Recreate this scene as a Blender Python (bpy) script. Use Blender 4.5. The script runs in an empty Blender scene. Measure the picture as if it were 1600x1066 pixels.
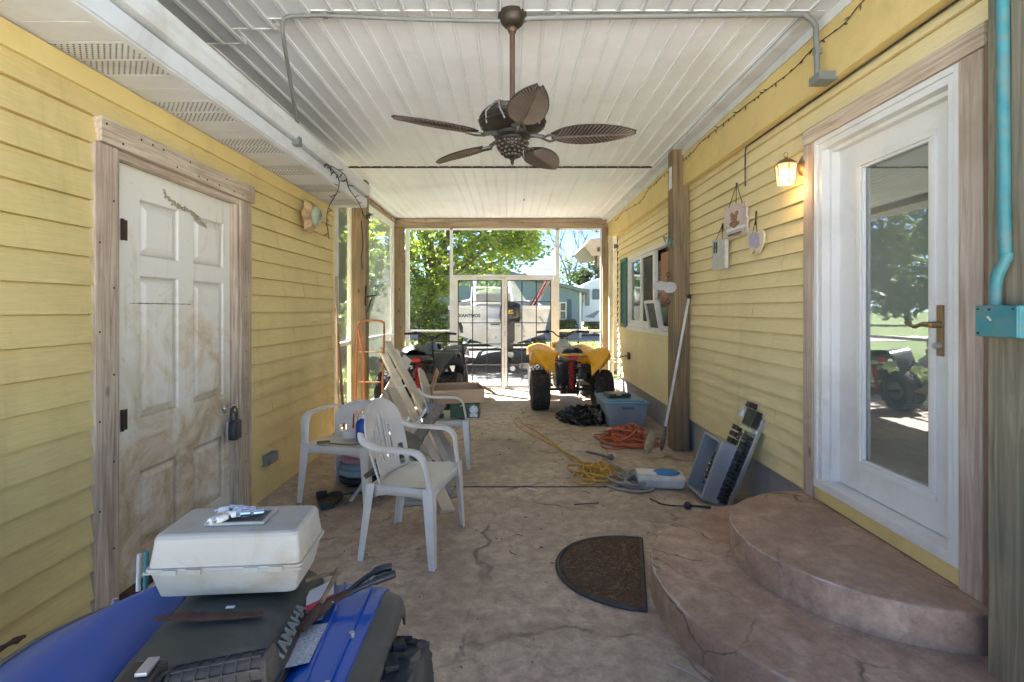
import bpy, math, random
from mathutils import Vector, Matrix, Euler, noise
random.seed(7)
R = math.radians
PI = math.pi
scene = bpy.context.scene
# ------------------------------------------------------------------ camera, sky, sun, exposure
FPX, CX, CY, CH = 790.0, 799.0, 484.0, 1.40     # focal length in photo pixels, vanishing point, eye height
cam_d = bpy.data.cameras.new('camera'); cam = bpy.data.objects.new('camera', cam_d)
scene.collection.objects.link(cam); scene.camera = cam
cam.location = (0, 0, CH); cam.rotation_euler = (R(90), 0, 0)
cam_d.sensor_width = 36; cam_d.lens = 36 * FPX / 1600
cam_d.shift_x = 1 / 1600; cam_d.shift_y = -49 / 1600
cam_d.clip_start = 0.02; cam_d.clip_end = 2000
SUN_EL, SUN_AZ = 52.0, -50.0       # azimuth measured from +Y towards +X
world = bpy.data.worlds.new('World'); scene.world = world; world.use_nodes = True
wn = world.node_tree.nodes; wl = world.node_tree.links
bg = wn['Background']; sky = wn.new('ShaderNodeTexSky'); sky.sky_type = 'NISHITA'; sky.sun_disc = False
sky.sun_elevation = R(SUN_EL); sky.sun_rotation = R(SUN_AZ); sky.air_density = 0.9; sky.dust_density = 0.0; sky.ozone_density = 3.0; sky.altitude = 5000
wl.new(sky.outputs[0], bg.inputs[0]); bg.inputs[1].default_value = 0.05
sl = bpy.data.lights.new('sun', 'SUN'); sl.energy = 5.0; sl.angle = R(0.5); sl.color = (1, 0.975, 0.94)
so = bpy.data.objects.new('sun', sl); scene.collection.objects.link(so)
sd = Vector((math.sin(R(SUN_AZ)) * math.cos(R(SUN_EL)), math.cos(R(SUN_AZ)) * math.cos(R(SUN_EL)), math.sin(R(SUN_EL))))
so.rotation_euler = sd.to_track_quat('Z', 'Y').to_euler(); so.location = sd * 30
scene.view_settings.view_transform = 'Standard'; scene.view_settings.look = 'None'
scene.view_settings.exposure = 3.35; scene.view_settings.gamma = 1.0
scene.render.engine = 'CYCLES'
scene.cycles.max_bounces = 10; scene.cycles.diffuse_bounces = 6; scene.cycles.transparent_max_bounces = 24
scene.cycles.glossy_bounces = 4; scene.cycles.sample_clamp_indirect = 8

# ------------------------------------------------------------------ helpers
COL = scene.collection
def onfloor(px, py, z=0.0):                   # photo pixel -> point on the horizontal plane z
    Y = FPX * (CH - z) / (py - CY); return Vector(((px - CX) * Y / FPX, Y, z))
def atY(px, py, Y):                            # photo pixel -> point at depth Y
    return Vector(((px - CX) * Y / FPX, Y, CH - (py - CY) * Y / FPX))
def onwall(px, py, X):                         # photo pixel -> point on a side wall plane
    Y = FPX * X / (px - CX); return Vector((X, Y, CH - (py - CY) * Y / FPX))
def wm(o):
    m = Matrix.Identity(4)
    while o: m = o.matrix_basis @ m; o = o.parent
    return m
def T(x, y, z): return Matrix.Translation((x, y, z))
def RX(a): return Matrix.Rotation(R(a), 4, 'X')
def RY(a): return Matrix.Rotation(R(a), 4, 'Y')
def RZ(a): return Matrix.Rotation(R(a), 4, 'Z')
def align(d):                                  # matrix turning +Z into d
    return Vector(d).normalized().to_track_quat('Z', 'Y').to_matrix().to_4x4()
def smooth_path(pts, n=6, closed=False):
    P = [Vector(p) for p in pts]; out = []; N = len(P)
    rng = N if closed else N - 1
    for i in range(rng):
        if closed: a, b, c, d = P[i - 1], P[i], P[(i + 1) % N], P[(i + 2) % N]
        else: a, b, c, d = P[max(i - 1, 0)], P[i], P[i + 1], P[min(i + 2, N - 1)]
        for k in range(n):
            t = k / n
            out.append(0.5 * ((2 * b) + (c - a) * t + (2 * a - 5 * b + 4 * c - d) * t * t + (3 * b - a - 3 * c + d) * t ** 3))
    if not closed: out.append(P[-1])
    return out
class MB:
    def __init__(s): s.v = []; s.f = []; s.M = Matrix.Identity(4)
    def add(s, vs, fs, M=None):
        k = len(s.v); m = s.M if M is None else s.M @ M
        s.v += [m @ Vector(p) for p in vs]; s.f += [tuple(i + k for i in f) for f in fs]; return s
    def box(s, x0, x1, y0, y1, z0, z1, M=None):
        return s.add([(x, y, z) for x in (x0, x1) for y in (y0, y1) for z in (z0, z1)],
                     [(0, 1, 3, 2), (4, 6, 7, 5), (0, 4, 5, 1), (2, 3, 7, 6), (0, 2, 6, 4), (1, 5, 7, 3)], M)
    def cbox(s, c, d, M=None):
        m = T(*c) if M is None else T(*c) @ M
        return s.box(-d[0] / 2, d[0] / 2, -d[1] / 2, d[1] / 2, -d[2] / 2, d[2] / 2, m)
    def bar(s, a, b, w, h, roll=0):            # rectangular bar from a to b
        a = Vector(a); b = Vector(b); L = (b - a).length
        return s.box(-w / 2, w / 2, -h / 2, h / 2, 0, L, T(*a) @ align(b - a) @ RZ(roll))
    def tube(s, pts, r, n=8, closed=False, caps=True, M=None, flat=1.0):
        P = [Vector(p) for p in pts]; N = len(P)
        rr = r if isinstance(r, (list, tuple)) else [r] * N
        vs = []; up = None
        for i in range(N):
            if closed: t = (P[(i + 1) % N] - P[i - 1])
            else: t = P[min(i + 1, N - 1)] - P[max(i - 1, 0)]
            if t.length < 1e-9: t = Vector((0, 0, 1))
            t.normalize()
            if up is None:
                up = Vector((0, 0, 1)) if abs(t.z) < 0.9 else Vector((1, 0, 0))
            up = (up - t * up.dot(t))
            if up.length < 1e-6: up = t.orthogonal()
            up.normalize(); sd_ = t.cross(up)
            for k in range(n):
                a = 2 * PI * k / n; vs.append(P[i] + (up * math.cos(a) * flat + sd_ * math.sin(a)) * rr[i])
        fs = []
        for i in range(N if closed else N - 1):
            j = (i + 1) % N
            for k in range(n): fs.append((i * n + k, i * n + (k + 1) % n, j * n + (k + 1) % n, j * n + k))
        if caps and not closed: fs += [tuple(range(n))[::-1], tuple((N - 1) * n + k for k in range(n))]
        return s.add(vs, fs, M)
    def cyl(s, a, b, r0, r1=None, n=16): return s.tube([a, b], [r0, r0 if r1 is None else r1], n)
    def lathe(s, prof, M=None, n=24, caps=True):   # prof = [(r, z)]
        vs = [(r * math.cos(2 * PI * k / n), r * math.sin(2 * PI * k / n), z) for r, z in prof for k in range(n)]
        fs = [(i * n + k, i * n + (k + 1) % n, (i + 1) * n + (k + 1) % n, (i + 1) * n + k) for i in range(len(prof) - 1) for k in range(n)]
        if caps: fs += [tuple(range(n))[::-1], tuple((len(prof) - 1) * n + k for k in range(n))]
        return s.add(vs, fs, M)
    def prism(s, poly, z0, z1, M=None):
        n = len(poly)
        vs = [(x, y, z0) for x, y in poly] + [(x, y, z1) for x, y in poly]
        return s.add(vs, [tuple(range(n))[::-1], tuple(range(n, 2 * n))] + [(i, (i + 1) % n, n + (i + 1) % n, n + i) for i in range(n)], M)
    def grid(s, fn, nu, nv, M=None, skip=None):
        vs = [fn(i / nu, j / nv) for j in range(nv + 1) for i in range(nu + 1)]
        fs = [(j * (nu + 1) + i, j * (nu + 1) + i + 1, (j + 1) * (nu + 1) + i + 1, (j + 1) * (nu + 1) + i)
              for j in range(nv) for i in range(nu) if not (skip and skip((i + .5) / nu, (j + .5) / nv))]
        return s.add(vs, fs, M)
    def ball(s, c, r, M=None, n=14, m=9):
        r = r if isinstance(r, (list, tuple)) else (r, r, r)
        mm = T(*c) if M is None else T(*c) @ M
        return s.lathe([(max(math.sin(PI * k / m), 1e-3), -math.cos(PI * k / m)) for k in range(m + 1)], mm @ Matrix.Diagonal((*r, 1)), n)
    def text(s, txt, size, M, extrude=0.001, font_w=None):
        cu = bpy.data.curves.new('lettering', 'FONT'); cu.body = txt; cu.size = size; cu.extrude = extrude
        cu.align_x = 'CENTER'; cu.align_y = 'CENTER'; cu.resolution_u = 2
        if font_w: cu.offset = font_w
        o = bpy.data.objects.new('lettering', cu); COL.objects.link(o)
        dg = bpy.context.evaluated_depsgraph_get(); me = bpy.data.meshes.new_from_object(o.evaluated_get(dg))
        s.add([v.co for v in me.vertices], [tuple(p.vertices) for p in me.polygons], M)
        bpy.data.objects.remove(o); bpy.data.meshes.remove(me); bpy.data.curves.remove(cu); return s
    def build(s, name, mat, parent=None, smooth=None, bevel=0, world=False, solid=0, weld=False, label=None, subd=0):
        me = bpy.data.meshes.new(name)
        vs = s.v
        if world and parent:
            im = wm(parent).inverted(); vs = [im @ p for p in vs]
        me.from_pydata([tuple(p) for p in vs], [], s.f); me.update()
        me.materials.append(mat)
        if smooth is not None:
            me.polygons.foreach_set('use_smooth', [True] * len(me.polygons))
            me.set_sharp_from_angle(angle=R(smooth))
        o = bpy.data.objects.new(name, me); COL.objects.link(o)
        if parent: o.parent = parent
        if solid:
            m = o.modifiers.new('thick', 'SOLIDIFY'); m.thickness = solid; m.offset = 0
        if subd:
            m = o.modifiers.new('sub', 'SUBSURF'); m.levels = subd; m.render_levels = subd
        if bevel:
            m = o.modifiers.new('bevel', 'BEVEL'); m.width = bevel; m.segments = 2; m.limit_method = 'ANGLE'; m.angle_limit = R(40)
        if label: o['label'] = label
        return o
def tag(o, label, cat, group=None, kind=None):
    if label: o['label'] = label
    if cat: o['category'] = cat
    if group: o['group'] = group
    if kind: o['kind'] = kind
    return o
def thing(name, label, cat, loc=(0, 0, 0), rz=0, group=None, rot=None):
    o = bpy.data.objects.new(name, None); COL.objects.link(o); o.empty_display_size = 0.1
    o.location = loc; o.rotation_euler = rot if rot else (0, 0, R(rz))
    return tag(o, label, cat, group)
def struct(name, mb, mat, **k):
    o = mb.build(name, mat, **k); o['kind'] = 'structure'; return o
def dup(o, parent=None, **kw):
    c = o.copy(); COL.objects.link(c); c.parent = parent
    for ch in [x for x in COL.objects if x.parent == o]: dup(ch, c)
    return c

# ------------------------------------------------------------------ materials
def new_mat(name):
    m = bpy.data.materials.new(name); m.use_nodes = True
    nt = m.node_tree; return m, nt, nt.nodes, nt.links, nt.nodes['Principled BSDF']
def N(nodes, typ, **kw):
    n = nodes.new(typ)
    for k, v in kw.items():
        if k in n.inputs.keys(): n.inputs[k].default_value = v
        else: setattr(n, k, v)
    return n
def ramp(nodes, links, fac, stops):
    r = nodes.new('ShaderNodeValToRGB'); e = r.color_ramp.elements
    while len(e) < len(stops): e.new(0.5)
    for el, (p, c) in zip(e, stops):
        el.position = p; el.color = (*c, 1) if len(c) == 3 else c
    links.new(fac, r.inputs[0]); return r.outputs[0]
def mixc(nodes, links, fac, a, b, mode='MIX'):
    m = nodes.new('ShaderNodeMix'); m.data_type = 'RGBA'; m.blend_type = mode
    for sock, val in ((m.inputs[0], fac), (m.inputs[6], a), (m.inputs[7], b)):
        if hasattr(val, 'links'): links.new(val, sock)
        elif isinstance(val, (int, float)): sock.default_value = val
        else: sock.default_value = (*val, 1)
    return m.outputs[2]
def coords(nodes, links, scale=(1, 1, 1), kind='Object'):
    tc = nodes.new('ShaderNodeTexCoord'); mp = nodes.new('ShaderNodeMapping'); mp.inputs['Scale'].default_value = scale
    links.new(tc.outputs[kind], mp.inputs[0]); return mp.outputs[0]
def noise_n(nodes, links, vec, scale, detail=4, dist=0, rough=0.55):
    n = N(nodes, 'ShaderNodeTexNoise', Scale=scale, Detail=detail, Distortion=dist, Roughness=rough); links.new(vec, n.inputs['Vector']); return n.outputs['Fac']
def bump(nodes, links, bs, h, strength, dist=0.01):
    b = N(nodes, 'ShaderNodeBump', Strength=strength, Distance=dist); links.new(h, b.inputs['Height']); links.new(b.outputs[0], bs.inputs['Normal'])
def mat(name, col, rough=0.5, metal=0.0, var=0.15, scale=6, bmp=0.05, dirt=None, dirt_amt=0.4, dirt_scale=3, coat=0, trans=0, alpha=1, emis=None, es=0):
    m, nt, ns, ls, bs = new_mat(name); v = coords(ns, ls)
    f = noise_n(ns, ls, v, scale)
    d = [max(c * (1 - var), 0) for c in col]; l = [min(c * (1 + var), 1) for c in col]
    c = ramp(ns, ls, f, [(0.3, d), (0.7, l)])
    if dirt:
        g = noise_n(ns, ls, v, dirt_scale, 8, 0.6, 0.65)
        k = ramp(ns, ls, g, [(0.48, (0, 0, 0)), (0.72, (dirt_amt,) * 3)])
        c = mixc(ns, ls, k, c, dirt)
    ls.new(c, bs.inputs['Base Color'])
    rr = N(ns, 'ShaderNodeMapRange'); rr.inputs[3].default_value = max(rough - 0.08, 0.02); rr.inputs[4].default_value = min(rough + 0.1, 1)
    ls.new(f, rr.inputs[0]); ls.new(rr.outputs[0], bs.inputs['Roughness'])
    bs.inputs['Metallic'].default_value = metal; bs.inputs['Coat Weight'].default_value = coat
    bs.inputs['Transmission Weight'].default_value = trans; bs.inputs['Alpha'].default_value = alpha
    if bmp:
        h = noise_n(ns, ls, v, scale * 14, 3); bump(ns, ls, bs, h, bmp, 0.004)
    if emis: bs.inputs['Emission Color'].default_value = (*emis, 1); bs.inputs['Emission Strength'].default_value = es
    return m
def wood(name, dark, light, axis=2, rough=0.8, grain=22, stain=None, knots=True):
    m, nt, ns, ls, bs = new_mat(name)
    sc = [grain, grain, grain]; sc[axis] = grain * 0.05
    v = coords(ns, ls, sc); f = noise_n(ns, ls, v, 1.0, 6, 1.6, 0.6)
    c = ramp(ns, ls, f, [(0.28, dark), (0.5, [(a + b) / 2 for a, b in zip(dark, light)]), (0.72, light)])
    v2 = coords(ns, ls); g = noise_n(ns, ls, v2, 2.2, 6, 0.4, 0.6)
    c = mixc(ns, ls, ramp(ns, ls, g, [(0.4, (0, 0, 0)), (0.75, (0.55,) * 3)]), c, stain or [x * 0.55 for x in dark])
    if knots:
        sk = [3.5, 3.5, 3.5]; sk[axis] = 1.6
        vk = coords(ns, ls, sk); vo = N(ns, 'ShaderNodeTexVoronoi', Scale=1.7); ls.new(vk, vo.inputs['Vector'])
        k = ramp(ns, ls, vo.outputs['Distance'], [(0.04, (0.85,) * 3), (0.11, (0, 0, 0))])
        c = mixc(ns, ls, k, c, [x * 0.3 for x in dark])
    ls.new(c, bs.inputs['Base Color']); bs.inputs['Roughness'].default_value = rough
    bump(ns, ls, bs, f, 0.35, 0.004); return m
def siding_mat(name, col, dirt):
    m, nt, ns, ls, bs = new_mat(name)
    v = coords(ns, ls, (1, 1, 1)); vg = coords(ns, ls, (40, 7, 130))
    f = noise_n(ns, ls, vg, 1.0, 5, 1.2, 0.6)
    c = ramp(ns, ls, f, [(0.3, [x * 0.89 for x in col]), (0.7, [min(1, x * 1.06) for x in col])])
    g = noise_n(ns, ls, v, 1.3, 8, 0.5, 0.65)
    c = mixc(ns, ls, ramp(ns, ls, g, [(0.45, (0, 0, 0)), (0.8, (0.5,) * 3)]), c, dirt)
    vs = coords(ns, ls, (1, 7, 0.9)); st = noise_n(ns, ls, vs, 1.5, 6, 0.3, 0.6)
    c = mixc(ns, ls, ramp(ns, ls, st, [(0.58, (0, 0, 0)), (0.8, (0.25,) * 3)]), c, [x * 0.55 for x in dirt])
    ls.new(c, bs.inputs['Base Color']); bs.inputs['Roughness'].default_value = 0.62
    bump(ns, ls, bs, f, 0.2, 0.002); return m
def concrete_mat(name, a, b, crack=(0.06, 0.045, 0.035), cs=0.75, stain=(0.12, 0.085, 0.06), pale=(0.5, 0.44, 0.38), wear=False):
    m, nt, ns, ls, bs = new_mat(name); v = coords(ns, ls)
    n1 = noise_n(ns, ls, v, 1.1, 10, 0.9, 0.62); n2 = noise_n(ns, ls, v, 11, 12, 0.25, 0.78); n3 = noise_n(ns, ls, v, 55, 6, 0, 0.75)
    c = ramp(ns, ls, n1, [(0.32, a), (0.62, b)])
    c = mixc(ns, ls, ramp(ns, ls, n2, [(0.4, (0.75,) * 3), (0.62, (0, 0, 0))]), c, stain)
    n4 = noise_n(ns, ls, v, 2.7, 10, 1.2, 0.7)
    c = mixc(ns, ls, ramp(ns, ls, n4, [(0.58, (0, 0, 0)), (0.76, (0.7,) * 3)]), c, pale)
    c = mixc(ns, ls, 0.8, c, ramp(ns, ls, n3, [(0.3, (0.66,) * 3), (0.47, (0.97,) * 3), (0.7, (1,) * 3)]), 'MULTIPLY')
    # hand-tooled stone pattern: wandering joints
    wv = N(ns, 'ShaderNodeTexNoise', Scale=1.6, Detail=6.0); ls.new(v, wv.inputs['Vector'])
    va = ns.new('ShaderNodeVectorMath'); va.operation = 'SCALE'; va.inputs['Scale'].default_value = 0.55
    ls.new(wv.outputs['Color'], va.inputs[0]); vb = ns.new('ShaderNodeVectorMath'); vb.operation = 'ADD'
    ls.new(v, vb.inputs[0]); ls.new(va.outputs[0], vb.inputs[1])
    vo = N(ns, 'ShaderNodeTexVoronoi', Scale=cs); vo.feature = 'DISTANCE_TO_EDGE'; ls.new(vb.outputs[0], vo.inputs['Vector'])
    jt = ramp(ns, ls, vo.outputs['Distance'], [(0.0, (1,) * 3), (0.004, (0.8,) * 3), (0.010, (0,) * 3)])
    br = ramp(ns, ls, noise_n(ns, ls, v, 2.3, 5), [(0.42, (0,) * 3), (0.58, (0.9,) * 3)])
    jk = mixc(ns, ls, 1.0, jt, br, 'MULTIPLY'); c = mixc(ns, ls, jk, c, crack)
    if wear:
        ge = ns.new('ShaderNodeNewGeometry'); pm = ns.new('ShaderNodeMath'); pm.operation = 'MULTIPLY_ADD'; ls.new(n4, pm.inputs[0]); pm.inputs[1].default_value = 0.10; ls.new(ge.outputs['Pointiness'], pm.inputs[2])
        c = mixc(ns, ls, ramp(ns, ls, pm.outputs[0], [(0.583, (0,) * 3), (0.612, (0.75,) * 3)]), c, (0.66, 0.62, 0.58))
    ls.new(c, bs.inputs['Base Color'])
    rr = N(ns, 'ShaderNodeMapRange'); rr.inputs[3].default_value = 0.36; rr.inputs[4].default_value = 0.8; ls.new(n2, rr.inputs[0]); ls.new(rr.outputs[0], bs.inputs['Roughness'])
    hm = ns.new('ShaderNodeMath'); hm.operation = 'SUBTRACT'; ls.new(n2, hm.inputs[0]); ls.new(jk, hm.inputs[1])
    bump(ns, ls, bs, hm.outputs[0], 0.28, 0.006); return m
def screen_mat(name, col, fac):
    m, nt, ns, ls, bs = new_mat(name)
    tr = ns.new('ShaderNodeBsdfTransparent'); mx = ns.new('ShaderNodeMixShader')
    v = coords(ns, ls); f = noise_n(ns, ls, v, 3.0, 6)
    rr = N(ns, 'ShaderNodeMapRange'); rr.inputs[3].default_value = fac * 0.7; rr.inputs[4].default_value = fac * 1.35; ls.new(f, rr.inputs[0])
    bs.inputs['Base Color'].default_value = (*col, 1); bs.inputs['Roughness'].default_value = 0.8
    ls.new(rr.outputs[0], mx.inputs[0]); ls.new(tr.outputs[0], mx.inputs[1]); ls.new(bs.outputs[0], mx.inputs[2])
    ls.new(mx.outputs[0], ns['Material Output'].inputs[0]); return m
def glass_mat(name, refl=0.25, tint=(0.8, 0.9, 0.88), haze=0.0):
    m, nt, ns, ls, bs = new_mat(name)
    tr = ns.new('ShaderNodeBsdfTransparent'); tr.inputs[0].default_value = (*tint, 1); gl = ns.new('ShaderNodeBsdfGlossy'); gl.inputs['Roughness'].default_value = 0.015
    mx = ns.new('ShaderNodeMixShader'); lw = N(ns, 'ShaderNodeLayerWeight', Blend=0.25)
    rr = N(ns, 'ShaderNodeMapRange'); rr.inputs[3].default_value = refl; rr.inputs[4].default_value = 0.95; ls.new(lw.outputs['Fresnel'], rr.inputs[0])
    ls.new(rr.outputs[0], mx.inputs[0]); ls.new(tr.outputs[0], mx.inputs[1]); ls.new(gl.outputs[0], mx.inputs[2])
    v = coords(ns, ls); df = ns.new('ShaderNodeBsdfDiffuse'); df.inputs[0].default_value = (0.62, 0.68, 0.66, 1); m3 = ns.new('ShaderNodeMixShader')
    dr_ = N(ns, 'ShaderNodeMapRange'); dr_.inputs[3].default_value = haze * .6; dr_.inputs[4].default_value = haze * 1.5; ls.new(noise_n(ns, ls, v, 4, 6), dr_.inputs[0]); ls.new(dr_.outputs[0], m3.inputs[0])  # pale diffuse layer mixed in to haze the reflection
    ls.new(mx.outputs[0], m3.inputs[1]); ls.new(df.outputs[0], m3.inputs[2]); ls.new(m3.outputs[0], ns['Material Output'].inputs[0])
    b = N(ns, 'ShaderNodeBump', Strength=0.03, Distance=0.01); ls.new(noise_n(ns, ls, v, 3), b.inputs['Height']); ls.new(b.outputs[0], gl.inputs['Normal'])
    return m
def leaf_mat(name, cols, tl=0.35):
    m, nt, ns, ls, bs = new_mat(name); v = coords(ns, ls)
    f = noise_n(ns, ls, v, 3.0, 3); f2 = N(ns, 'ShaderNodeTexWhiteNoise'); f2.noise_dimensions = '3D'
    sn = ns.new('ShaderNodeVectorMath'); sn.operation = 'SNAP'; sn.inputs[1].default_value = (0.09,) * 3; ls.new(v, sn.inputs[0]); ls.new(sn.outputs[0], f2.inputs['Vector'])
    mm = ns.new('ShaderNodeMath'); mm.operation = 'MULTIPLY_ADD'; ls.new(f2.outputs['Value'], mm.inputs[0]); mm.inputs[1].default_value = 0.5; 
    m2 = ns.new('ShaderNodeMath'); m2.operation = 'MULTIPLY'; ls.new(f, m2.inputs[0]); m2.inputs[1].default_value = 0.6; ls.new(m2.outputs[0], mm.inputs[2])
    c = ramp(ns, ls, mm.outputs[0], [(0.15, cols[0]), (0.5, cols[1]), (0.85, cols[2])])
    ls.new(c, bs.inputs['Base Color']); bs.inputs['Roughness'].default_value = 0.5
    t = ns.new('ShaderNodeBsdfTranslucent'); ls.new(c, t.inputs[0]); mx = ns.new('ShaderNodeMixShader'); mx.inputs[0].default_value = tl
    ls.new(bs.outputs[0], mx.inputs[1]); ls.new(t.outputs[0], mx.inputs[2]); ls.new(mx.outputs[0], ns['Material Output'].inputs[0]); return m
YEL = (0.68, 0.535, 0.225)
M = dict(
    siding=siding_mat('yellow_siding', YEL, (0.33, 0.25, 0.10)),
    siding2=siding_mat('yellow_siding_clean', (0.78, 0.655, 0.36), (0.55, 0.44, 0.20)),
    yboard=mat('yellow_painted_board', (0.70, 0.545, 0.225), 0.55, var=0.05, scale=2, dirt=(0.35, 0.27, 0.11), dirt_amt=0.35),
    vinyl=mat('white_vinyl', (0.64, 0.67, 0.69), 0.5, var=0.04, scale=3, dirt=(0.34, 0.29, 0.22), dirt_amt=0.45, dirt_scale=2.5),
    ceil=mat('white_ribbed_metal', (0.83, 0.88, 0.93), 0.42, var=0.03, scale=2, bmp=0.15, dirt=(0.58, 0.56, 0.52), dirt_amt=0.3, dirt_scale=1.6),
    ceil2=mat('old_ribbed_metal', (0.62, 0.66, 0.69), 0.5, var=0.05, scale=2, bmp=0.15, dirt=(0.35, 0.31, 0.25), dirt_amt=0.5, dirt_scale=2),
    white=mat('white_paint', (0.74, 0.73, 0.70), 0.45, var=0.03, scale=3, dirt=(0.42, 0.37, 0.30), dirt_amt=0.3, dirt_scale=4),
    whitem=mat('white_aluminium', (0.72, 0.72, 0.71), 0.4, var=0.04, dirt=(0.38, 0.34, 0.29), dirt_amt=0.4, dirt_scale=5),
    dark=mat('dark_void', (0.012, 0.012, 0.012), 0.9, var=0.2),
    pinkw=wood('weathered_casing', (0.27, 0.18, 0.115), (0.68, 0.57, 0.44), 2, grain=30, stain=(0.17, 0.11, 0.075)),
    pinkh=wood('weathered_header', (0.34, 0.235, 0.15), (0.74, 0.64, 0.50), 1, grain=30, stain=(0.22, 0.15, 0.10)),
    post=wood('treated_post', (0.11, 0.072, 0.038), (0.34, 0.245, 0.14), 2, grain=24, stain=(0.10, 0.10, 0.07)),
    postg=wood('grey_green_post', (0.11, 0.09, 0.058), (0.37, 0.31, 0.21), 2, grain=26, stain=(0.09, 0.12, 0.085)),
    beam=wood('roof_beam_wood', (0.26, 0.19, 0.12), (0.50, 0.39, 0.27), 0, grain=14),
    beamy=wood('side_beam_wood', (0.26, 0.19, 0.12), (0.50, 0.39, 0.27), 1, grain=14),
    slab=concrete_mat('stamped_concrete', (0.36, 0.28, 0.205), (0.66, 0.55, 0.43), crack=(0.10,0.08,0.065), stain=(0.24,0.185,0.14), pale=(0.72,0.66,0.58)),
    step=concrete_mat('step_concrete', (0.36, 0.23, 0.16), (0.58, 0.42, 0.305), cs=1.7, crack=(0.10,0.07,0.05), stain=(0.25,0.155,0.11), pale=(0.62, 0.51, 0.41), wear=True),
    found=mat('grey_foundation', (0.34, 0.345, 0.36), 0.85, var=0.12, scale=3, bmp=0.3, dirt=(0.22, 0.19, 0.16), dirt_amt=0.5),
    screen=screen_mat('insect_screen', (0.30, 0.32, 0.32), 0.06),
    screens=screen_mat('insect_screen_hazy', (0.62, 0.66, 0.66), 0.36),  # haze of the side screens at grazing view put into the mesh colour
    glass=glass_mat('door_glass', 0.42, haze=0.11), wglass=glass_mat('window_glass', 0.25),
    black=mat('black_plastic', (0.022, 0.023, 0.025), 0.42, var=0.25, dirt=(0.10, 0.09, 0.08), dirt_amt=0.35, dirt_scale=6),
    iron=mat('black_iron', (0.02, 0.02, 0.022), 0.6, 0.3),
    rubber=mat('tyre_rubber', (0.028, 0.027, 0.026), 0.85, var=0.3, bmp=0.3, dirt=(0.13, 0.11, 0.09), dirt_amt=0.6, dirt_scale=9),
    bronze=mat('dark_bronze', (0.038, 0.029, 0.022), 0.42, 0.4, var=0.25, dirt=(0.085, 0.085, 0.065), dirt_amt=0.5, dirt_scale=9),
    blade=mat('fan_blade_brown', (0.032, 0.024, 0.019), 0.6, 0.0, var=0.2),
    greyp=mat('grey_pvc', (0.17, 0.185, 0.18), 0.5, var=0.08, dirt=(0.18, 0.16, 0.13), dirt_amt=0.4),
    steel=mat('dull_steel', (0.45, 0.46, 0.47), 0.42, 0.7, var=0.12, dirt=(0.25, 0.22, 0.19), dirt_amt=0.4),
    chrome=mat('chrome', (0.75, 0.75, 0.75), 0.15, 1.0, var=0.05, bmp=0),
    plastic=mat('white_resin', (0.66, 0.63, 0.57), 0.38, var=0.04, scale=3, bmp=0.02, dirt=(0.42, 0.37, 0.29), dirt_amt=0.5, dirt_scale=5),
    yellow=mat('yellow_bodywork', (0.88, 0.43, 0.012), 0.28, var=0.05, coat=0.4, dirt=(0.45, 0.27, 0.08), dirt_amt=0.4, dirt_scale=5),
    blue=mat('blue_bodywork', (0.001, 0.085, 0.40), 0.28, var=0.06, scale=3, bmp=0.01, coat=0.5, dirt=(0.05, 0.09, 0.20), dirt_amt=0.3, dirt_scale=3.5),
    seatb=mat('black_vinyl_seat', (0.035, 0.04, 0.036), 0.55, var=0.3, scale=5, bmp=0.2, dirt=(0.14, 0.14, 0.11), dirt_amt=0.6, dirt_scale=3),
    seatg=mat('grey_vinyl_seat', (0.40, 0.40, 0.38), 0.55, var=0.15, dirt=(0.2, 0.18, 0.15), dirt_amt=0.5),
    red=mat('red_plastic', (0.42, 0.02, 0.015), 0.35, var=0.2),
    box=mat('cardboard', (0.46, 0.31, 0.185), 0.85, var=0.06, scale=4),
    boxi=mat('cardboard_inside', (0.33, 0.21, 0.125), 0.9, var=0.06),
    orange=mat('orange_steel', (0.40, 0.13, 0.045), 0.55, var=0.15, dirt=(0.16, 0.08, 0.05), dirt_amt=0.6, dirt_scale=12),
    ocord=mat('orange_cord', (0.52, 0.135, 0.06), 0.6, var=0.2, dirt=(0.3, 0.14, 0.08), dirt_amt=0.5),
    ycord=mat('yellow_cord', (0.60, 0.37, 0.06), 0.6, var=0.2, dirt=(0.3, 0.2, 0.08), dirt_amt=0.5),
    gcord=mat('grey_cord', (0.30, 0.29, 0.25), 0.6, var=0.2, dirt=(0.16, 0.14, 0.11), dirt_amt=0.5),
    teal=mat('teal_paint', (0.045, 0.21, 0.23), 0.5, var=0.18, scale=14, bmp=0.2, dirt=(0.17, 0.17, 0.13), dirt_amt=0.8, dirt_scale=14),
    rust=mat('rusty_iron', (0.075, 0.037, 0.024), 0.85, 0.2, var=0.45, scale=20, bmp=0.5),
    paper=mat('white_paper', (0.72, 0.72, 0.72), 0.7, var=0.04),
    grass=mat('lawn_grass', (0.10, 0.16, 0.03), 0.9, var=0.5, scale=5, bmp=0.8, dirt=(0.17, 0.15, 0.07), dirt_amt=0.6, dirt_scale=2),
    asphalt=mat('asphalt', (0.075, 0.072, 0.07), 0.9, var=0.25, scale=2, bmp=0.4),
    road=mat('pale_road', (0.36, 0.34, 0.32), 0.9, var=0.15, scale=1),
    bark=mat('tree_bark', (0.13, 0.105, 0.08), 0.9, var=0.4, scale=8, bmp=0.8),
    mat=mat('brown_coir', (0.105, 0.062, 0.036), 0.95, var=0.5, scale=60, bmp=1.0, dirt=(0.2, 0.14, 0.08), dirt_amt=0.5, dirt_scale=15),
    matb=mat('mat_rubber_edge', (0.07, 0.062, 0.05), 0.8, var=0.3, scale=30, bmp=0.5),
)
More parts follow.
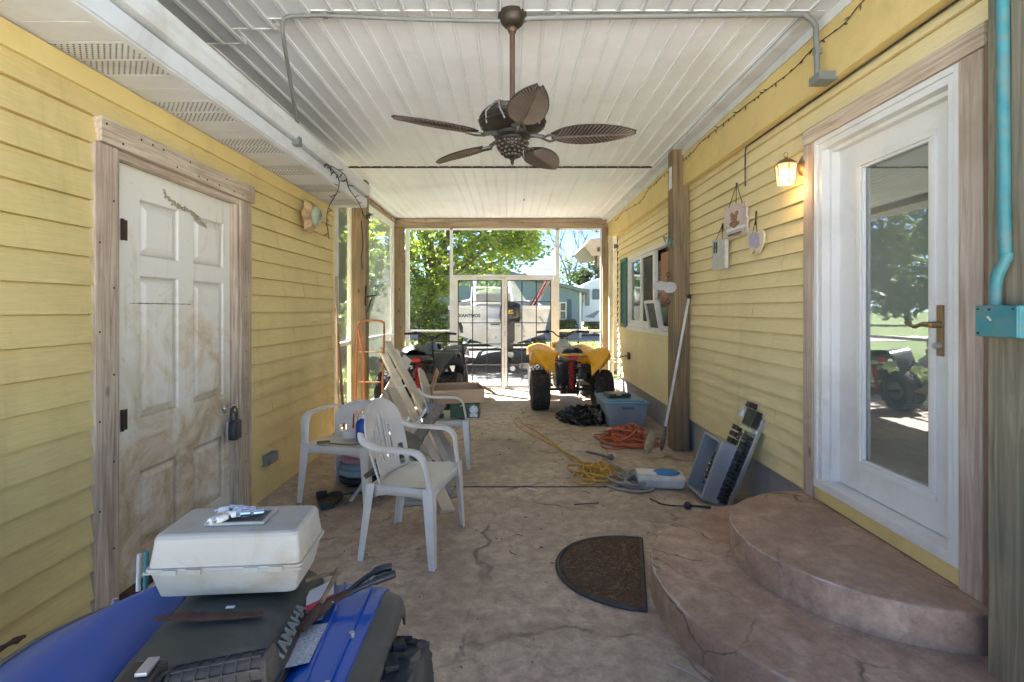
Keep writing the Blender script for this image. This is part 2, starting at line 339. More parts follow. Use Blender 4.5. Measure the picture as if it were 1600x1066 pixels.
# ------------------------------------------------------------------ ground
g = MB().box(-220, 220, -120, 320, -1.0, -0.06); struct('lawn', g, M['grass'])
g = MB().box(-7, 6.5, -3, 9.95, -0.3, 0.0); struct('patio_slab', g, M['slab'])
g = MB().box(-0.002, 0.002, 0, 1, 0, 1)
g = MB().grid(lambda u, v: (-2.6 + u * 4.7 + 0.25 * math.sin(v * 5), 9.95 + v * 11.5, -0.045), 8, 12); struct('driveway', g, M['asphalt'])
g = MB().box(-60, 60, 23.2, 27.6, -0.055, -0.035); struct('road', g, M['road'])
# slab control joint, a shallow dark saw cut
j = MB().box(-1.3, 1.35, 3.985, 3.998, 0.0, 0.0035); struct('slab_joint', j, M['dark'])
gm = mat('pale_bounce_ground', (0.68, 0.67, 0.64), 0.9, var=0.15, scale=1)
g = MB().box(-14, 14, -40, -3.0, -0.05, -0.02); struct('unseen_bounce_paving', g, gm)  # unseen pale ground added behind the camera to bounce sunlight under the roof

# ------------------------------------------------------------------ lap siding
def siding(mb, X, s, y0, y1, z0, z1, exp, holes=(), joints=()):
    """s=+1: boards face +X.  Each board is a wedge, thick at its lower edge."""
    n = int(math.ceil((z1 - z0) / exp))
    for i in range(n):
        a = z0 + i * exp; b = min(a + exp - 0.005, z1); zc = (a + min(a + exp, z1)) / 2
        seg = [(y0, y1)]
        for (h0, h1, hz0, hz1) in holes:
            if hz0 < zc < hz1:
                ns = []
                for (p, q) in seg:
                    if h1 <= p or h0 >= q: ns.append((p, q)); continue
                    if p < h0: ns.append((p, h0))
                    if q > h1: ns.append((h1, q))
                seg = ns
        for (jy, ji) in joints:
            if ji == i: seg = [t for (p, q) in seg for t in ([(p, jy - 0.0028), (jy + 0.0028, q)] if p < jy < q else [(p, q)])]
        for (p, q) in seg:
            t0, t1 = 0.022 * s, 0.003 * s; bk = -0.004 * s
            mb.add([(X + t0, p, a), (X + t0, q, a), (X + t1, p, b), (X + t1, q, b), (X + bk, p, a), (X + bk, q, a), (X + bk, p, b), (X + bk, q, b)],
                   [(0, 1, 3, 2), (4, 6, 7, 5), (0, 4, 5, 1), (2, 3, 7, 6), (0, 2, 6, 4), (1, 5, 7, 3)])

# ------------------------------------------------------------------ left building
XL = -1.86
LB = thing('yellow_building', 'building on the left with dirty yellow lap siding, white soffit and a stained six-panel door', 'building', (-4, 1.5, 0))
w = MB(); siding(w, XL, 1, 1.3, 5.25, 0.0, 2.46, 0.1256, [(2.26, 3.55, -1, 2.2)], [(4.05, 17), (4.0, 15), (4.5, 12), (4.3, 9), (4.8, 13), (0.9, 8), (3.9, 5), (3.75, 2)])
w.box(XL - 0.10, XL - 0.006, 1.3, 2.3, 0, 2.46); w.box(XL - 0.10, XL - 0.006, 3.5, 5.235, 0, 2.46); w.box(XL - 0.10, XL - 0.006, 2.3, 3.5, 2.15, 2.46)
w.box(-7.0, XL - 0.10, 5.11, 5.235, 0, 2.46); w.box(-7.0, XL - 0.10, 1.3, 1.4, 0, 2.46)
w.box(-7.0, -6.9, 1.4, 5.11, 0, 2.46)
wall = w.build('wall', M['siding'], LB, world=True)
b = MB().box(-6.89, -1.97, 1.41, 5.1, -0.05, 0.03).box(-2.5, -2.47, 1.8, 4, 0.03, 2.4); b.build('interior', M['dark'], LB, world=True)
b = MB().box(XL + 0.002, XL + 0.024, 1.3, 5.255, 2.36, 2.455); b.build('frieze_board', M['yboard'], LB, world=True)
b = MB().box(XL - 0.012, XL + 0.02, 5.236, 5.262, 0, 2.455); b.build('corner_trim', M['yboard'], LB, world=True)
# soffit: repeating solid and perforated panels
sf = MB(); pf = MB(); hol = MB(); y = 0.3; k = 1
XF = -1.50
while y < 5.2:
    ww = 0.142; per = (k % 4) in (1, 2)
    (pf if per else sf).box(XL - 0.02, XF - 0.012, y + 0.003, y + ww - 0.003, 2.462, 2.472)
    if per: pf.build('soffit_vent', M['vinyl'], LB, world=True); pf = MB()
    else: so_ = sf.build('soffit_panel', M['vinyl'], LB, world=True); sf = MB()
    if per and y > 0.6:
        for a in range(13):
            for c_ in range(8):
                x = XL + 0.03 + a * 0.0245 + (0.012 if c_ % 2 else 0); yy = y + 0.018 + c_ * 0.0155
                hol.box(x, x + 0.006, yy, yy + 0.006, 2.4608, 2.4622)
    y += ww; k += 1
hol.build('perforation', M['dark'], so_, world=True)['kind'] = 'stuff'
fb = MB().box(XF - 0.012, XF + 0.012, 0.28, 5.22, 2.462, 2.545).box(XF - 0.03, XF + 0.004, 0.28, 5.22, 2.452, 2.4615); fb.build('fascia', M['vinyl'], LB, world=True, bevel=0.003)
gt = MB()
prof = [(-0.01, 2.555), (0.055, 2.56), (0.075, 2.59), (0.07, 2.62), (0.085, 2.645), (0.075, 2.652), (0.06, 2.63), (-0.01, 2.63)]
gt.prism([(XF + a - 0.012, b_) for a, b_ in prof], -0.28, -5.15, RX(90))
gt.build('gutter', M['vinyl'], LB, world=True, smooth=30)
# roof over the left building, sloping up away from the patio
rf = MB(); rf.add([(XF - 0.03, 0.1, 2.55), (XF - 0.03, 5.2, 2.55), (-7.2, 5.2, 3.7), (-7.2, 0.1, 3.7), (XF - 0.03, 0.1, 2.63), (XF - 0.03, 5.2, 2.63), (-7.2, 5.2, 3.8), (-7.2, 0.1, 3.8)],
   [(0, 1, 2, 3), (7, 6, 5, 4), (0, 4, 5, 1), (1, 5, 6, 2), (2, 6, 7, 3), (3, 7, 4, 0)])
rf.add([(XF - .05, 5.19, 2.47), (-7, 5.19, 2.47), (-7, 5.19, 3.7), (XF - .05, 5.19, 2.57)], [(0, 1, 2, 3)])
rf.build('roof', mat('grey_shingles', (0.12, 0.11, 0.10), 0.9), LB, world=True)
# ---- stained door with casing
dm, nt, ns, ls, bs = new_mat('stained_door')
v = coords(ns, ls); vst = coords(ns, ls, (1, 9, 1.0)); sx = ns.new('ShaderNodeSeparateXYZ'); ls.new(v, sx.inputs[0])
f1 = noise_n(ns, ls, vst, 2.2, 7, 0.5); f2 = noise_n(ns, ls, v, 3.2, 8, 0.8, 0.68)
zr = N(ns, 'ShaderNodeMapRange'); zr.inputs[1].default_value = 2.1; zr.inputs[2].default_value = 0.2; zr.inputs[3].default_value = -0.14; zr.inputs[4].default_value = 0.24; ls.new(sx.outputs[2], zr.inputs[0])
ad = ns.new('ShaderNodeMath'); ls.new(f2, ad.inputs[0]); ls.new(zr.outputs[0], ad.inputs[1])
c = ramp(ns, ls, ad.outputs[0], [(0.50, (0.76, 0.73, 0.64)), (0.62, (0.68, 0.60, 0.46)), (0.74, (0.52, 0.40, 0.25)), (0.88, (0.24, 0.16, 0.09))])
c = mixc(ns, ls, ramp(ns, ls, f1, [(0.58, (0,) * 3), (0.76, (0.35,) * 3)]), c, (0.35, 0.25, 0.15))
ge = ns.new('ShaderNodeNewGeometry'); f9 = noise_n(ns, ls, v, 26, 8, 0.3, 0.75)
c = mixc(ns, ls, ramp(ns, ls, ge.outputs['Pointiness'], [(0.40, (0.6,) * 3), (0.49, (0,) * 3)]), c, (0.22, 0.15, 0.09))
c = mixc(ns, ls, ramp(ns, ls, f9, [(0.60, (0,) * 3), (0.70, (0.35,) * 3)]), c, (0.26, 0.18, 0.10))
ls.new(c, bs.inputs['Base Color']); bs.inputs['Roughness'].default_value = 0.5; bump(ns, ls, bs, noise_n(ns, ls, v, 60, 3), 0.08, 0.003)
M['door'] = dm
def panel_door(x, s, y0, y1, z0, z1, panels, th=0.04):
    """slab whose face is at x looking towards s*X, with sunken moulded panels"""
    mb = MB(); ys = sorted({y0, y1} | {p[0] for p in panels} | {p[1] for p in panels}); zs = sorted({z0, z1} | {p[2] for p in panels} | {p[3] for p in panels})
    for a, b_ in zip(ys, ys[1:]):
        for c_, d in zip(zs, zs[1:]):
            if any(p[0] <= a and b_ <= p[1] and p[2] <= c_ and d <= p[3] for p in panels): continue
            mb.add([(x, a, c_), (x, b_, c_), (x, b_, d), (x, a, d)], [(0, 1, 2, 3)])
    for (a, b_, c_, d) in panels:
        lv = [(0, 0), (0.008, -0.014), (0.024, -0.016), (0.048, -0.003), (0.052, -0.002)]
        rings = [[(x + s * h, a + i, c_ + i), (x + s * h, b_ - i, c_ + i), (x + s * h, b_ - i, d - i), (x + s * h, a + i, d - i)] for i, h in lv]
        vs = [p for r_ in rings for p in r_]
        fs = [(r_ * 4 + k, r_ * 4 + (k + 1) % 4, (r_ + 1) * 4 + (k + 1) % 4, (r_ + 1) * 4 + k) for r_ in range(4) for k in range(4)] + [(16, 17, 18, 19)]
        mb.add(vs, fs)
    mb.box(min(x - s * 0.018, x - s * th), max(x - s * 0.018, x - s * th), y0, y1, z0, z1)
    for (a, b_) in ((y0, y0 + 0.001), (y1 - 0.001, y1)): mb.box(min(x - s * 0.018, x), max(x - s * 0.018, x), a, b_, z0, z1)
    return mb
XD = -1.90
pl = []
for (a, b_) in ((2.585, 2.885), (3.02, 3.335)): pl += [(a, b_, 1.675, 1.965), (a, b_, 0.84, 1.575), (a, b_, 0.17, 0.575)]
dr = panel_door(XD, 1, 2.335, 3.465, 0.02, 2.115, pl).build('door', M['door'], LB, world=True)
cr = MB()
for (a, b_, sz) in ((2.45, 2.565, 2.07), (2.9, 3.0, 2.05)): pass
for (yy, zz) in ((2.335, 1.79), (2.335, 0.86)):
    h = MB().box(XD + 0.001, XD + 0.006, 2.46, 2.495, zz - 0.05, zz + 0.05)
    h.cyl((XD + 0.009, 2.458, zz - 0.052), (XD + 0.009, 2.458, zz + 0.052), 0.007, n=10)
    h.build('hinge', M['rust'], dr, world=True)
kb = MB().lathe([(0.03, 0), (0.03, 0.006), (0.012, 0.01), (0.012, 0.04), (0.026, 0.05), (0.03, 0.065), (0.022, 0.078), (0.004, 0.08)], T(XD, 3.345, 0.745) @ RY(90), 20)
kb.build('door_knob', M['chrome'], dr, smooth=40, world=True)
# water-mark line across the door at mid height and peeled paint near its top
sc = MB(); random.seed(3)
for i in range(46):
    yy = 2.52 + i * 0.0105; sc.box(XD - 0.001, XD + 0.0012, yy, yy + random.uniform(0.003, 0.009), 1.43 + random.uniform(-.001, .001), 1.434)
sc.build('scuff_line', M['dark'], dr, world=True)
pp = MB(); pts = [(2.76, 2.045), (2.86, 1.99), (2.95, 1.985), (3.03, 1.97), (3.1, 1.93), (3.15, 1.92)]
for i in range(220):
    t = random.random() * 4.99; i0 = int(t); ff = t - i0
    yy = pts[i0][0] * (1 - ff) + pts[i0 + 1][0] * ff; zz = pts[i0][1] * (1 - ff) + pts[i0 + 1][1] * ff
    r = random.uniform(0.002, 0.008); zz += random.gauss(0, 0.007)
    pp.add([(XD + 0.0012 + i * 1e-5, yy + r * 1.6 * math.cos(a) * random.uniform(.6, 1.2), zz + r * math.sin(a) * random.uniform(.6, 1.2)) for a in [q * PI / 3.5 for q in range(7)]], [tuple(range(7))])
pp.build('peeled_paint', mat('bare_tan_filler', (0.36, 0.30, 0.20), 0.9, var=0.3, scale=20), dr, world=True)
cs = MB(); XC = -1.832
cs.box(XL - 0.01, XC, 2.228, 2.355, 0.0, 2.148); cs.box(XL - 0.01, XC - 0.004, 3.435, 3.575, 0.0, 2.148)
cs.box(XD - 0.05, XC - 0.016, 2.355, 2.385, 0.0, 2.148); cs.box(XD - 0.05, XC - 0.016, 3.41, 3.435, 0.0, 2.148)
cs.box(XD - 0.045, XD + 0.03, 3.345, 3.375, 0.0, 2.10) if False else None
cs.build('door_casing', M['pinkw'], LB, world=True, bevel=0.003)
ch = MB(); ch.box(XL - 0.01, XC + 0.014, 2.245, 3.59, 2.151, 2.265); ch.box(XL - 0.03, XC - 0.014, 2.355, 3.435, 2.112, 2.149)
hd = ch.build('door_header', M['pinkh'], LB, world=True, bevel=0.003)
for i in range(14): MB().cbox((XC + 0.0145, 2.28 + i * 0.095 + random.uniform(-.02, .02), random.choice([2.175, 2.235])), (0.002, 0.009, 0.009)).build('nail', M['dark'], hd, world=True)
dcs = [x for x in COL.objects if x.name == 'door_casing'][0]
for i in range(9):
    MB().cbox((XC + 0.0005, 2.25 if i % 2 else 2.33, 0.3 + i * 0.2), (0.002, 0.008, 0.008)).build('nail', M['dark'], dcs, world=True); MB().cbox((XC - 0.0035, 3.50, 0.35 + i * 0.19), (0.002, 0.007, 0.007)).build('nail', M['dark'], dcs, world=True)
b = MB().box(XD - 0.06, XC - 0.01, 2.385, 3.41, 0.0, 0.02); b.build('threshold', M['rust'], LB, world=True)
# galvanised flashing strip beside the casing, bottom

# ------------------------------------------------------------------ right house
XR = 1.78
RB = thing('yellow_house', 'yellow lap-sided house on the right with grey foundation and white glazed door', 'house', (4, 3, 0))
w = MB(); siding(w, XR, -1, 1.45, 8.4, 0.325, 2.66, 0.1022, [(1.93, 2.96, 0, 2.42), (5.45, 7.62, 1.13, 2.2)],
   [(6.4, 20), (6.42, 19), (4.6, 17), (4.4, 6), (3.7, 10), (3.45, 20), (3.4, 3), (3.3, 13), (7.9, 16), (6.7, 5), (4.75, 14)])
for (a, b_, c_, d) in ((1.45, 1.95, 0.3, 3.1), (2.94, 5.47, 0.3, 3.1), (7.6, 8.39, 0.3, 3.1), (1.95, 2.94, 2.40, 3.1), (1.95, 2.94, 0.3, 0.33), (5.47, 7.6, 0.3, 1.15), (5.47, 7.6, 2.19, 3.1)):
    w.box(XR + 0.006, XR + 0.12, a, b_, c_, d)
w.box(XR + 0.12, 7, 8.27, 8.39, 0.3, 3.1); w.box(XR + 0.12, 7, 1.45, 1.55, 0.3, 3.1)
w.build('wall', M['siding2'], RB, world=True)
b = MB().box(XR + 0.02, 7, 1.46, 8.38, -0.1, 0.318); b.build('foundation', M['found'], RB, world=True)
b = MB().box(XR - 0.018, XR + 0.01, 8.392, 8.43, 0.32, 2.66); b.build('corner_trim', mat('brown_corner', (0.05, 0.03, 0.02), 0.8), RB, world=True)
b = MB().box(1.70, XR - 0.016, 1.1, 8.95, 2.625, 2.985); b.build('boxed_beam', M['yboard'], RB, world=True, bevel=0.004)
b = MB(); b.tube([(1.755, yy, 2.617) for yy in (1.2, 1.8, 2.6, 3.2, 3.78)], 0.005, 6); b.tube(smooth_path([(1.755, 3.78, 2.617), (1.758, 3.80, 2.56), (1.758, 3.80, 2.33)], 4), 0.005, 6); b.build('wall_cable', M['black'], RB, world=True)
b = MB().box(1.60, 1.698, 1.1, 8.95, 2.987, 3.0).box(1.60, 1.612, 1.1, 8.95, 3.0, 3.018).box(1.685, 1.6985, 1.1, 8.95, 2.93, 2.986); b.build('crown_moulding', M['vinyl'], RB, world=True, bevel=0.002)
b = MB().box(XR + 0.12, 7, 1.46, 8.38, 3.1, 3.2); b.build('roof', M['dark'], RB, world=True)
# window
WY0, WY1, WZ0, WZ1 = 5.45, 7.60, 1.155, 2.19
wf = MB()
def wframe(mb, x0, x1, y0, y1, z0, z1, t):
    mb.box(x0, x1, y0, y1, z0, z0 + t).box(x0, x1, y0, y1, z1 - t, z1).box(x0, x1, y0, y0 + t, z0 + t, z1 - t).box(x0, x1, y1 - t, y1, z0 + t, z1 - t)
wframe(wf, XR - 0.03, XR + 0.05, WY0, WY1, WZ0, WZ1, 0.055)
wf.box(XR - 0.045, XR + 0.0, WY0 - 0.02, WY1 + 0.02, WZ0 - 0.05, WZ0 - 0.002)
wn_ = wf.build('window_frame', M['white'], RB, world=True, bevel=0.003)
ws = MB(); wframe(ws, XR - 0.005, XR + 0.03, 6.93, 7.545, WZ0 + 0.056, WZ1 - 0.056, 0.035); wframe(ws, XR + 0.0, XR + 0.04, 6.33, 6.928, WZ0 + 0.056, WZ1 - 0.056, 0.035)
ws.box(XR - 0.01, XR + 0.03, 6.24, 6.33, WZ0 + 0.056, WZ1 - 0.056)
ws.build('window_sash', M['white'], wn_, world=True)
MB().box(XR + 0.012, XR + 0.015, 6.965, 7.51, WZ0 + 0.09, WZ1 - 0.09).build('window_pane', M['wglass'], wn_, world=True)
MB().box(XR + 0.018, XR + 0.021, 6.365, 6.895, WZ0 + 0.09, WZ1 - 0.09).build('window_screen', screen_mat('dark_mesh', (0.10, 0.10, 0.095), 0.55), wn_, world=True)
bl = MB()
for i in range(13): bl.cbox((XR + 0.10, 6.5, 1.3 + i * 0.05), (0.035, 0.2, 0.003), RY(30))
bl.box(XR + 0.35, XR + 0.37, 5.6, 7.5, 1.2, 2.1)
bl.build('blind', M['paper'], wn_, world=True)
MB().box(XR + 0.06, XR + 0.09, 5.55, 6.22, WZ0 + 0.28, WZ1 - 0.10).build('tan_board', mat('tan_board', (0.42, 0.21, 0.12), 0.8), wn_, world=True)
rm = MB().box(XR + 0.13, XR + 1.8, 5.2, 7.9, 0.9, 0.95).box(XR + 1.8, XR + 1.85, 5.2, 7.9, 0.9, 2.7).box(XR + .13, XR + 1.8, 5.15, 5.2, 0.9, 2.7).box(XR + .13, XR + 1.8, 7.9, 7.95, 0.9, 2.7)
rm.box(XR + 0.13, XR + 2.6, 1.6, 1.65, 0.3, 2.7).box(XR + 0.13, XR + 2.6, 4.0, 4.05, 0.3, 2.7).box(XR + 2.6, XR + 2.65, 1.65, 4.0, 0.3, 2.7)
rm.build('room', mat('dim_room_wall', (0.16, 0.14, 0.12), 0.9), RB, world=True)
MB().box(XR + 0.13, XR + 2.6, 1.65, 4.0, 0.322, 0.34).build('room_floor', wood('dark_floorboards', (0.07, 0.04, 0.025), (0.16, 0.09, 0.055), 1), RB, world=True)
# shutter
sh = MB(); X0 = XR - 0.018; wframe(sh, X0 - 0.03, X0, 7.66, 8.06, 1.13, 2.19, 0.05)
for i in range(28): sh.cbox((X0 - 0.014, 7.86, 1.195 + i * 0.0345), (0.026, 0.3, 0.006), RY(-35))
sh.box(X0 - 0.004, X0 - 0.001, 7.71, 8.01, 1.18, 2.14)
sh.build('shutter', mat('teal_green_shutter', (0.055, 0.17, 0.155), 0.55, var=0.1), RB, world=True)
# glazed door in its white frame with wood casing
cs = MB(); XK = 1.742
cs.box(XK, XR + 0.0, 2.925, 3.02, 0.31, 2.37); cs.box(XK, XR + 0.0, 1.87, 1.972, 0.31, 2.37)
cas = cs.build('door_casing', wood('raw_door_casing', (0.33, 0.23, 0.165), (0.66, 0.56, 0.46), 2, grain=30, stain=(0.26, 0.18, 0.13)), RB, world=True, bevel=0.004)
MB().box(XK - 0.004, XR + 0.0, 1.86, 3.022, 2.372, 2.46).build('door_header', M['pinkh'], RB, world=True, bevel=0.004)
MB().box(XK + 0.003, XR + 0.002, 1.845, 1.868, 0.31, 2.37).build('casing_edge', wood('raw_edge', (0.16, 0.09, 0.05), (0.36, 0.23, 0.15), 2), RB, world=True)
fr = MB()
for (i, (x0, x1, t0, t1)) in enumerate([(1.748, 1.80, 0.0, 0.028), (1.757, 1.87, 0.028, 0.062), (1.80, 1.88, 0.062, 0.085)]):
    ya, yb, zt, zb = 1.974, 2.923, 2.37, 0.40
    fr.box(x0, x1, ya + t0, ya + t1, zb, zt - t0); fr.box(x0, x1, yb - t1, yb - t0, zb, zt - t0); fr.box(x0, x1, ya + t1, yb - t1, zt - t1, zt - t0)
fr.box(1.745, 1.90, 1.974, 2.923, 0.385, 0.43)
frame = fr.build('door_frame', M['white'], RB, world=True, bevel=0.0025)
MB().box(1.752, 1.80, 1.974, 2.923, 0.315, 0.384).build('kick_board', M['yboard'], RB, world=True)
dz0, dz1, dy0, dy1, gx = 0.435, 2.285, 2.06, 2.84, 1.842
ds = MB(); gy0, gy1, gz0, gz1 = 2.20, 2.655, 0.60, 2.155
ds.box(gx, gx + 0.045, dy0, gy0, dz0, dz1).box(gx, gx + 0.045, gy1, dy1, dz0, dz1).box(gx, gx + 0.045, gy0, gy1, dz0, gz0).box(gx, gx + 0.045, gy0, gy1, gz1, dz1)
dd = ds.build('glazed_door', M['white'], RB, world=True)
bd = MB(); wframe(bd, gx - 0.012, gx + 0.012, gy0 - 0.015, gy1 + 0.03, gz0 - 0.03, gz1 + 0.03, 0.03); wframe(bd, gx - 0.006, gx + 0.014, gy0 + 0.015, gy1, gz0, gz1, 0.014); bd.build('glazing_bead', M['white'], dd, world=True, bevel=0.004)
MB().box(gx + 0.015, gx + 0.02, gy0 + 0.012, gy1, gz0, gz1).build('door_pane', M['glass'], dd, world=True)
MB().tube([(gx + 0.6, 2.9 + 0.33 * math.cos(a), 1.28 + 0.52 * math.sin(a)) for a in [2 * PI * k / 40 for k in range(40)]], 0.012, 6, closed=True).lathe([(0.001, 0), (1, 0.001)], T(gx + 0.6, 2.9, 1.28) @ RY(90) @ Matrix.Diagonal((0.52, 0.33, 1, 1)), 40, caps=False).build('added_oval_reflection', mat('pale_oval', (0.42, 0.50, 0.48), 0.35), RB, world=True)  # pale oval added behind the pane to stand for a reflection
hb = MB().box(gx - 0.008, gx, 2.148, 2.184, 1.20, 1.42)
hb.build('handle_plate', mat('aged_brass', (0.32, 0.22, 0.13), 0.35, 0.8, var=0.2), dd, world=True, bevel=0.004)
hl = MB().cyl((gx - 0.006, 2.166, 1.335), (gx - 0.05, 2.166, 1.335), 0.014); hl.tube(smooth_path([(gx - 0.05, 2.16, 1.335), (gx - 0.055, 2.20, 1.337), (gx - 0.052, 2.25, 1.325), (gx - 0.05, 2.30, 1.345)], 5), [0.011] * 5 + [0.009] * 5 + [0.008] * 5 + [0.006], 8)
MB().cyl((gx - 0.006, 2.166, 1.245), (gx - 0.03, 2.166, 1.245), 0.014).build('lock_cylinder', M['steel'], dd, world=True)
hl.build('door_handle', mat('brass_lever', (0.38, 0.27, 0.16), 0.3, 0.9, var=0.15), dd, smooth=40, world=True)
# curtain inside the door
cu = MB().grid(lambda u, v: (gx + 0.06 + 0.02 * math.sin(u * 40), 2.28 + u * 0.42, 0.4 + v * 1.9), 60, 3); cu.build('curtain', screen_mat('sheer_curtain', (0.78, 0.86, 0.86), 0.7), RB, world=True)
# hose bib cable at far end and vertical crack fillers are siding joints

# ------------------------------------------------------------------ patio roof
def ribbed(mb, x0, x1, y0, y1, z, pitch=0.1275, off=0.0, s=0.009):
    pr = [(0, 0), (0.094, 0), (0.099, -s), (0.104, -s), (0.107, -s * .25), (0.1125, -s * .25), (0.1155, -s), (0.1205, -s), (0.1255, 0)]
    xs = []; x = x0 + off
    while x < x1:
        xs += [(x + a, z + b_) for a, b_ in pr if x + a < x1]; x += pitch
    k = len(mb.v)
    vs = [(a, y0, b_) for a, b_ in xs] + [(a, y1, b_) for a, b_ in xs]; n = len(xs)
    mb.add(vs, [(i, i + 1, n + i + 1, n + i) for i in range(n - 1)])
CZ = 3.03
c = MB(); ribbed(c, -2.6, 1.70, 5.77, 9.1, CZ - 0.004); struct('ceiling_far_panels', c, M['ceil'])
c = MB(); ribbed(c, -2.6, 1.70, 2.60, 5.745, CZ); struct('ceiling_middle_panels', c, M['ceil'])
c = MB(); xs = -2.35
steps = [(-2.6, 3.2), (-1.98, 3.2), (-1.66, 3.02), (-1.41, 2.86), (-1.16, 2.74), (-0.9, 2.705), (1.70, 2.70)]
x = -2.6
while x < 1.7:
    ye = 3.2 if x < -1.98 else 3.02 if x < -1.66 else 2.86 if x < -1.41 else 2.76 if x < -1.16 else 2.685
    ribbed(c, x, min(x + 0.1275, 1.70), 1.7, ye, 2.992, s=0.012); c.box(x + 0.001, min(x + 0.1265, 1.7), ye - 0.002, ye, 2.985, 3.02)
    x += 0.1275
struct('ceiling_near_panels', c, M['ceil2'])
r = MB().box(-2.9, 2.1, 1.65, 9.35, 3.075, 3.2); r.box(-2.6, 1.7, 5.7, 5.8, 3.04, 3.07); 
rt = r.build('patio_roof_deck', M['post']); tag(rt, None, None, kind='structure')
sm = MB().box(-2.6, 1.60, 5.752, 5.760, 3.012, 3.03)
for i in range(34): sm.cbox((-2.5 + i * 0.1275 - 0.002, 5.742, 3.017), (0.018, 0.03, 0.014))
struct('ceiling_seam', sm, M['iron'])
st = MB().box(-1.63, -1.53, 3.36, 3.46, 2.58, 2.725).box(-2.3, -1.9, 3.3, 5.2, 2.95, 2.99); o = st.build('roof_prop', M['beamy']); tag(o, 'short wood block propping the ribbed ceiling above the left gutter', 'wood block')
def tagged(name, mb, m, label, cat, group=None, **k):
    o = mb.build(name, m, **k); return tag(o, label, cat, group)
tagged('roof_beam', MB().box(-2.2, 1.8, 8.94, 9.06, 2.848, 3.012), M['beam'], 'weathered wood beam across the far end above the screens', 'beam', bevel=0.006)
tagged('roof_beam', MB().box(-2.16, -2.045, 5.3, 8.93, 2.925, 3.02), M['beamy'], 'wood beam running back over the left-hand screens', 'beam', bevel=0.006)
P_ = 'wooden posts holding the patio roof'
tagged('wooden_post', MB().box(-1.99, -1.815, 6.30, 6.45, 0, 3.02), M['post'], 'wood post with a plant hook on it, behind the orange hand truck', 'post', P_, bevel=0.006)
tagged('wooden_post', MB().box(-2.06, -1.90, 8.86, 9.02, 0, 2.846), M['post'], 'wood corner post at the far left end of the screens', 'post', P_, bevel=0.006)
tagged('wooden_post', MB().box(1.60, 1.765, 8.86, 9.02, 0, 2.846), M['post'], 'wood corner post at the far right beside the cream downspout', 'post', P_, bevel=0.006)
tagged('wooden_post', MB().box(1.60, 1.762, 5.0, 5.17, 0, 3.02), M['post'], 'thick brown wood post standing against the right wall between the window and the hanging signs', 'post', P_, bevel=0.006)
tagged('wooden_post', MB().box(1.636, 1.98, 1.50, 1.74, 0, 3.6), M['postg'], 'huge greenish grey post at the right edge with the teal conduit on it', 'post', P_, bevel=0.008)
ds_ = MB(); ds_.tube(smooth_path([(1.70, 8.62, 2.6), (1.70, 8.62, 2.4), (1.70, 8.62, 0.2), (1.70, 8.60, 0.14), (1.70, 8.5, 0.08)], 3), 0.045, 10); ds_.tube([(1.70, 8.62, 2.55), (1.70, 8.62, 2.66)], 0.055, 10)
for z in (0.5, 1.3): ds_.cbox((1.72, 8.62, z), (0.12, 0.10, 0.02))
tagged('downspout', ds_, mat('cream_downspout', (0.62, 0.55, 0.40), 0.5), 'cream downspout pipe at the far end of the right wall', 'downspout', smooth=40)

# ------------------------------------------------------------------ screen enclosure
SE = thing('screen_enclosure', 'white aluminium framed insect screens closing the far end and the left side of the patio', 'screen enclosure', (0, 9, 0))
YB = 8.97
def bx_px(mb, x0, x1, y0, y1, d=0.05, Y=YB):
    a = atY(x0, y1, Y); b_ = atY(x1, y0, Y); mb.box(a.x, b_.x, Y - d / 2, Y + d / 2, a.z, b_.z)
f = MB()
bx_px(f, 634, 640, 357, 607); bx_px(f, 703, 707.5, 357, 430); bx_px(f, 703, 711, 430, 607); bx_px(f, 868, 873.5, 357, 430); bx_px(f, 865.5, 873.5, 430, 607); bx_px(f, 938, 942, 357, 607)
bx_px(f, 640, 938, 357, 359.5); bx_px(f, 711, 865.5, 430, 433); bx_px(f, 640, 703, 516, 519); bx_px(f, 873.5, 938, 515.5, 519); bx_px(f, 640, 703, 603, 607); bx_px(f, 873.5, 938, 603, 607)
f.build('screen_frame', M['whitem'], SE, world=True)
s_ = MB()
for (a, b_, c_, d) in ((640, 703, 359.5, 516), (640, 703, 519, 603), (707.5, 868, 359.5, 430), (873.5, 938, 359.5, 515.5), (873.5, 938, 519, 603)): 
    p = atY(a, d, YB); q = atY(b_, c_, YB); s_.add([(p.x, YB, p.z), (q.x, YB, p.z), (q.x, YB, q.z), (p.x, YB, q.z)], [(0, 1, 2, 3)])
s_.build('screen_mesh', M['screen'], SE, world=True)
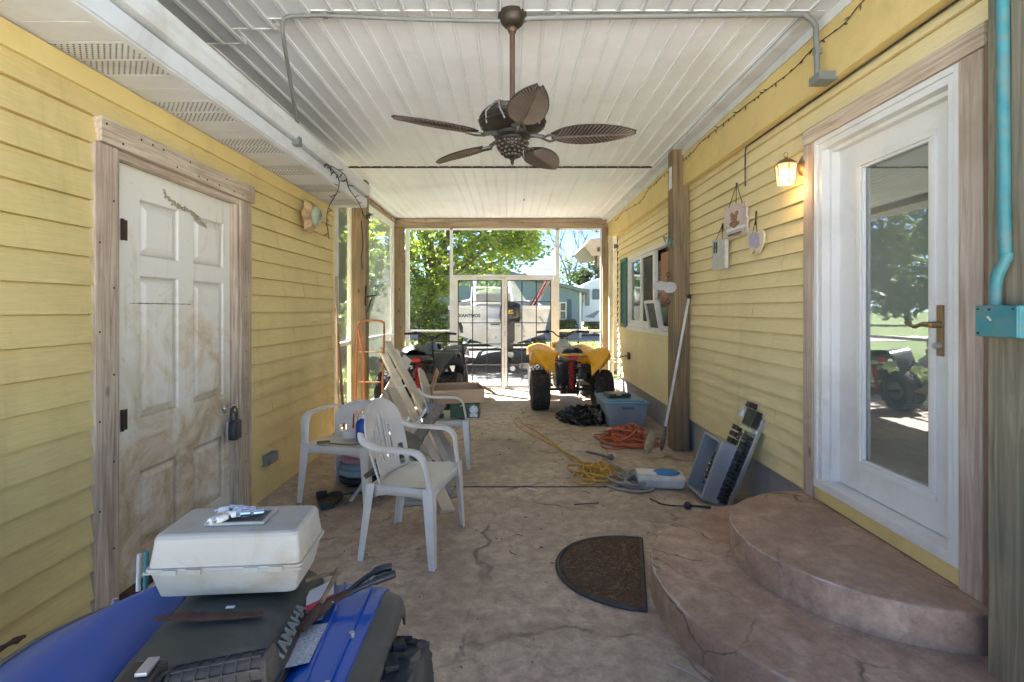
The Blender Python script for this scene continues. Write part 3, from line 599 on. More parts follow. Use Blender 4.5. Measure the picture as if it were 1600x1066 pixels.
for (x0, x1, hs) in ((711.5, 788, 780), (788.5, 865, 796)):
    dm_ = MB(); x0, x1 = x0, x1
    bx_px(dm_, x0, x1, 433.5, 438, 0.04); bx_px(dm_, x0, x1, 604, 608, 0.04); bx_px(dm_, x0, x0 + 4.5, 438, 604, 0.04); bx_px(dm_, x1 - 4.5, x1, 438, 604, 0.04)
    do = dm_.build('screen_door', M['whitem'], SE, world=True)
    p = atY(x0 + 4.5, 604, YB); q = atY(x1 - 4.5, 438, YB)
    MB().add([(p.x, YB + .006, p.z), (q.x, YB + .006, p.z), (q.x, YB + .006, q.z), (p.x, YB + .006, q.z)], [(0, 1, 2, 3)]).build('screen_mesh', M['screen'], do, world=True)
    gb = MB()
    wpx = (x1 - x0 - 9) / 3
    for k in (0, 1, 2, 3): xx = x0 + 4.5 + wpx * k; p = atY(xx, 604, YB - .014); q = atY(xx, 438, YB - .014); gb.cyl((p.x, YB - .014, p.z), (p.x, YB - .014, q.z), 0.009, n=8)
    for k in range(6): yy = 438.5 + 33 * k; p = atY(x0 + 4.5, yy, YB - .014); q = atY(x1 - 4.5, yy, YB - .014); gb.cyl((p.x, YB - .014, p.z), (q.x, YB - .014, p.z), 0.009, n=8)
    gb.build('security_grille', M['iron'], do, world=True)
p = atY(789, 521, YB - .03); MB().cbox((p.x, p.y, p.z), (0.03, 0.03, 0.09)).cyl((p.x, p.y - .02, p.z), (p.x, p.y - .06, p.z), 0.014).build('door_latch', M['steel'], SE, world=True, bevel=0.004)
XS = -2.075
f = MB()
def sb(y0, y1, z0, z1): f.box(XS - 0.025, XS + 0.025, y0, y1, z0, z1)
sb(5.76, 6.0, 0, 2.92); sb(6.46, 6.62, 0, 2.92); sb(8.72, 8.86, 0, 2.92); sb(5.27, 5.35, 0, 2.92)
sb(6.62, 8.72, 2.83, 2.92); sb(6.62, 8.72, 0.955, 1.0); sb(6.0, 6.46, 0.955, 1.0); sb(6.0, 6.46, 2.86, 2.92); sb(5.35, 5.76, 0.955, 1.0); sb(6.62, 8.72, 0, 0.06); sb(6.0, 6.46, 0, 0.06); sb(5.35, 5.76, 2.86, 2.92)
f.build('screen_frame', M['whitem'], SE, world=True)
s_ = MB()
for (a, b_) in ((5.35, 5.76), (6.0, 6.46), (6.62, 8.72)):
    s_.add([(XS, a, 0.06), (XS, b_, 0.06), (XS, b_, 2.84), (XS, a, 2.84)], [(0, 1, 2, 3)])
s_.build('screen_mesh', M['screens'], SE, world=True)
pnl = MB().box(-2.1, XL - 0.0, 5.266, 5.30, 2.48, 2.95); pnl.build('filler_panel', M['vinyl'], SE, world=True)

# ------------------------------------------------------------------ entrance steps
def half_oval(cx, cy, rx, ryn, ryf, n=48, jit=0.004, sx=1.0):
    n = 110
    out = []
    for k in range(n + 1):
        a = PI / 2 + PI * k / n; c_ = math.cos(a); s2 = math.sin(a)
        ry = ryf if s2 > 0 else ryn
        q = 1 + jit * (noise.noise(Vector((k * 0.35, rx, 3))) + .5 * noise.noise(Vector((k * 1.3, rx, 9))))
        out.append((cx + rx * sx * c_ * q, cy + ry * s2 * q))
    return out
def step(name, poly, z0, z1, label):
    mb = MB(); n = len(poly); cxm = sum(p[0] for p in poly) / n; cym = sum(p[1] for p in poly) / n
    rings = []
    for (ins, z) in ((0.0, z0), (-0.004, z0 + (z1 - z0) * .35), (-0.006, z0 + (z1 - z0) * .7), (0.0, z1 - 0.014), (0.004, z1 - 0.005), (0.011, z1 - 0.001), (0.03, z1)):
        rings.append([((p[0] + (cxm - p[0]) * ins / 0.8), p[1] + (cym - p[1]) * ins / 0.8, z + 0.003 * noise.noise(Vector((p[0] * 5, p[1] * 5, z * 9)))) for p in poly])
    for k in range(1, 9):
        t = 1 - k / 9; rr = rings[6]
        rings.append([(cxm + (p[0] - cxm) * t, cym + (p[1] - cym) * t, z1 + 0.004 * noise.noise(Vector((p[0] * t * 4, p[1] * t * 4, 1)))) for p in rr])
    vs = [p for r_ in rings for p in r_]
    fs = [(i * n + k, i * n + (k + 1) % n, (i + 1) * n + (k + 1) % n, (i + 1) * n + k) for i in range(len(rings) - 1) for k in range(n)]
    fs.append(tuple((len(rings) - 1) * n + k for k in range(n))); mb.add(vs, fs)
    return mb
ST = thing('entrance_steps', 'two rounded stamped concrete steps in front of the white glazed door', 'steps', (1.7, 2.4, 0))
step('lower', half_oval(1.795, 2.34, 1.12, 1.0, 0.95, jit=0.005), 0.0, 0.158, '').build('lower_step', M['step'], ST, world=True, smooth=50)
step('upper', half_oval(1.775, 2.44, 0.67, 0.63, 0.62, jit=0.005), 0.150, 0.309, '').build('upper_step', M['step'], ST, world=True, smooth=50)
# ------------------------------------------------------------------ ceiling fan
FAN = thing('ceiling_fan', 'dark bronze ceiling fan with five leaf-shaped blades hanging on a long rod', 'ceiling fan', (0.005, 2.72, 3.02))
MB().lathe([(0.062, 0.0), (0.075, -0.015), (0.078, -0.05), (0.068, -0.06), (0.062, -0.075), (0.045, -0.095), (0.03, -0.10)], n=28).build('canopy', M['bronze'], FAN, smooth=35)
MB().cyl((0, 0, -0.09), (0, 0, -0.52), 0.0145, n=14).lathe([(0.02, -0.10), (0.026, -0.115), (0.02, -0.13)]).build('down_rod', mat('rusty_rod', (0.10, 0.055, 0.04), 0.5, 0.3), FAN, smooth=35)
pr = [(0.02, -0.50), (0.032, -0.505), (0.036, -0.52), (0.09, -0.53), (0.135, -0.548), (0.15, -0.557), (0.146, -0.566), (0.168, -0.575), (0.164, -0.585), (0.179, -0.594), (0.174, -0.604), (0.181, -0.614), (0.172, -0.626), (0.176, -0.634), (0.158, -0.648), (0.12, -0.665), (0.085, -0.675)]
MB().lathe(pr, n=36).build('motor_housing', M['bronze'], FAN, smooth=25)
sp = MB()
for k in range(5):
    a = R(20 + 72 * k); 
    for da in (-.12, .12):
        sp.tube([(0.05 * math.cos(a), 0.05 * math.sin(a), -0.518), (0.14 * math.cos(a + da * .6), 0.14 * math.sin(a + da * .6), -0.543), (0.184 * math.cos(a + da * 2), 0.184 * math.sin(a + da * 2), -0.60), (0.165 * math.cos(a + da * 3), 0.165 * math.sin(a + da * 3), -0.65)], 0.005, 6)
sp.build('housing_rib', M['greyp'], FAN, smooth=40)
MB().lathe([(0.10, -0.675), (0.10, -0.692), (0.07, -0.70), (0.07, -0.712)], n=28).build('flywheel', M['bronze'], FAN, smooth=30)
bw = MB().lathe([(0.074, -0.712), (0.08, -0.722), (0.076, -0.738), (0.062, -0.765), (0.04, -0.787), (0.02, -0.797), (0.012, -0.80), (0.015, -0.812), (0.008, -0.822), (0.01, -0.83), (0.002, -0.845)], n=28)
for i in range(5):
    for k in range(12):
        a = 2 * PI * (k + (i % 2) / 2) / 12; r = [0.079, 0.074, 0.064, 0.052, 0.036][i]; z = [-.725, -.742, -.76, -.775, -.789][i]
        bw.ball((r * math.cos(a), r * math.sin(a), z), (0.014, 0.014, 0.012), n=6, m=4)
bw.build('switch_cup', M['bronze'], FAN, smooth=40)
MB().tube([(0.06, -0.03, -0.76), (0.062, -0.03, -1.03)], 0.0012, 5).ball((0.062, -0.03, -1.035), 0.006).build('pull_chain', M['steel'], FAN)
def blade_pt(u, v):     # u across -1..1, v along 0..1
    L = 0.44; w = 0.088 * (math.sin(PI * min(v, 1) ** 0.8)) ** 0.62 if 0 < v < 1 else 0.0
    w = max(w, 0.022 if v < .5 else 0.012)
    return (0.21 + L * v, u * w, -0.006 * (1 - u * u))
bl = MB().grid(lambda u, v: blade_pt(u * 2 - 1, v), 8, 26)
rb_ = MB()
for i in range(19):
    v0 = 0.05 + i * 0.047
    for sg in (-1, 1):
        P = []
        for q in range(5):
            u = 0.04 + 0.95 * q / 4; vv = min(v0 + 0.10 * q / 4, 0.985); p = blade_pt(sg * u, vv); P.append((p[0], p[1], p[2] - 0.004))
        rb_.tube(P, 0.0046, 4)
rb_.tube([(blade_pt(0, v)[0], 0, blade_pt(0, v)[2] - 0.005) for v in (0.02, .3, .6, .9, .985)], [0.008, .007, .006, .005, .003], 6)
bl.tube([(*blade_pt(-1, k / 24)[:2], 0) for k in range(25)], 0.0045, 5).tube([(*blade_pt(1, k / 24)[:2], 0) for k in range(25)], 0.0045, 5)
irm = MB().tube([(0.08, 0, 0.012), (0.13, 0, 0.004), (0.17, 0, -0.006)], [0.014, 0.011, 0.012], 8)
irm.tube([(0.16, 0, -0.012), (0.20, -0.032, -0.014), (0.27, 0, -0.014), (0.20, 0.032, -0.014)], 0.0075, 6, closed=True)
b0 = bl.build('blade', M['blade'], FAN, smooth=30); r0 = rb_.build('blade_ribs', mat('blade_rib_tan', (0.115, 0.09, 0.07), 0.55, var=.2), b0); r0['kind'] = 'stuff'; i0 = irm.build('blade_iron', mat('iron_grey_green', (0.10, 0.10, 0.08), 0.4, 0.5), b0, smooth=40)
for k, ang in enumerate((-8, 64, 136, 208, 280)):
    b = b0 if k == 0 else b0.copy()
    if k: COL.objects.link(b); c_ = i0.copy(); COL.objects.link(c_); c_.parent = b; d_ = r0.copy(); COL.objects.link(d_); d_.parent = b; b.parent = FAN
    b.matrix_basis = T(0, 0, -0.695) @ RZ(ang) @ RX(-13) 

# ------------------------------------------------------------------ conduit runs
def conduit(name, pts, r, m, label, clamps=(), boxes=(), n=6):
    t = thing(name, label, 'conduit', pts[0])
    MB().tube(smooth_path(pts, n), r, 10).build('pipe', m, t, smooth=40, world=True)
    for (c_, d, rot) in boxes: MB().cbox(c_, d, rot).build('junction_box', m, t, bevel=0.005, world=True)
    for (c_, d) in clamps: MB().cbox(c_, d).build('clamp', m, t, bevel=0.003, world=True)
    return t
conduit('electrical_conduit', [(-1.455, 3.44, 2.62), (-1.44, 3.40, 2.66), (-1.27, 2.84, 2.86), (-1.235, 2.73, 2.94), (-1.20, 2.71, 2.968), (-1.13, 2.71, 2.975), (-0.98, 2.71, 2.976), (-0.5, 2.72, 2.962), (-0.06, 2.72, 2.952)], 0.0115, M['greyp'],
    'thin grey conduit running left from the ceiling fan down to the white gutter', clamps=[((-1.0, 2.71, 2.98), (0.03, 0.03, 0.03))], boxes=[((-1.468, 3.46, 2.57), (0.05, 0.06, 0.10), None)])
conduit('electrical_conduit', [(0.07, 2.72, 2.952), (0.14, 2.72, 2.97), (0.9, 2.71, 2.976), (1.50, 2.70, 2.976), (1.575, 2.70, 2.965), (1.622, 2.70, 2.92), (1.628, 2.70, 2.85), (1.64, 2.71, 2.655)], 0.0145, M['greyp'],
    'grey conduit running right from the ceiling fan down to the yellow beam', clamps=[((0.25, 2.72, 2.98), (0.03, 0.035, 0.03)), ((1.636, 2.705, 2.78), (0.034, 0.034, 0.03))], boxes=[((1.665, 2.70, 2.632), (0.10, 0.10, 0.045), None)])
tc = conduit('teal_conduit', [(1.614, 1.663, 3.4), (1.614, 1.663, 2.6), (1.614, 1.655, 1.66), (1.614, 1.648, 1.58), (1.604, 1.672, 1.50), (1.604, 1.675, 1.41)], 0.0175, M['teal'], 'teal painted conduit and switch box on the big post at the right edge', boxes=[])
bb = MB().cbox((1.606, 1.643, 1.362), (0.055, 0.145, 0.104)).build('switch_box', M['teal'], tc, world=True, bevel=0.004)
MB().cbox((1.5755, 1.643, 1.362), (0.006, 0.141, 0.10)).build('cover_plate', M['teal'], bb, world=True, bevel=0.002)
MB().cyl((1.573, 1.66, 1.365), (1.562, 1.66, 1.377), 0.004).build('toggle', M['steel'], bb, world=True)
for (dy, dz) in ((.06, .04), (.06, -.04), (.02, .038), (-.06, .04)): MB().cyl((1.573, 1.643 + dy, 1.362 + dz), (1.569, 1.643 + dy, 1.362 + dz), 0.0035).build('screw', M['rust'], bb, world=True)

# ------------------------------------------------------------------ wall lantern (lit)
lp = onwall(1228, 272, 1.66)
WLn = thing('wall_lantern', 'lit brass coach lantern with frosted panes beside the white door', 'wall lamp', (lp.x, lp.y, lp.z))
brs = mat('tarnished_brass', (0.30, 0.20, 0.11), 0.4, 0.7, var=0.3)
MB().lathe([(0.062, 0.0), (0.06, 0.012), (0.045, 0.018), (0.03, 0.03), (0.012, 0.034)], T(0.105, -0.02, 0.045) @ RY(-90) @ RX(0), 24).build('back_plate', brs, WLn, smooth=40)
MB().tube(smooth_path([(0.085, -0.02, 0.05), (0.05, -0.015, 0.055), (0.02, 0, 0.075), (0.0, 0, 0.08)], 5), 0.008, 8).build('arm', brs, WLn, smooth=40)
hx = lambda r, z, k: (r * math.cos(PI / 3 * k + .3), r * math.sin(PI / 3 * k + .3), z)
MB().lathe([(0.062, 0.055), (0.057, 0.064), (0.035, 0.082), (0.012, 0.092), (0.006, 0.10)], n=24).tube([(0.0 + 0.012 * math.cos(a), 0, 0.115 + 0.016 * math.sin(a)) for a in [2 * PI * k / 12 for k in range(12)]], 0.0025, 5, closed=True).build('cap', brs, WLn, smooth=40)
fr_ = MB()
for k in range(6): fr_.tube([hx(0.062, 0.055, k), hx(0.05, -0.06, k)], 0.0035, 5); fr_.tube([hx(0.05, -0.06, k), hx(0.05, -0.06, k + 1)], 0.0035, 5)
fr_.build('lantern_frame', brs, WLn)
gl_ = MB().lathe([(0.058, 0.052), (0.046, -0.058)], Matrix.Rotation(.3, 4, 'Z'), 6, caps=False); gl_.build('lamp_glass', mat('frosted_pane', (0.8, 0.7, 0.5), 0.4, alpha=0.45, emis=(1.0, 0.66, 0.30), es=0.16), WLn)
MB().ball((0, 0, -0.005), (0.022, 0.022, 0.032)).build('bulb', mat('lit_bulb', (1, 0.9, 0.7), 0.3, emis=(1, 0.72, 0.38), es=1.5), WLn, smooth=60)
ld = bpy.data.lights.new('lantern_light', 'POINT'); ld.energy = 0.22; ld.color = (1, 0.62, 0.25); ld.shadow_soft_size = 0.03
lo = bpy.data.objects.new('lantern_light', ld); COL.objects.link(lo); lo.parent = WLn; lo.location = (0.0, 0, -0.075)

# ------------------------------------------------------------------ things hung on the right wall
XW = XR - 0.016
def hang_wire(mb, pts): mb.tube(pts, 0.003, 5)
def wp(px, py, X=XW - 0.012): return onwall(px, py, X)
def wall_poly(mb, pix, X0, X1):
    k = len(pix); vs = []
    for X in (X0, X1):
        for (px, py) in pix: p = onwall(px, py, X0); vs.append((X, p.y, p.z))
    mb.add(vs, [tuple(range(k)), tuple(range(k, 2 * k))[::-1]] + [(i, (i + 1) % k, k + (i + 1) % k, k + i) for i in range(k)])
def on_face(mb, pix, X0, d=0.002): wall_poly(mb, pix, X0 - d, X0 + 0.0005)
S1 = thing('wall_sign', 'pale wooden slat sign with a brown bear hung by three wires from the wall', 'sign', wp(1150, 340))
m_ = MB(); XS1 = XW - 0.022
rows = [(1132, 1164, 322, 331), (1131, 1166, 331, 339), (1132, 1165, 338.5, 347), (1131, 1167, 346.5, 355), (1133, 1166, 355, 363), (1133, 1167, 363, 372)]
for (a, b_, c_, d) in rows:
    wall_poly(m_, [(a, c_ + 2.5), (b_, c_ - 7.5), (b_, d - 8.2), (a, d + 1.7)], XS1, XS1 + 0.016)
m_.build('slat_board', mat('whitewashed_wood', (0.60, 0.50, 0.46), 0.8, var=0.12, scale=8, dirt=(0.35, 0.25, 0.2), dirt_amt=0.5, dirt_scale=20), S1, world=True, bevel=0.0015)
m_ = MB()
def disc(mb, px, py, rpx, X, h, sx=1.0):
    p = onwall(px, py, X); r = rpx * p.y / FPX * 2.3
    mb.ball((p.x, p.y, p.z), (h, r * sx, r * 0.62), n=12, m=8)
disc(m_, 1147.5, 341, 4.6, XS1, 0.010); disc(m_, 1143.5, 336, 2.4, XS1, 0.008); disc(m_, 1151, 333, 2.6, XS1, 0.008); disc(m_, 1148, 350, 5.0, XS1, 0.012, .9); disc(m_, 1143, 351, 2.3, XS1, 0.012); disc(m_, 1153, 348, 2.3, XS1, 0.012); disc(m_, 1147, 343.5, 2.0, XS1 - .008, 0.006)
m_.build('bear_figure', mat('painted_brown', (0.26, 0.14, 0.085), 0.7, var=0.45, scale=60), S1, world=True, smooth=60)
m_ = MB(); on_face(m_, [(1135, 359), (1163, 350.5), (1163, 355), (1135, 363.5)], XS1, 0.004); m_.build('name_bar', M['paper'], S1, world=True)
m_ = MB(); on_face(m_, [(1137, 367), (1157, 361), (1157, 364.5), (1137, 370.5)], XS1, 0.006); m_.build('twig', mat('brown_twig', (0.16, 0.11, 0.09), 0.8, var=0.5, scale=50), S1, world=True)
m_ = MB(); top = wp(1151, 288)
hang_wire(m_, [top, wp(1139, 325, XS1)]); hang_wire(m_, [top, wp(1160, 318, XS1)]); hang_wire(m_, [top, wp(1150, 318)]); m_.cbox(tuple(top), (0.01, 0.012, 0.02)); m_.build('hanging_wire', M['bronze'], S1, world=True)
S2 = thing('wall_sign', 'small upright weathered white plank with dark letters low on the left, hung by a string', 'sign', wp(1122, 395))
X2 = XW - 0.05; m_ = MB(); wall_poly(m_, [(1113.5, 376), (1132.5, 373.5), (1132, 419.5), (1113, 421)], X2, X2 + 0.03); m_.build('plank', mat('weathered_white_plank', (0.52, 0.52, 0.49), 0.8, var=0.2, scale=12, dirt=(0.25, 0.2, 0.16), dirt_amt=0.5, dirt_scale=12), S2, world=True, bevel=0.003)
m_ = MB()
for q in ([(1115, 379), (1117, 378.7), (1117, 396), (1115, 396)], [(1118.2, 378.6), (1120.4, 378.3), (1120.4, 395.6), (1118.2, 395.8)], [(1115, 386), (1120.4, 385.5), (1120.4, 388.5), (1115, 389)]): on_face(m_, q, X2)
m_.build('lettering', M['black'], S2, world=True)
m_ = MB(); hang_wire(m_, [wp(1119, 375, X2), wp(1129, 351)]); hang_wire(m_, [wp(1129, 351), wp(1128.5, 374, X2)]); m_.cbox(tuple(wp(1129, 354)), (0.01, 0.012, 0.05)); m_.build('hanging_string', M['bronze'], S2, world=True)
S3 = thing('wall_ornament', 'cream and lilac angel wings hung between the slat sign and the lantern', 'ornament', wp(1180, 375))
X3 = XW - 0.03; lw_ = [(1170, 362), (1174, 358.5), (1179, 364), (1179.5, 386), (1176, 395), (1171.5, 396), (1171, 388), (1167, 380), (1166.5, 370)]
rw_ = [(1180, 364), (1186, 359.5), (1190, 360.5), (1193, 366), (1192, 378), (1188, 388), (1184, 395), (1180, 395.5), (1180, 386)]
m_ = MB(); wall_poly(m_, lw_, X3, X3 + 0.015); wall_poly(m_, rw_, X3, X3 + 0.015); m_.build('wings', mat('cream_enamel', (0.66, 0.58, 0.40), 0.5, var=0.1), S3, world=True, bevel=0.004)
m_ = MB(); on_face(m_, [(1171, 367), (1179, 364), (1186, 366), (1186, 382), (1181, 387), (1172, 387), (1170.5, 378)], X3, 0.006); m_.build('lilac_centre', mat('lilac_glitter', (0.40, 0.37, 0.47), 0.5, var=0.25, scale=60), S3, world=True, bevel=0.002)
m_ = MB(); hang_wire(m_, [wp(1176, 364, X3), wp(1181, 340)]); hang_wire(m_, [wp(1181, 340), wp(1183, 363, X3)]); m_.tube([wp(1181.5, 330), wp(1180.5, 352)], 0.006, 6); m_.build('hanging_ribbon', M['bronze'], S3, world=True)
# string of lights along the yellow beam
def light_string(name, pts, label, n, m=None, gap=0.05, seed=1, bulb=0.018, r=0.0028):
    random.seed(seed); P = smooth_path(pts, n); mb = MB().tube(P, r, 5); bb = MB(); acc = 0
    for a, b_ in zip(P, P[1:]):
        acc += (b_ - a).length
        if acc > gap:
            acc = 0; d = Vector((random.uniform(-1, 1), random.uniform(-1, 1), random.uniform(-1.2, .5))).normalized()
            bb.tube([a, a + d * bulb, a + d * bulb * 1.9], [0.0035, 0.0045, 0.001], 5)
    t = thing(name, label, 'string lights', tuple(P[0])); mb.build('cable', M['black'], t, world=True); bb.build('bulbs', m or M['black'], t, world=True)['kind'] = 'stuff'
    return t
XB = 1.692
pts = [onwall(px, py, XB) for px, py in ((1395, -40), (1345, 5), (1318, 38), (1276, 70), (1240, 108), (1205, 135), (1172, 160), (1140, 185), (1118, 203), (1095, 222), (1085, 235), (1072, 246), (1050, 262), (1030, 280), (1012, 298), (998, 318), (975, 330), (962, 345))]
light_string('string_lights', pts, 'unlit dark string lights looping along the long yellow beam', 5, gap=0.055)
light_string('string_lights', [(-2.03, 6.6, 3.0), (-2.02, 7.0, 2.97), (-2.02, 7.6, 2.98), (-2.02, 8.3, 2.96), (-1.98, 8.88, 2.98), (-1.6, 8.92, 2.93), (-1.1, 8.92, 2.95), (-0.4, 8.925, 2.97), (0.4, 8.92, 2.93), (1.2, 8.92, 2.95), (1.65, 8.93, 2.9)], 'unlit string lights stapled along the far wood beam', 8, gap=0.07, seed=2)
light_string('string_lights', [(-1.47, 4.0, 2.56), (-1.44, 4.2, 2.5), (-1.46, 4.25, 2.40), (-1.55, 4.3, 2.28), (-1.57, 4.3, 2.16), (-1.55, 4.3, 2.0)], 'dark tangle of string lights dangling off the gutter beside the screens', 8, gap=0.04, seed=3, bulb=0.03, r=0.004)
light_string('string_lights', [(-1.47, 4.0, 2.56), (-1.42, 4.3, 2.55), (-1.40, 4.35, 2.45), (-1.33, 4.4, 2.33), (-1.28, 4.42, 2.2), (-1.30, 4.6, 2.28), (-1.42, 5.1, 2.36)], 'short dark light strand hooked from the gutter to the post', 8, gap=0.05, seed=4, bulb=0.03, r=0.004)
# cable on the soffit, hanging thread by the fan
# ornament on the left wall
q = onwall(481, 338, XL + 0.06)
O1 = thing('wall_ornament', 'faded green and tan petal-edged wall planter high on the left siding', 'ornament', (q.x, q.y, q.z))
m_ = MB(); nn = 10
ring0 = []; 
def pet(r, k): a = 2 * PI * k / 40; rr = r * (1 + 0.16 * math.cos(a * 6)); return (rr * math.cos(a), rr * math.sin(a) * 1.15)
m_.add([(0.0, *pet(0.12, k)) for k in range(40)] + [(0.05, *pet(0.085, k)) for k in range(40)] + [(0.065, 0, 0)], [(k, (k + 1) % 40, 40 + (k + 1) % 40, 40 + k) for k in range(40)] + [(40 + k, 40 + (k + 1) % 40, 80) for k in range(40)])
m_.build('petals', mat('tan_ceramic', (0.40, 0.27, 0.12), 0.5, var=0.35, scale=15), O1, solid=0.008)
MB().ball((0.07, 0, 0), (0.045, 0.075, 0.09)).build('face', mat('grey_green_glaze', (0.33, 0.36, 0.26), 0.35, var=0.25, scale=18), O1, smooth=60)
MB().tube([(0.115, -0.01, 0.05), (0.122, -0.012, 0.0), (0.112, -0.01, -0.035)], [0.004, 0.01, 0.006], 6).build('nose', M['greyp'], O1)
# grey outlet box on the left siding
q = onwall(421, 716, XL + 0.03)
m_ = MB().cbox((q.x, q.y, q.z), (0.06, 0.16, 0.075)); m_.cbox((q.x + 0.034, q.y, q.z), (0.008, 0.13, 0.06)); tagged('outlet_box', m_, M['greyp'], 'grey weatherproof outlet box low on the left siding', 'outlet box', bevel=0.006)
# lock box on the door knob
q = Vector((XD + 0.055, 3.325, 0.64))
LK = thing('lock_box', 'black key lock box hanging from the knob of the stained door', 'lock box', tuple(q))
MB().cbox((0.03, 0, -0.03), (0.05, 0.085, 0.13)).build('body', M['black'], LK, bevel=0.014)
MB().cbox((0.0, 0, -0.035), (0.012, 0.095, 0.14)).build('back_plate', M['steel'], LK, bevel=0.004)
MB().tube(smooth_path([(0.02, -0.03, 0.02), (0.02, -0.03, 0.09), (0.02, 0.0, 0.12), (0.02, 0.03, 0.09), (0.02, 0.03, 0.02)], 5), 0.009, 8).build('shackle', M['black'], LK, smooth=40)
# post decorations
q = Vector((1.592, 5.06, 1.40 + 35 * 5.0 / FPX))
HS = thing('hanging_sign', 'blank oval grey slate hung on scrolled wire on the post, between two loops', 'sign', (1.56, 4.98, 1.62))
m_ = MB().lathe([(0.001, -.006), (1, -.006), (1, .006), (0.001, .006)], T(0, 0, 0) @ RX(90) @ Matrix.Diagonal((0.065, 0.055, 1, 1)), 28, caps=False); m_.lathe([(0.001, -.005), (1, -.005), (1, .005), (0.001, .005)], T(-0.085, 0.004, 0.015) @ RX(90) @ Matrix.Diagonal((0.075, 0.045, 1, 1)), 24, caps=False)
m_.build('plaque', mat('pale_slate', (0.42, 0.42, 0.44), 0.6, var=0.15), HS, smooth=40)
m_ = MB()
for z in (0.125, -0.14): m_.tube([(-0.01 + 0.018 * math.cos(a), 0.01, z + 0.022 * math.sin(a)) for a in [2 * PI * k / 14 for k in range(14)]], 0.004, 5, closed=True)
m_.tube([(-0.01, 0.012, 0.105), (-0.02, 0.012, 0.04)], 0.003, 5).tube([(-0.01, 0.012, -0.12), (-0.01, 0.012, -0.03)], 0.003, 5); m_.build('scroll_wire', M['bronze'], HS)
FG = thing('wall_ornament', 'blue-grey metal winged ornament pinned on the brown post above the oval slate', 'ornament', (1.555, 4.98, 2.06))
m_ = MB().ball((0, 0, 0), (0.018, 0.02, 0.05)); m_.tube([(-.02, 0, 0.04), (-.055, 0, 0.06), (-.03, 0, -0.02)], [0.006, 0.012, 0.004], 6); m_.tube([(.015, 0, 0.03), (.04, 0, 0.01), (.03, 0, -0.06)], [0.006, 0.012, 0.004], 6); m_.tube([(-.015, 0, -0.03), (-.03, 0, -.07)], 0.005, 5); m_.tube([(0, 0, .04), (.005, -.01, .065), (-.01, 0, .07)], 0.007, 6)
m_.build('body', mat('verdigris', (0.14, 0.21, 0.20), 0.6, 0.4, var=0.4, scale=30), FG, smooth=60)
p1_ = (1.598, 5.0, 2.70); m_ = MB().cbox((1.597, 5.085, 2.72), (0.003, 0.09, 0.22)); m_.cbox((1.594, 5.085, 2.80), (0.003, 0.06, 0.03)); o = tagged('paper_note', m_, M['paper'], 'faded white paper tag stapled near the top of the brown post', 'paper')
# white pole leaning on the post
PL = thing('extension_pole', 'long white extension pole with a dark tip leaning on the brown post', 'pole', (1.1, 4.6, 0))
a = onfloor(1033, 710); a = Vector((a.x, a.y, 0.03)); b_ = atY(1082, 462, 4.97); b_.x = 1.59 + 0.17; b_ = Vector((1.745, 4.965, 1.53))
MB().tube([a + (b_ - a) * 0.16, b_], 0.0135, 10).build('pole', mat('white_fibreglass', (0.62, 0.62, 0.6), 0.4), PL, world=True, smooth=40)
MB().tube([a + (b_ - a) * 0.16, a + (b_ - a) * 0.10, a + (b_ - a) * 0.03, a], [0.016, 0.02, 0.022, 0.004], 8).build('brush_tip', mat('dirty_brush', (0.16, 0.13, 0.10), 0.8, var=0.6, scale=30), PL, world=True)
MB().tube([a + (b_ - a) * 0.985, a + (b_ - a) * 1.01], 0.017, 8).build('end_cap', M['rust'], PL, world=True)
# hook bracket on left post
m_ = MB().tube([(-1.81, 6.28, 1.70), (-1.81, 6.26, 1.45)], 0.012, 6).tube(smooth_path([(-1.80, 6.27, 1.56), (-1.72, 6.24, 1.57), (-1.66, 6.22, 1.575)], 4), 0.010, 6).tube(smooth_path([(-1.80, 6.27, 1.36), (-1.77, 6.24, 1.40), (-1.72, 6.24, 1.55)], 4), 0.009, 6)
m_.tube(smooth_path([(-1.86, 6.27, 2.5), (-1.84, 6.26, 2.2), (-1.86, 6.27, 2.05), (-1.84, 6.25, 1.9)], 5), 0.006, 5)
tagged('plant_hook', m_, M['iron'], 'black iron plant hook with a dangling cord on the post near the hand truck', 'hook')
# cord and outlet at the far right
m_ = MB().cbox((XW - 0.01, 7.56, 0.71 + 0.0), (0.03, 0.10, 0.10)); m_.tube(smooth_path([(XW - 0.03, 7.56, 0.71), (XW - 0.10, 7.7, 0.68), (XW - 0.05, 8.2, 0.60), (1.6, 8.75, 0.57), (1.35, 8.9, 0.56), (1.3, 9.3, 0.57)], 6), 0.009, 6)
tagged('outdoor_cord', m_, mat('brown_cord', (0.14, 0.10, 0.06), 0.7), 'brown cord running from a wall outlet out past the downspout', 'cord')
# fan unit propped in the window
FN = thing('window_fan', 'small framed window fan tilted in the open window', 'fan', (XR - 0.04, 6.05, WZ0 + 0.0))
m_ = MB(); MW = T(-0.005, 0, 0.0) @ RY(-10)
wframe(m_, -0.03, 0.03, -0.23, 0.23, 0.0, 0.36, 0.03); 
fo = m_.build('frame', M['white'], FN, bevel=0.003); 
fo.matrix_basis = MW
g_ = MB().box(-0.005, 0.005, -0.2, 0.2, 0.03, 0.33)
for i in range(11): g_.cbox((-0.02, 0, 0.05 + i * 0.027), (0.01, 0.4, 0.004))
g_.build('grille', mat('grey_grille', (0.13, 0.13, 0.125), 0.6, var=0.2), fo)
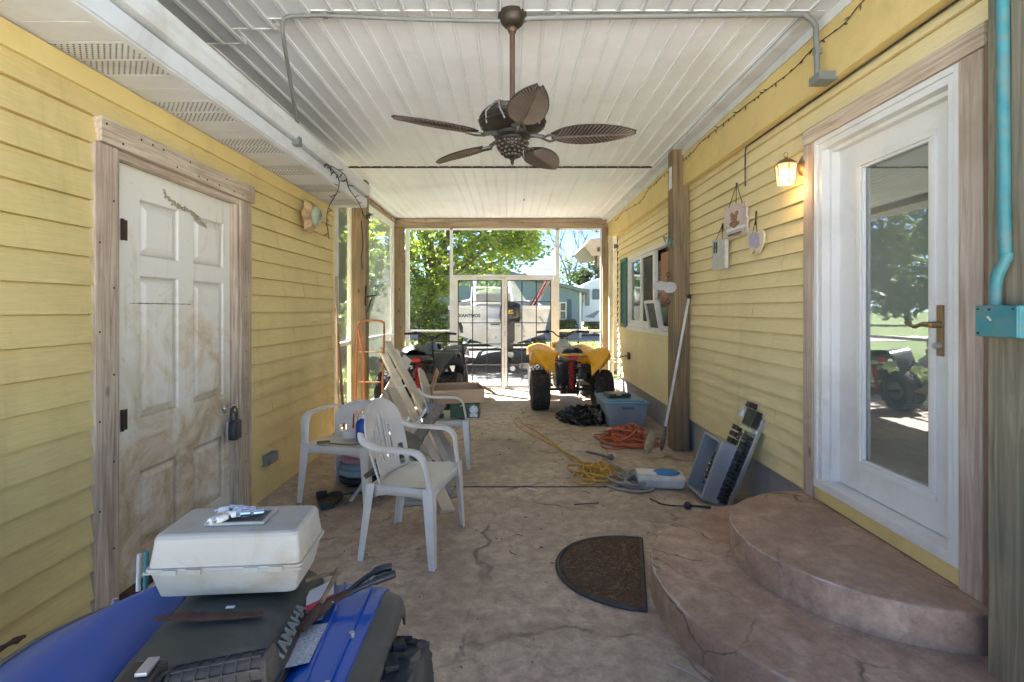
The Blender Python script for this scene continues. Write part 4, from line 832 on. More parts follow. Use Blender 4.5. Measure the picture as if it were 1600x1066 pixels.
# ------------------------------------------------------------------ resin armchairs
def arm_chair(label, loc, rz, bh=0.445):
    t = thing('plastic_armchair', label, 'chair', loc, rz, 'white resin armchairs'); t.scale = (.83, 1, 1)
    pm = M['plastic']
    def seat(u, v):
        x = -0.225 + 0.47 * u; y = (v * 2 - 1) * (0.225 + 0.025 * u)
        z = 0.405 + 0.02 * u - 0.022 * math.sin(PI * u) * (1 - (v * 2 - 1) ** 2) - 0.02 * max(0, u - .88) / .12
        if abs(v * 2 - 1) > .9: z += 0.005
        return (x, y, z)
    MB().grid(seat, 14, 14).build('seat', pm, t, smooth=50, solid=0.007, subd=1)
    ap = MB()
    for (a, b_) in (((0.235, -.245), (0.235, .245)), ((0.23, .247), (-0.21, .222)), ((-0.21, .222), (-0.21, -.222)), ((-0.21, -.222), (0.23, -.247))):
        n = 8
        def f(u, v, a=a, b_=b_): return (a[0] + (b_[0] - a[0]) * u, a[1] + (b_[1] - a[1]) * u, 0.418 - v * (0.05 + 0.03 * (2 * u - 1) ** 4))
        ap.grid(f, n, 2)
    ap.build('apron', pm, t, smooth=40, solid=0.006)
    def back(u, v):
        s_ = u * 2 - 1
        wd = 0.215 + 0.035 * math.sin(min(v / 0.62, 1) * PI / 2)
        if v > 0.55: wd *= math.sqrt(max(1 - ((v - 0.55) / 0.45) ** 2.3, 0.0))
        x = -0.205 - 0.10 * v * bh / .445 - 0.015 * v * v + 0.055 * s_ * s_ * (1 - v * .5); z = 0.41 + bh * v
        return (x, s_ * max(wd, 0.03), z)
    def slots(u, v):
        s_ = u * 2 - 1
        if 0.14 < v < 0.80 and abs(s_) < 0.5:
            ph = (abs(s_) + 0.04) / 0.135
            lim = 0.80 - abs(s_) * 0.5
            return v < lim and (ph % 1.0) < 0.30 and v > .16 + abs(s_) * .1
        if 0.03 < v < 0.30 and 0.62 < abs(s_) < 0.86: return True
        return False
    MB().grid(back, 52, 26, skip=slots).build('backrest', pm, t, smooth=50, solid=0.008)
    for sg in (-1, 1):
        m = MB(); P = smooth_path([(-0.275, sg * 0.235, min(0.70, .41 + bh * .8)), (-0.24, sg * 0.262, 0.665 if bh > .4 else .63), (-0.14, sg * 0.278, 0.64), (0.02, sg * 0.283, 0.635), (0.13, sg * 0.283, 0.628), (0.185, sg * 0.279, 0.59), (0.205, sg * 0.27, 0.52), (0.225, sg * 0.255, 0.42)], 4)
        vs = []; fs = []; prf = [(-1, 0), (-.8, .5), (0, .8), (.8, .5), (1, 0), (.9, -.7), (.55, -.2), (-.55, -.2), (-.9, -.7)]
        for i, p in enumerate(P):
            tt = (P[min(i + 1, len(P) - 1)] - P[max(i - 1, 0)]).normalized(); lat = Vector((0, 1, 0)); lat = (lat - tt * lat.dot(tt)).normalized(); nn = lat.cross(tt); 
            if nn.z < 0 and i < 15: nn = -nn
            nn = tt.cross(lat) if (tt.cross(lat)).dot(Vector((1, 0, 1))) > 0 else -tt.cross(lat)
            w = 0.030 + 0.008 * math.sin(PI * i / len(P))
            for a, b_ in prf: vs.append(p + lat * a * w + nn * b_ * 0.013)
        k = len(prf)
        for i in range(len(P) - 1):
            for q in range(k): fs.append((i * k + q, i * k + (q + 1) % k, (i + 1) * k + (q + 1) % k, (i + 1) * k + q))
        m.add(vs, fs); m.build('armrest', pm, t, smooth=60)
        for (x0, x1, yo, w0, w1) in ((0.212, 0.250, 0.262, 0.036, 0.021), (-0.20, -0.265, 0.235, 0.032, 0.021)):
            m = MB(); vs = []
            for i in range(9):
                q = i / 8; z = 0.43 * (1 - q); x = x0 + (x1 - x0) * q; y = sg * (yo - 0.018 + 0.03 * q); w = w0 + (w1 - w0) * q
                fx = 1 if x0 > 0 else -1
                for (a, b_) in ((-1, 1), (1, 1), (1, -1), (.7, -1), (.7, .6), (-.8, .7)):
                    vs.append((x + fx * a * w, y + sg * b_ * w, z))
            fs = [(i * 6 + k, i * 6 + (k + 1) % 6, (i + 1) * 6 + (k + 1) % 6, (i + 1) * 6 + k) for i in range(8) for k in range(6)] + [(5, 4, 3, 2, 1, 0), tuple(48 + k for k in range(6))]
            m.add(vs, fs); m.build('leg', pm, t, smooth=35, bevel=0.003)
    return t
arm_chair('nearest white resin armchair, standing empty in the middle with the long pale boards behind it', (-0.575, 3.03, 0), -11)
arm_chair('white resin armchair against the left siding with a blue jug on its seat', (-1.21, 3.80, 0), -106, 0.27)
arm_chair('white resin armchair farthest from the camera, holding an open cardboard box', (-0.60, 4.70, 0), 4)

# ------------------------------------------------------------------ things on and under the chairs
B1 = thing('cardboard_box', 'open cardboard box with flaps up on the farthest white chair', 'box', (-0.50, 4.66, 0.565), 12)
m = MB(); X_, Y_, H_ = 0.23, 0.16, 0.12
for (a, b_, c_, d) in ((-X_, X_, -Y_, -Y_ + .006), (-X_, X_, Y_ - .006, Y_), (-X_, -X_ + .006, -Y_ + .006, Y_ - .006), (X_ - .006, X_, -Y_ + .006, Y_ - .006)): m.box(a, b_, c_, d, 0.006, H_)
m.box(-X_, X_, -Y_, Y_, 0, 0.006)
m.build('box_body', M['box'], B1)
for (Mx, l, wv) in ((T(-X_, 0, H_) @ RY(-72), 0.17, Y_), (T(X_, 0, H_) @ RY(28), 0.15, Y_)):
    MB().box(0, l, -wv, wv, -0.002, 0.003, Mx @ (Matrix.Identity(4) if l < .16 else Matrix.Identity(4))).build('flap', M['box'], B1)
MB().box(-X_, X_, 0, 0.02, -0.002, 0.003, T(0, Y_, H_) @ RX(70)).build('flap', M['box'], B1)
m = MB().cbox((-0.415, 4.60, 0.497), (0.26, 0.20, 0.125)); GB = tagged('carton', m, mat('green_carton', (0.03, 0.085, 0.04), 0.4, var=0.2), 'dark green printed carton under the open cardboard box', 'box', bevel=0.003)
ML = Matrix.Identity(4)
m2 = MB().cyl((-0.335, 4.498, 0.51), (-0.335, 4.496, 0.51), 0.038, n=20).cbox((-0.335, 4.4965, 0.46), (0.07, 0.002, 0.03)).cbox((-0.44, 4.4965, 0.545), (0.03, 0.002, 0.012)); m2.build('printed_picture', mat('carton_print', (0.55, 0.56, 0.58), 0.4, var=0.3, scale=40), GB)
m = MB().cbox((-0.70, 4.52, 0.50), (0.19, 0.035, 0.13), RX(-14)); BK = tagged('battery_charger', m, mat('pale_grey_case', (0.33, 0.34, 0.38), 0.4), 'small grey and black box standing on the farthest chair beside the green carton', 'box', bevel=0.005)
MB().cbox((-0.70, 4.508, 0.452), (0.192, 0.05, 0.04), RX(-14)).build('black_base', M['black'], BK)
J = thing('jug', 'blue plastic jug sitting on the chair by the left siding', 'jug', (-1.10, 3.76, 0.42), 10)
MB().lathe([(0.05, 0), (0.056, 0.01), (0.056, 0.13), (0.05, 0.15), (0.022, 0.17), (0.02, 0.19)], Matrix.Diagonal((1, .8, 1, 1)), 20).build('bottle', mat('blue_jug', (0.01, 0.07, 0.36), 0.35), J, smooth=40)
MB().lathe([(0.024, 0.175), (0.024, 0.2)], n=16).build('cap', M['white'], J)
m = MB().tube([(-1.32, 3.66, 0.432), (-1.16, 3.60, 0.437), (-1.02, 3.60, 0.45)], 0.006, 6).cbox((-1.36, 3.66, 0.44), (0.09, 0.05, 0.012), RZ(20)); tagged('paint_scraper', m, mat('olive_handle', (0.14, 0.12, 0.07), 0.6), 'thin olive handled scraper lying on the chair by the siding', 'tool')
m = MB().cbox((-1.2, 3.87, 0.455), (0.10, 0.09, 0.07), RZ(15)); tagged('tape_roll', MB().lathe([(0.03, 0), (0.055, 0), (0.055, 0.05), (0.03, 0.05), (0.03, 0)], T(-1.24, 3.87, 0.425), 20, caps=False), M['paper'], 'white roll of tape on the seat of the chair by the siding', 'tape', smooth=40)
H = thing('folded_cushions', 'pile of pink and pale blue folded cushions on the floor under the left chair', 'cushions', (-1.22, 4.10, 0))
for i, (z, c_, r) in enumerate(((0.05, 'black', 0.17), (0.115, 'pb', 0.185), (0.165, 'pb', 0.18), (0.21, 'pk', 0.17), (0.245, 'pk', 0.14))):
    mm_ = M['black'] if c_ == 'black' else (mat('pale_blue_cloth', (0.25, 0.33, 0.40), 0.8, var=.2) if c_ == 'pb' else mat('pink_cloth', (0.52, 0.28, 0.34), 0.7, var=.15))
    MB().lathe([(0.01, -.03), (r * .9, -.028), (r, -.01), (r, .01), (r * .9, .026), (0.01, .03)], T(0.004 * i, 0, z), 28).build('cushion', mm_, H, smooth=50)
D = thing('dustpan', 'black dustpan with a round scoop lying on the floor by the left siding', 'dustpan', (-1.33, 3.66, 0.0), -62)
m = MB(); 
def dp(u, v):
    a = PI * u; r = 0.12 * (0.2 + .8 * v); return (r * math.cos(a) * 1.0, 0.11 * math.sin(a) * (0.2 + .8 * v), 0.008 + 0.045 * (v ** 4) * math.sin(a) ** .5)
m.grid(dp, 24, 8); m.box(-0.12, 0.12, -0.06, 0.0, 0.004, 0.012); m.box(-0.13, -0.12, -0.06, 0.01, 0.004, 0.05); m.box(0.12, 0.13, -0.06, 0.01, 0.004, 0.05)
m.build('pan', M['black'], D, smooth=40, solid=0.006); MB().tube([(0, 0.10, 0.045), (0.02, 0.18, 0.05), (0.05, 0.30, 0.04)], [0.014, 0.013, 0.017], 8, flat=.6).build('handle', M['black'], D, smooth=40)

# ------------------------------------------------------------------ stack of boards and trims leaning behind the chairs
LB_ = 'long pale boards and trims leaning behind the chairs'
def board(a, b_, w, h, roll, m, label, name='board', lip=True):
    mb = MB(); a = Vector(a); b_ = Vector(b_); L = (b_ - a).length; MM = T(*a) @ align(b_ - a) @ RZ(roll)
    mb.box(-w / 2, w / 2, -h / 2, h / 2, 0, L, MM)
    if lip: mb.box(-w / 2, -w / 2 + 0.006, -h / 2 - 0.012, -h / 2, 0, L, MM).box(w / 2 - 0.006, w / 2, -h / 2 - 0.012, -h / 2, 0, L, MM)
    return tagged(name, mb, m, label, 'board', LB_)
pw = mat('grey_pvc_trim', (0.74, 0.71, 0.64), 0.5, var=0.08, dirt=(0.25, 0.21, 0.16), dirt_amt=0.5)
pd = mat('dark_pvc_trim', (0.50, 0.475, 0.43), 0.5, var=0.1)
def bp(px, py, Y): return atY(px, py, Y)
def leanboard(px0, py0, Y0, px1, py1, w, h, roll, m, label, lip=True):
    a = onfloor(px0, py0, 0.01); b_ = bp(px1, py1, Y0); return board(a, b_, w, h, roll, m, label, 'trim_board', lip)
leanboard(716, 735, 6.35, 606, 536, 0.075, 0.05, 0, pd, 'dark grey topmost trim of the leaning bundle')
leanboard(697, 752, 6.1, 596, 545, 0.07, 0.035, 5, pw, 'pale trim at the left of the leaning bundle, ending lower')
leanboard(706, 740, 6.25, 617, 548, 0.06, 0.04, 0, pw, 'pale beige trim at the right of the leaning bundle')
leanboard(700, 800, 4.9, 612, 608, 0.10, 0.03, 10, mat('cream_door_trim', (0.52, 0.46, 0.36), 0.6, var=.08), 'wider cream board in front of the leaning bundle, its end cut square')
leanboard(672, 790, 4.8, 600, 612, 0.03, 0.05, 0, M['steel'], 'thin metal rail leaning beside the cream board', lip=False)
FC = thing('folded_step_stool', 'folded grey metal step stool lying in the clutter behind the nearest chair', 'step stool', (-0.86, 3.75, 0), 0)
m = MB()
for dx in (0, 0.34): m.bar((-0.30 + dx * .3, -0.10 + dx, 0.02), (0.10 + dx * .2, 0.02 + dx, 0.60), 0.03, 0.02)
for dx in (0, 0.34): m.bar((0.40, -0.10 + dx, 0.02), (-0.12, -0.05 + dx, 0.56), 0.03, 0.02)
m.build('frame', M['steel'], FC)
MB().cbox((0.06, 0.12, 0.40), (0.22, 0.34, 0.03), RY(25)).build('step', mat('grey_tread', (0.13, 0.13, 0.12), 0.6), FC, bevel=0.004); MB().cbox((0.16, 0.10, 0.22), (0.20, 0.34, 0.03), RY(20)).build('step', mat('grey_tread2', (0.13, 0.13, 0.12), 0.6), FC, bevel=0.004)
m = MB().tube(smooth_path([(-0.98, 3.38, 0.28), (-0.92, 3.42, 0.33), (-0.86, 3.5, 0.42), (-0.8, 3.6, 0.52)], 4), [0.026] * 4 + [0.02] * 9, 8, flat=.6); tagged('rubber_grip_handle', m, mat('grey_grip', (0.10, 0.095, 0.08), 0.6), 'grey handle with black rubber end poking out behind the nearest chair', 'handle', smooth=50)
m = MB()
for (a, b_) in (((-1.0, 4.35, 0.03), (-0.55, 3.9, 0.6)), ((-0.75, 3.9, 0.02), (-0.45, 3.6, 0.45)), ((-0.9, 3.7, 0.03), (-0.5, 3.55, 0.08))): pass
tagged('wood_offcut', MB().bar((-0.98, 3.70, 0.03), (-0.58, 4.2, 0.62), 0.09, 0.02, 20), wood('grey_offcut', (0.13, 0.11, 0.09), (0.30, 0.26, 0.21), 2), 'grey weathered plank leaning in the clutter behind the nearest chair', 'board')
tagged('wood_offcut', MB().bar((-1.55, 5.2, 0.02), (-1.25, 6.1, 0.82), 0.12, 0.02, 60), pw, 'short pale panel propped diagonally in front of the black quad bike', 'board')
m = MB().box(-0.85, -0.45, 3.72, 4.05, 0.002, 0.05).box(-0.80, -0.5, 3.6, 3.71, 0.002, 0.03); tagged('metal_tray', m, M['steel'], 'low metal tray on the floor under the leaning boards', 'tray', bevel=0.004)
# poles in the corner of the left wall
tagged('wooden_stake', MB().bar((-1.74, 5.30, 0.0), (-1.86, 5.36, 1.42), 0.022, 0.022), mat('red_brown_stake', (0.25, 0.12, 0.08), 0.7, var=.2), 'thin reddish stake standing at the end of the left siding', 'stake')
tagged('wooden_stake', MB().bar((-1.81, 5.30, 0.0), (-1.84, 5.31, 1.75), 0.018, 0.018), wood('pale_stake', (0.4, 0.3, 0.2), (0.55, 0.45, 0.33)), 'thin pale stake standing at the end of the left siding', 'stake')
# orange hand truck
hx0 = atY(555, 500, 5.9); hx1 = atY(597, 500, 5.9)
HT = thing('hand_truck', 'rusty orange tubular hand truck standing by the left post', 'hand truck', (hx0.x + 0.15, 5.9, 0), 0)
w_ = (hx1.x - hx0.x) / 2; cx_ = -0.15 + w_
m = MB(); Z = 1.27
m.tube(smooth_path([(cx_ - w_, 0, 0.05), (cx_ - w_, 0.03, 0.6), (cx_ - w_, 0.1, Z - 0.10), (cx_ - w_ + 0.03, 0.11, Z - .02), (cx_ - w_ + 0.08, 0.11, Z), (cx_ + w_ - 0.08, 0.11, Z), (cx_ + w_ - .02, 0.11, Z - .02), (cx_ + w_, 0.1, Z - 0.10), (cx_ + w_, 0.03, 0.6), (cx_ + w_, 0, 0.05)], 5), 0.0125, 8)
m.tube(smooth_path([(cx_ - w_ + .01, 0.10, Z - .10), (cx_ - w_ + 0.06, 0.02, Z - .26), (cx_ - w_ + 0.105, -0.02, Z - 0.38), (cx_ - w_ + .11, -0.02, 0.6), (cx_ - w_ + .11, 0, 0.06)], 5), 0.0125, 8)
for z, y in ((0.90, .06), (0.55, .03), (0.20, .01)): m.bar((cx_ - w_, y, z), (cx_ + w_, y, z), 0.022, 0.008)
m.build('frame', M['orange'], HT, smooth=40)
MB().box(cx_ - w_ - .03, cx_ + w_ + .03, -0.22, 0.01, 0.012, 0.022).build('toe_plate', M['orange'], HT)
for sx in (-1, 1): MB().lathe([(0.04, -.025), (0.11, -.03), (0.125, -.015), (0.125, .015), (0.11, .03), (0.04, .025)], T(cx_ + sx * (w_ + .06), 0.10, 0.125) @ RY(90), 28).build('wheel', M['rubber'], HT, smooth=40)

# ------------------------------------------------------------------ quad bikes
def tyre(mb, kn, c, r, w, inner=0.13, rows=22, cols=5):
    ct = T(*c) @ RY(90); h = w / 2
    mb.lathe([(inner, -h * .75), (r * .72, -h), (r * .9, -h * .98), (r * .965, -h * .78), (r * .975, 0), (r * .965, h * .78), (r * .9, h * .98), (r * .72, h), (inner, h * .75), (inner, -h * .75)], ct, 40, caps=False)
    for k in range(rows):
        for q in range(cols):
            a = 2 * PI * (k + (q % 2) / 2) / rows; x = (q - (cols - 1) / 2) * w * .9 / cols
            rr = r * (0.985 if abs(q - (cols - 1) / 2) < 1.6 else 0.955)
            kn.cbox((0, 0, 0), (w * .62 / cols * 1.25, r * 0.17, r * 0.06), T(c[0] + x, c[1] + rr * math.cos(a), c[2] + rr * math.sin(a)) @ Matrix.Rotation(a - PI / 2, 4, 'X') @ RZ(18 if q % 2 else -18))
def wheel(parent, c, r, w, side):
    mb = MB(); kn = MB(); tyre(mb, kn, c, r, w); t_ = mb.build('tyre', M['rubber'], parent, smooth=40)
    kn.build('tread', M['rubber'], t_)['kind'] = 'stuff'
    rm = MB().lathe([(0.128, -w * .3), (0.132, -w * .34), (0.118, -w * .2), (0.11, 0), (0.05, w * .12), (0.03, w * .2), (0.002, w * .2)], T(*c) @ RY(90 * side), 24, caps=False); rm.build('rim', M['steel'], t_, smooth=40)
def handlebars(t, y, z, w, m=None, drop=0.0):
    mb = MB().tube(smooth_path([(-w, y - .10, z + .02), (-w * .45, y - .04, z + .03), (-w * .2, y, z - .04), (0, y + .01, z - .06), (w * .2, y, z - .04), (w * .45, y - .04, z + .03), (w, y - .10, z + .02)], 5), 0.011, 8)
    mb.tube([(0, y + .05, z - .35), (0, y, z - .05)], 0.022, 8); mb.cbox((0, y, z - .04), (0.09, 0.06, 0.05))
    mb.tube([(-w * .5, y - 0.02, z + .02), (-w * .95, y + .03, z)], 0.006, 5).tube([(w * .5, y - 0.02, z + .02), (w * .95, y + .03, z)], 0.006, 5)
    o = mb.build('handlebar', M['black'], t, smooth=40)
    for s_ in (-1, 1):
        g = MB().tube([(s_ * w * .66, y - .07, z + .028), (s_ * (w + .01), y - .105, z + .02)], 0.018, 10).cbox((s_ * w * .6, y - .06, z + .03), (0.04, 0.05, 0.045)); g.build('hand_grip', M['rubber'], o, smooth=40)
def chassis(t, m, zs=0.62):
    mb = MB(); mb.cbox((0, 0.62, 0.42), (0.30, 0.40, 0.30)).cbox((0, 0.45, 0.60), (0.26, 0.5, 0.10)).cbox((0, 0.55, 0.22), (0.24, 0.9, 0.05))
    for s_ in (-1, 1):
        mb.tube([(s_ * .12, -0.05, 0.66), (s_ * .13, 0.4, 0.60), (s_ * .14, 0.9, 0.62), (s_ * .10, 1.2, 0.5)], 0.014, 6)
        mb.tube([(s_ * .12, 0.30, 0.22), (s_ * .12, 0.9, 0.22), (s_ * .10, 1.25, 0.42)], 0.014, 6)
        mb.tube([(s_ * .08, 0.35, 0.27), (s_ * .10, 0.0, 0.27)], 0.024, 6)
        mb.tube([(s_ * .38, 1.15, 0.26), (s_ * .10, 1.02, 0.30)], 0.013, 6).tube([(s_ * .38, 1.15, 0.28), (s_ * .10, 1.25, 0.32)], 0.013, 6)
        mb.tube([(s_ * .30, 1.15, 0.3), (s_ * .15, 1.12, 0.62)], 0.028, 8)
        mb.cbox((s_ * .28, 0.62, 0.27), (0.16, 0.42, 0.02))
        mb.cbox((s_ * .17, 0.02, 0.50), (0.09, 0.10, 0.16))
    mb.tube([(-.40, 0, 0.28), (.40, 0, 0.28)], 0.019, 10).cyl((-.06, 0, .28), (.06, 0, .28), 0.055).cyl((.09, 0, .28), (.10, 0, .28), 0.10, n=24).cyl((-.15, 0, .28), (-.145, 0, .28), 0.085, n=24)
    mb.tube(smooth_path([(-.12, -.02, .62), (-.17, -.04, .5), (-.13, -.06, .38), (-.2, -.02, .3)], 4), 0.008, 5).tube(smooth_path([(.12, -.02, .6), (.09, -.07, .48), (.14, -.05, .36)], 4), 0.007, 5)
    mb.build('chassis', M['black'], t, smooth=35, bevel=0.004)
    MB().cyl((0.20, -0.10, 0.60), (0.17, 0.30, 0.50), 0.055, 0.05, 18).cyl((0.20, -0.13, 0.608), (0.20, -0.10, 0.60), 0.02, n=12).build('exhaust', M['iron'], t, smooth=40)
def shock(t, spring):
    mb = MB(); P = []
    a = Vector((0, -0.02, 0.66)); b_ = Vector((0, -0.07, 0.36))
    for i in range(60):
        q = i / 59; an = q * 7 * 2 * PI; P.append(a + (b_ - a) * q + Vector((0.042 * math.cos(an), 0.042 * math.sin(an), 0)))
    mb.tube(P, 0.009, 6).cyl(a, b_, 0.022, n=10).cyl(b_, b_ + Vector((0, 0, -.06)), 0.03, n=10); mb.build('shock_spring', spring, t, smooth=50)
def quad(label, loc, rz, paint, seatm, group='quad bikes', tail=M['red'], s=1.0, simple=False):
    t = thing('quad_bike', label, 'quad bike', loc, rz, group); t.scale = (s, s, s)
    for s_ in (-1, 1):
        wheel(t, (s_ * .44, 0, .275), .275, .25, s_); wheel(t, (s_ * .42, 1.17, .275), .275, .17, s_)
    chassis(t, paint); shock(t, M['red'])
    for s_ in (-1, 1):
        def f(u, v, s_=s_):
            y = -0.30 + 0.75 * v
            bot = max(0, 1 - v / .42)          # rear skirt
            x0 = 0.13 + 0.12 * min(1, bot * 2); x1 = 0.545 - 0.19 * max(0, (bot - .5) / .5)
            x = x0 + (x1 - x0) * u
            z = 0.79 + 0.075 * u ** 2 + 0.02 * math.sin(u * PI) - 0.30 * bot ** 1.6 * (1 - .15 * u) - (0.07 if u > .97 else 0) - 0.12 * max(0, (v - .7) / .3) ** 1.5 + 0.02 * math.sin(v * 5)
            return (s_ * x, y + 0.07 * bot, z)
        MB().grid(f, 14, 16).build('rear_fender', paint, t, smooth=50, solid=0.007)
        def g(u, v, s_=s_):
            a = v * PI * .85; x = 0.16 + 0.36 * u; return (s_ * x, 1.17 - 0.34 * math.cos(a), 0.50 + 0.30 * math.sin(a) + 0.05 * math.sin(u * PI))
        MB().grid(g, 8, 14).build('front_fender', paint, t, smooth=50, solid=0.007)
    def sf_(u, v):
        x = (u * 2 - 1); y = -0.16 + 0.72 * v; w = 0.15 - 0.03 * v; return (x * w, y, 0.80 + 0.075 * (1 - abs(x) ** 4) - 0.04 * math.sin(v * PI) + .02 * v)
    sm_ = MB().grid(sf_, 12, 14); sm_.box(-.14, .14, -.15, .52, .74, .80); sm_.build('seat', seatm, t, smooth=50)
    MB().cbox((0, -0.13, 0.775), (0.36, 0.10, 0.035)).cbox((0, 0.1, 0.75), (0.26, 0.5, 0.05)).build('tail_panel', paint, t, bevel=0.01)
    MB().cbox((0, -0.185, 0.735), (0.13, 0.03, 0.06)).build('tail_light', tail, t, bevel=0.006)
    tk = MB().grid(lambda u, v: ((u * 2 - 1) * (0.15 - .03 * v), 0.52 + 0.42 * v, 0.80 + 0.14 * math.sin(v * PI * .75) * (1 - (u * 2 - 1) ** 2 * .7) - 0.12 * abs(u * 2 - 1) ** 3), 12, 12); tk.build('tank_cover', seatm if paint is M['yellow'] else paint, t, smooth=60, solid=0.01)
    MB().cbox((0, 1.05, 0.83), (0.28, 0.24, 0.10)).build('nose', paint, t, bevel=0.03)
    handlebars(t, 0.86, 1.03, 0.40)
    return t
QY = quad('yellow quad bike with knobbly black tyres parked facing the glass doors', (0.84, 7.12, 0), 2.5, M['yellow'], M['seatg'])
MB().tube([(0.17, 0.45, 0.78), (0.18, 0.44, 0.90)], 0.008, 6).ball((0.18, 0.44, 0.91), 0.018).build('gear_lever', M['black'], QY)
MB().cbox((0, 0.02, 0.885), (0.30, 0.20, 0.02)).build('seat_patch', M['seatg'], QY, bevel=0.008)
QB = quad('black quad bike with a red tail light parked behind the leaning boards', (-1.28, 7.0, 0), -3, mat('dark_grey_bodywork', (0.045, 0.05, 0.058), 0.35, var=.2, dirt=(.15, .14, .13), dirt_amt=.4), M['seatb'], s=0.98)
MW_ = thing('push_mower', 'push lawn mower with a black U-shaped handle standing behind the box on the farthest chair', 'lawn mower', (-0.86, 7.0, 0), 0)
m = MB().tube(smooth_path([(-.22, 0.55, 0.25), (-.21, -0.1, 0.78), (-.20, -0.22, 0.93), (-.16, -.27, 0.97), (.16, -.27, 0.97), (.20, -0.22, 0.93), (.21, -0.1, 0.78), (.22, 0.55, 0.25)], 5), 0.012, 8).tube([(-.2, -.14, 0.84), (.2, -.14, 0.84)], 0.009, 6)
m.build('handle', M['black'], MW_, smooth=40)
MB().cbox((0, 0.75, 0.20), (0.46, 0.55, 0.12)).cyl((0, .75, .26), (0, .75, .42), .12, .10, 20).build('deck', M['black'], MW_, bevel=0.03)
for s_ in (-1, 1):
    for y in (0.5, 1.0): MB().lathe([(0.02, -.02), (0.09, -.022), (0.1, -.01), (0.1, .01), (0.09, .022), (0.02, .02)], T(s_ * .26, y, .1) @ RY(90), 24).build('wheel', M['rubber'], MW_, smooth=40)

# ------------------------------------------------------------------ blue quad bike in the foreground, facing the camera
QF = thing('quad_bike', 'blue quad bike in the near left corner carrying a white tool box', 'quad bike', (-0.69, 0.95, 0), 0, 'quad bikes')
def gridw(f, nu, nv, name, m, par=QF, sm=55, solid=0.006, **k): return MB().grid(f, nu, nv).build(name, m, par, world=True, smooth=sm, solid=solid, **k)
QC = -0.645
def qc(Y): return -0.632 - 0.13 * (Y - .98)
def seatf(u, v):
    x = u * 2 - 1; Y = 0.42 + 0.98 * v
    w = 0.125 + 0.04 * min(1, v * 1.5); 
    return (qc(Y) + x * w, Y, 0.700 - 0.052 * abs(x) ** 3.2 + 0.014 * math.sin(v * PI * 1.2) * (1 - x * x) - 0.05 * max(0, (0.3 - v) / .3) ** 2)
MB().grid(seatf, 24, 24).build('seat', M['seatb'], QF, world=True, smooth=60, solid=0.01)
def seatside(s_):
    def f(u, v):
        Y = 0.42 + 0.98 * v; w = 0.125 + 0.04 * min(1, v * 1.5); return (qc(Y) + s_ * (w + 0.010 * u), Y, 0.648 - 0.07 * u - 0.05 * max(0, (0.3 - v) / .3) ** 2)
    return f
for s_ in (-1, 1): gridw(seatside(s_), 3, 10, 'seat_side', M['seatb'])
def rfend(u, v):           # right in the photograph: squared off
    Y = 0.55 + 0.905 * v; x0 = qc(Y) + 0.127 + 0.04 * min(1, v * 1.5) ; x1 = -0.345 + 0.012 * (1 - v)
    x = x0 + (x1 - x0) * u; e = max(0, (v - 0.93) / 0.07)
    z = 0.615 + 0.028 * math.sin(min(u * 2.5, 1) * PI / 2) - 0.012 * u - 0.045 * e ** 2 - 0.02 * max(0, (.4 - v))
    return (x, Y - 0.012 * u * v, z)
gridw(rfend, 18, 28, 'rear_fender', M['blue'])
def rtrim(u, v):
    Y = 0.55 + 0.895 * v; x0 = -0.345 + 0.012 * (1 - v) - 0.004; e = max(0, (v - 0.93) / 0.07)
    x = x0 + 0.05 * min(u * 1.4, 1); z = 0.632 - 0.018 * min(u * 1.4, 1) - 0.045 * max(0, (u - .62) / .38) - 0.05 * e ** 2 - 0.02 * max(0, (.4 - v))
    return (x, Y - 0.012 * v - 0.02 * u * e, z)
gridw(rtrim, 10, 24, 'fender_trim', mat('grey_black_trim', (0.06, 0.057, 0.05), 0.5, var=.3, dirt=(.16, .14, .12), dirt_amt=.6))
def lfend(u, v):           # left in the photograph: rounded
    Y = 0.55 + 0.92 * v; x0 = qc(Y) - 0.127 - 0.04 * min(1, v * 1.5); x1 = -1.10 + 0.24 * max(0, (v - .62) / .38) ** 2.2
    x = x0 + (x1 - x0) * u; e = max(0, (v - .90) / .10)
    z = 0.575 + 0.085 * math.sin(min(u * 1.35, 1) * PI / 2) - 0.03 * max(0, u - .7) / .3 - 0.04 * e ** 2 * (1 + u) - 0.03 * max(0, (.5 - v))
    return (x, Y - 0.05 * u ** 3 * max(0, v - .5), z)
gridw(lfend, 22, 30, 'rear_fender', M['blue'])
def ltrim(u, v):
    p = lfend(0.985, v); q = Vector(p); return (q.x - 0.045 * u, q.y + 0.010 * u * (v > .6), q.z + 0.003 - 0.012 * u - 0.08 * max(0, u - .6) / .4)
gridw(ltrim, 8, 28, 'fender_trim', mat('grey_trim_worn', (0.12, 0.12, 0.10), 0.55, var=.3))
for (x, y, r, w) in ((-0.318, 1.185, .288, .20), (-1.02, 1.10, .255, .20), (-0.30, -0.12, .26, .17), (-1.06, -0.12, .26, .17)):
    mb = MB(); kn = MB(); tyre(mb, kn, (x, y, r), r, w, inner=.12); t_ = mb.build('tyre', M['rubber'], QF, world=True, smooth=40); kn.build('tread', M['rubber'], t_, world=True)['kind'] = 'stuff'
    MB().lathe([(0.118, -w * .3), (0.12, -w * .34), (0.10, 0), (0.05, w * .12), (0.002, w * .2)], T(x, y, r) @ RY(90), 24, caps=False).build('rim', M['steel'], t_, world=True, smooth=40)
mb = MB().cbox((QC - .04, 0.55, 0.42), (0.34, 0.9, 0.26)).cyl((-1.0, 1.10, .255), (-0.35, 1.10, .255), .02).cbox((QC - .04, 1.2, 0.52), (0.3, 0.35, 0.08)).cyl((-1.05, -0.12, .26), (-0.3, -0.12, .26), .016)
mb.build('chassis', M['black'], QF, world=True, bevel=0.02)
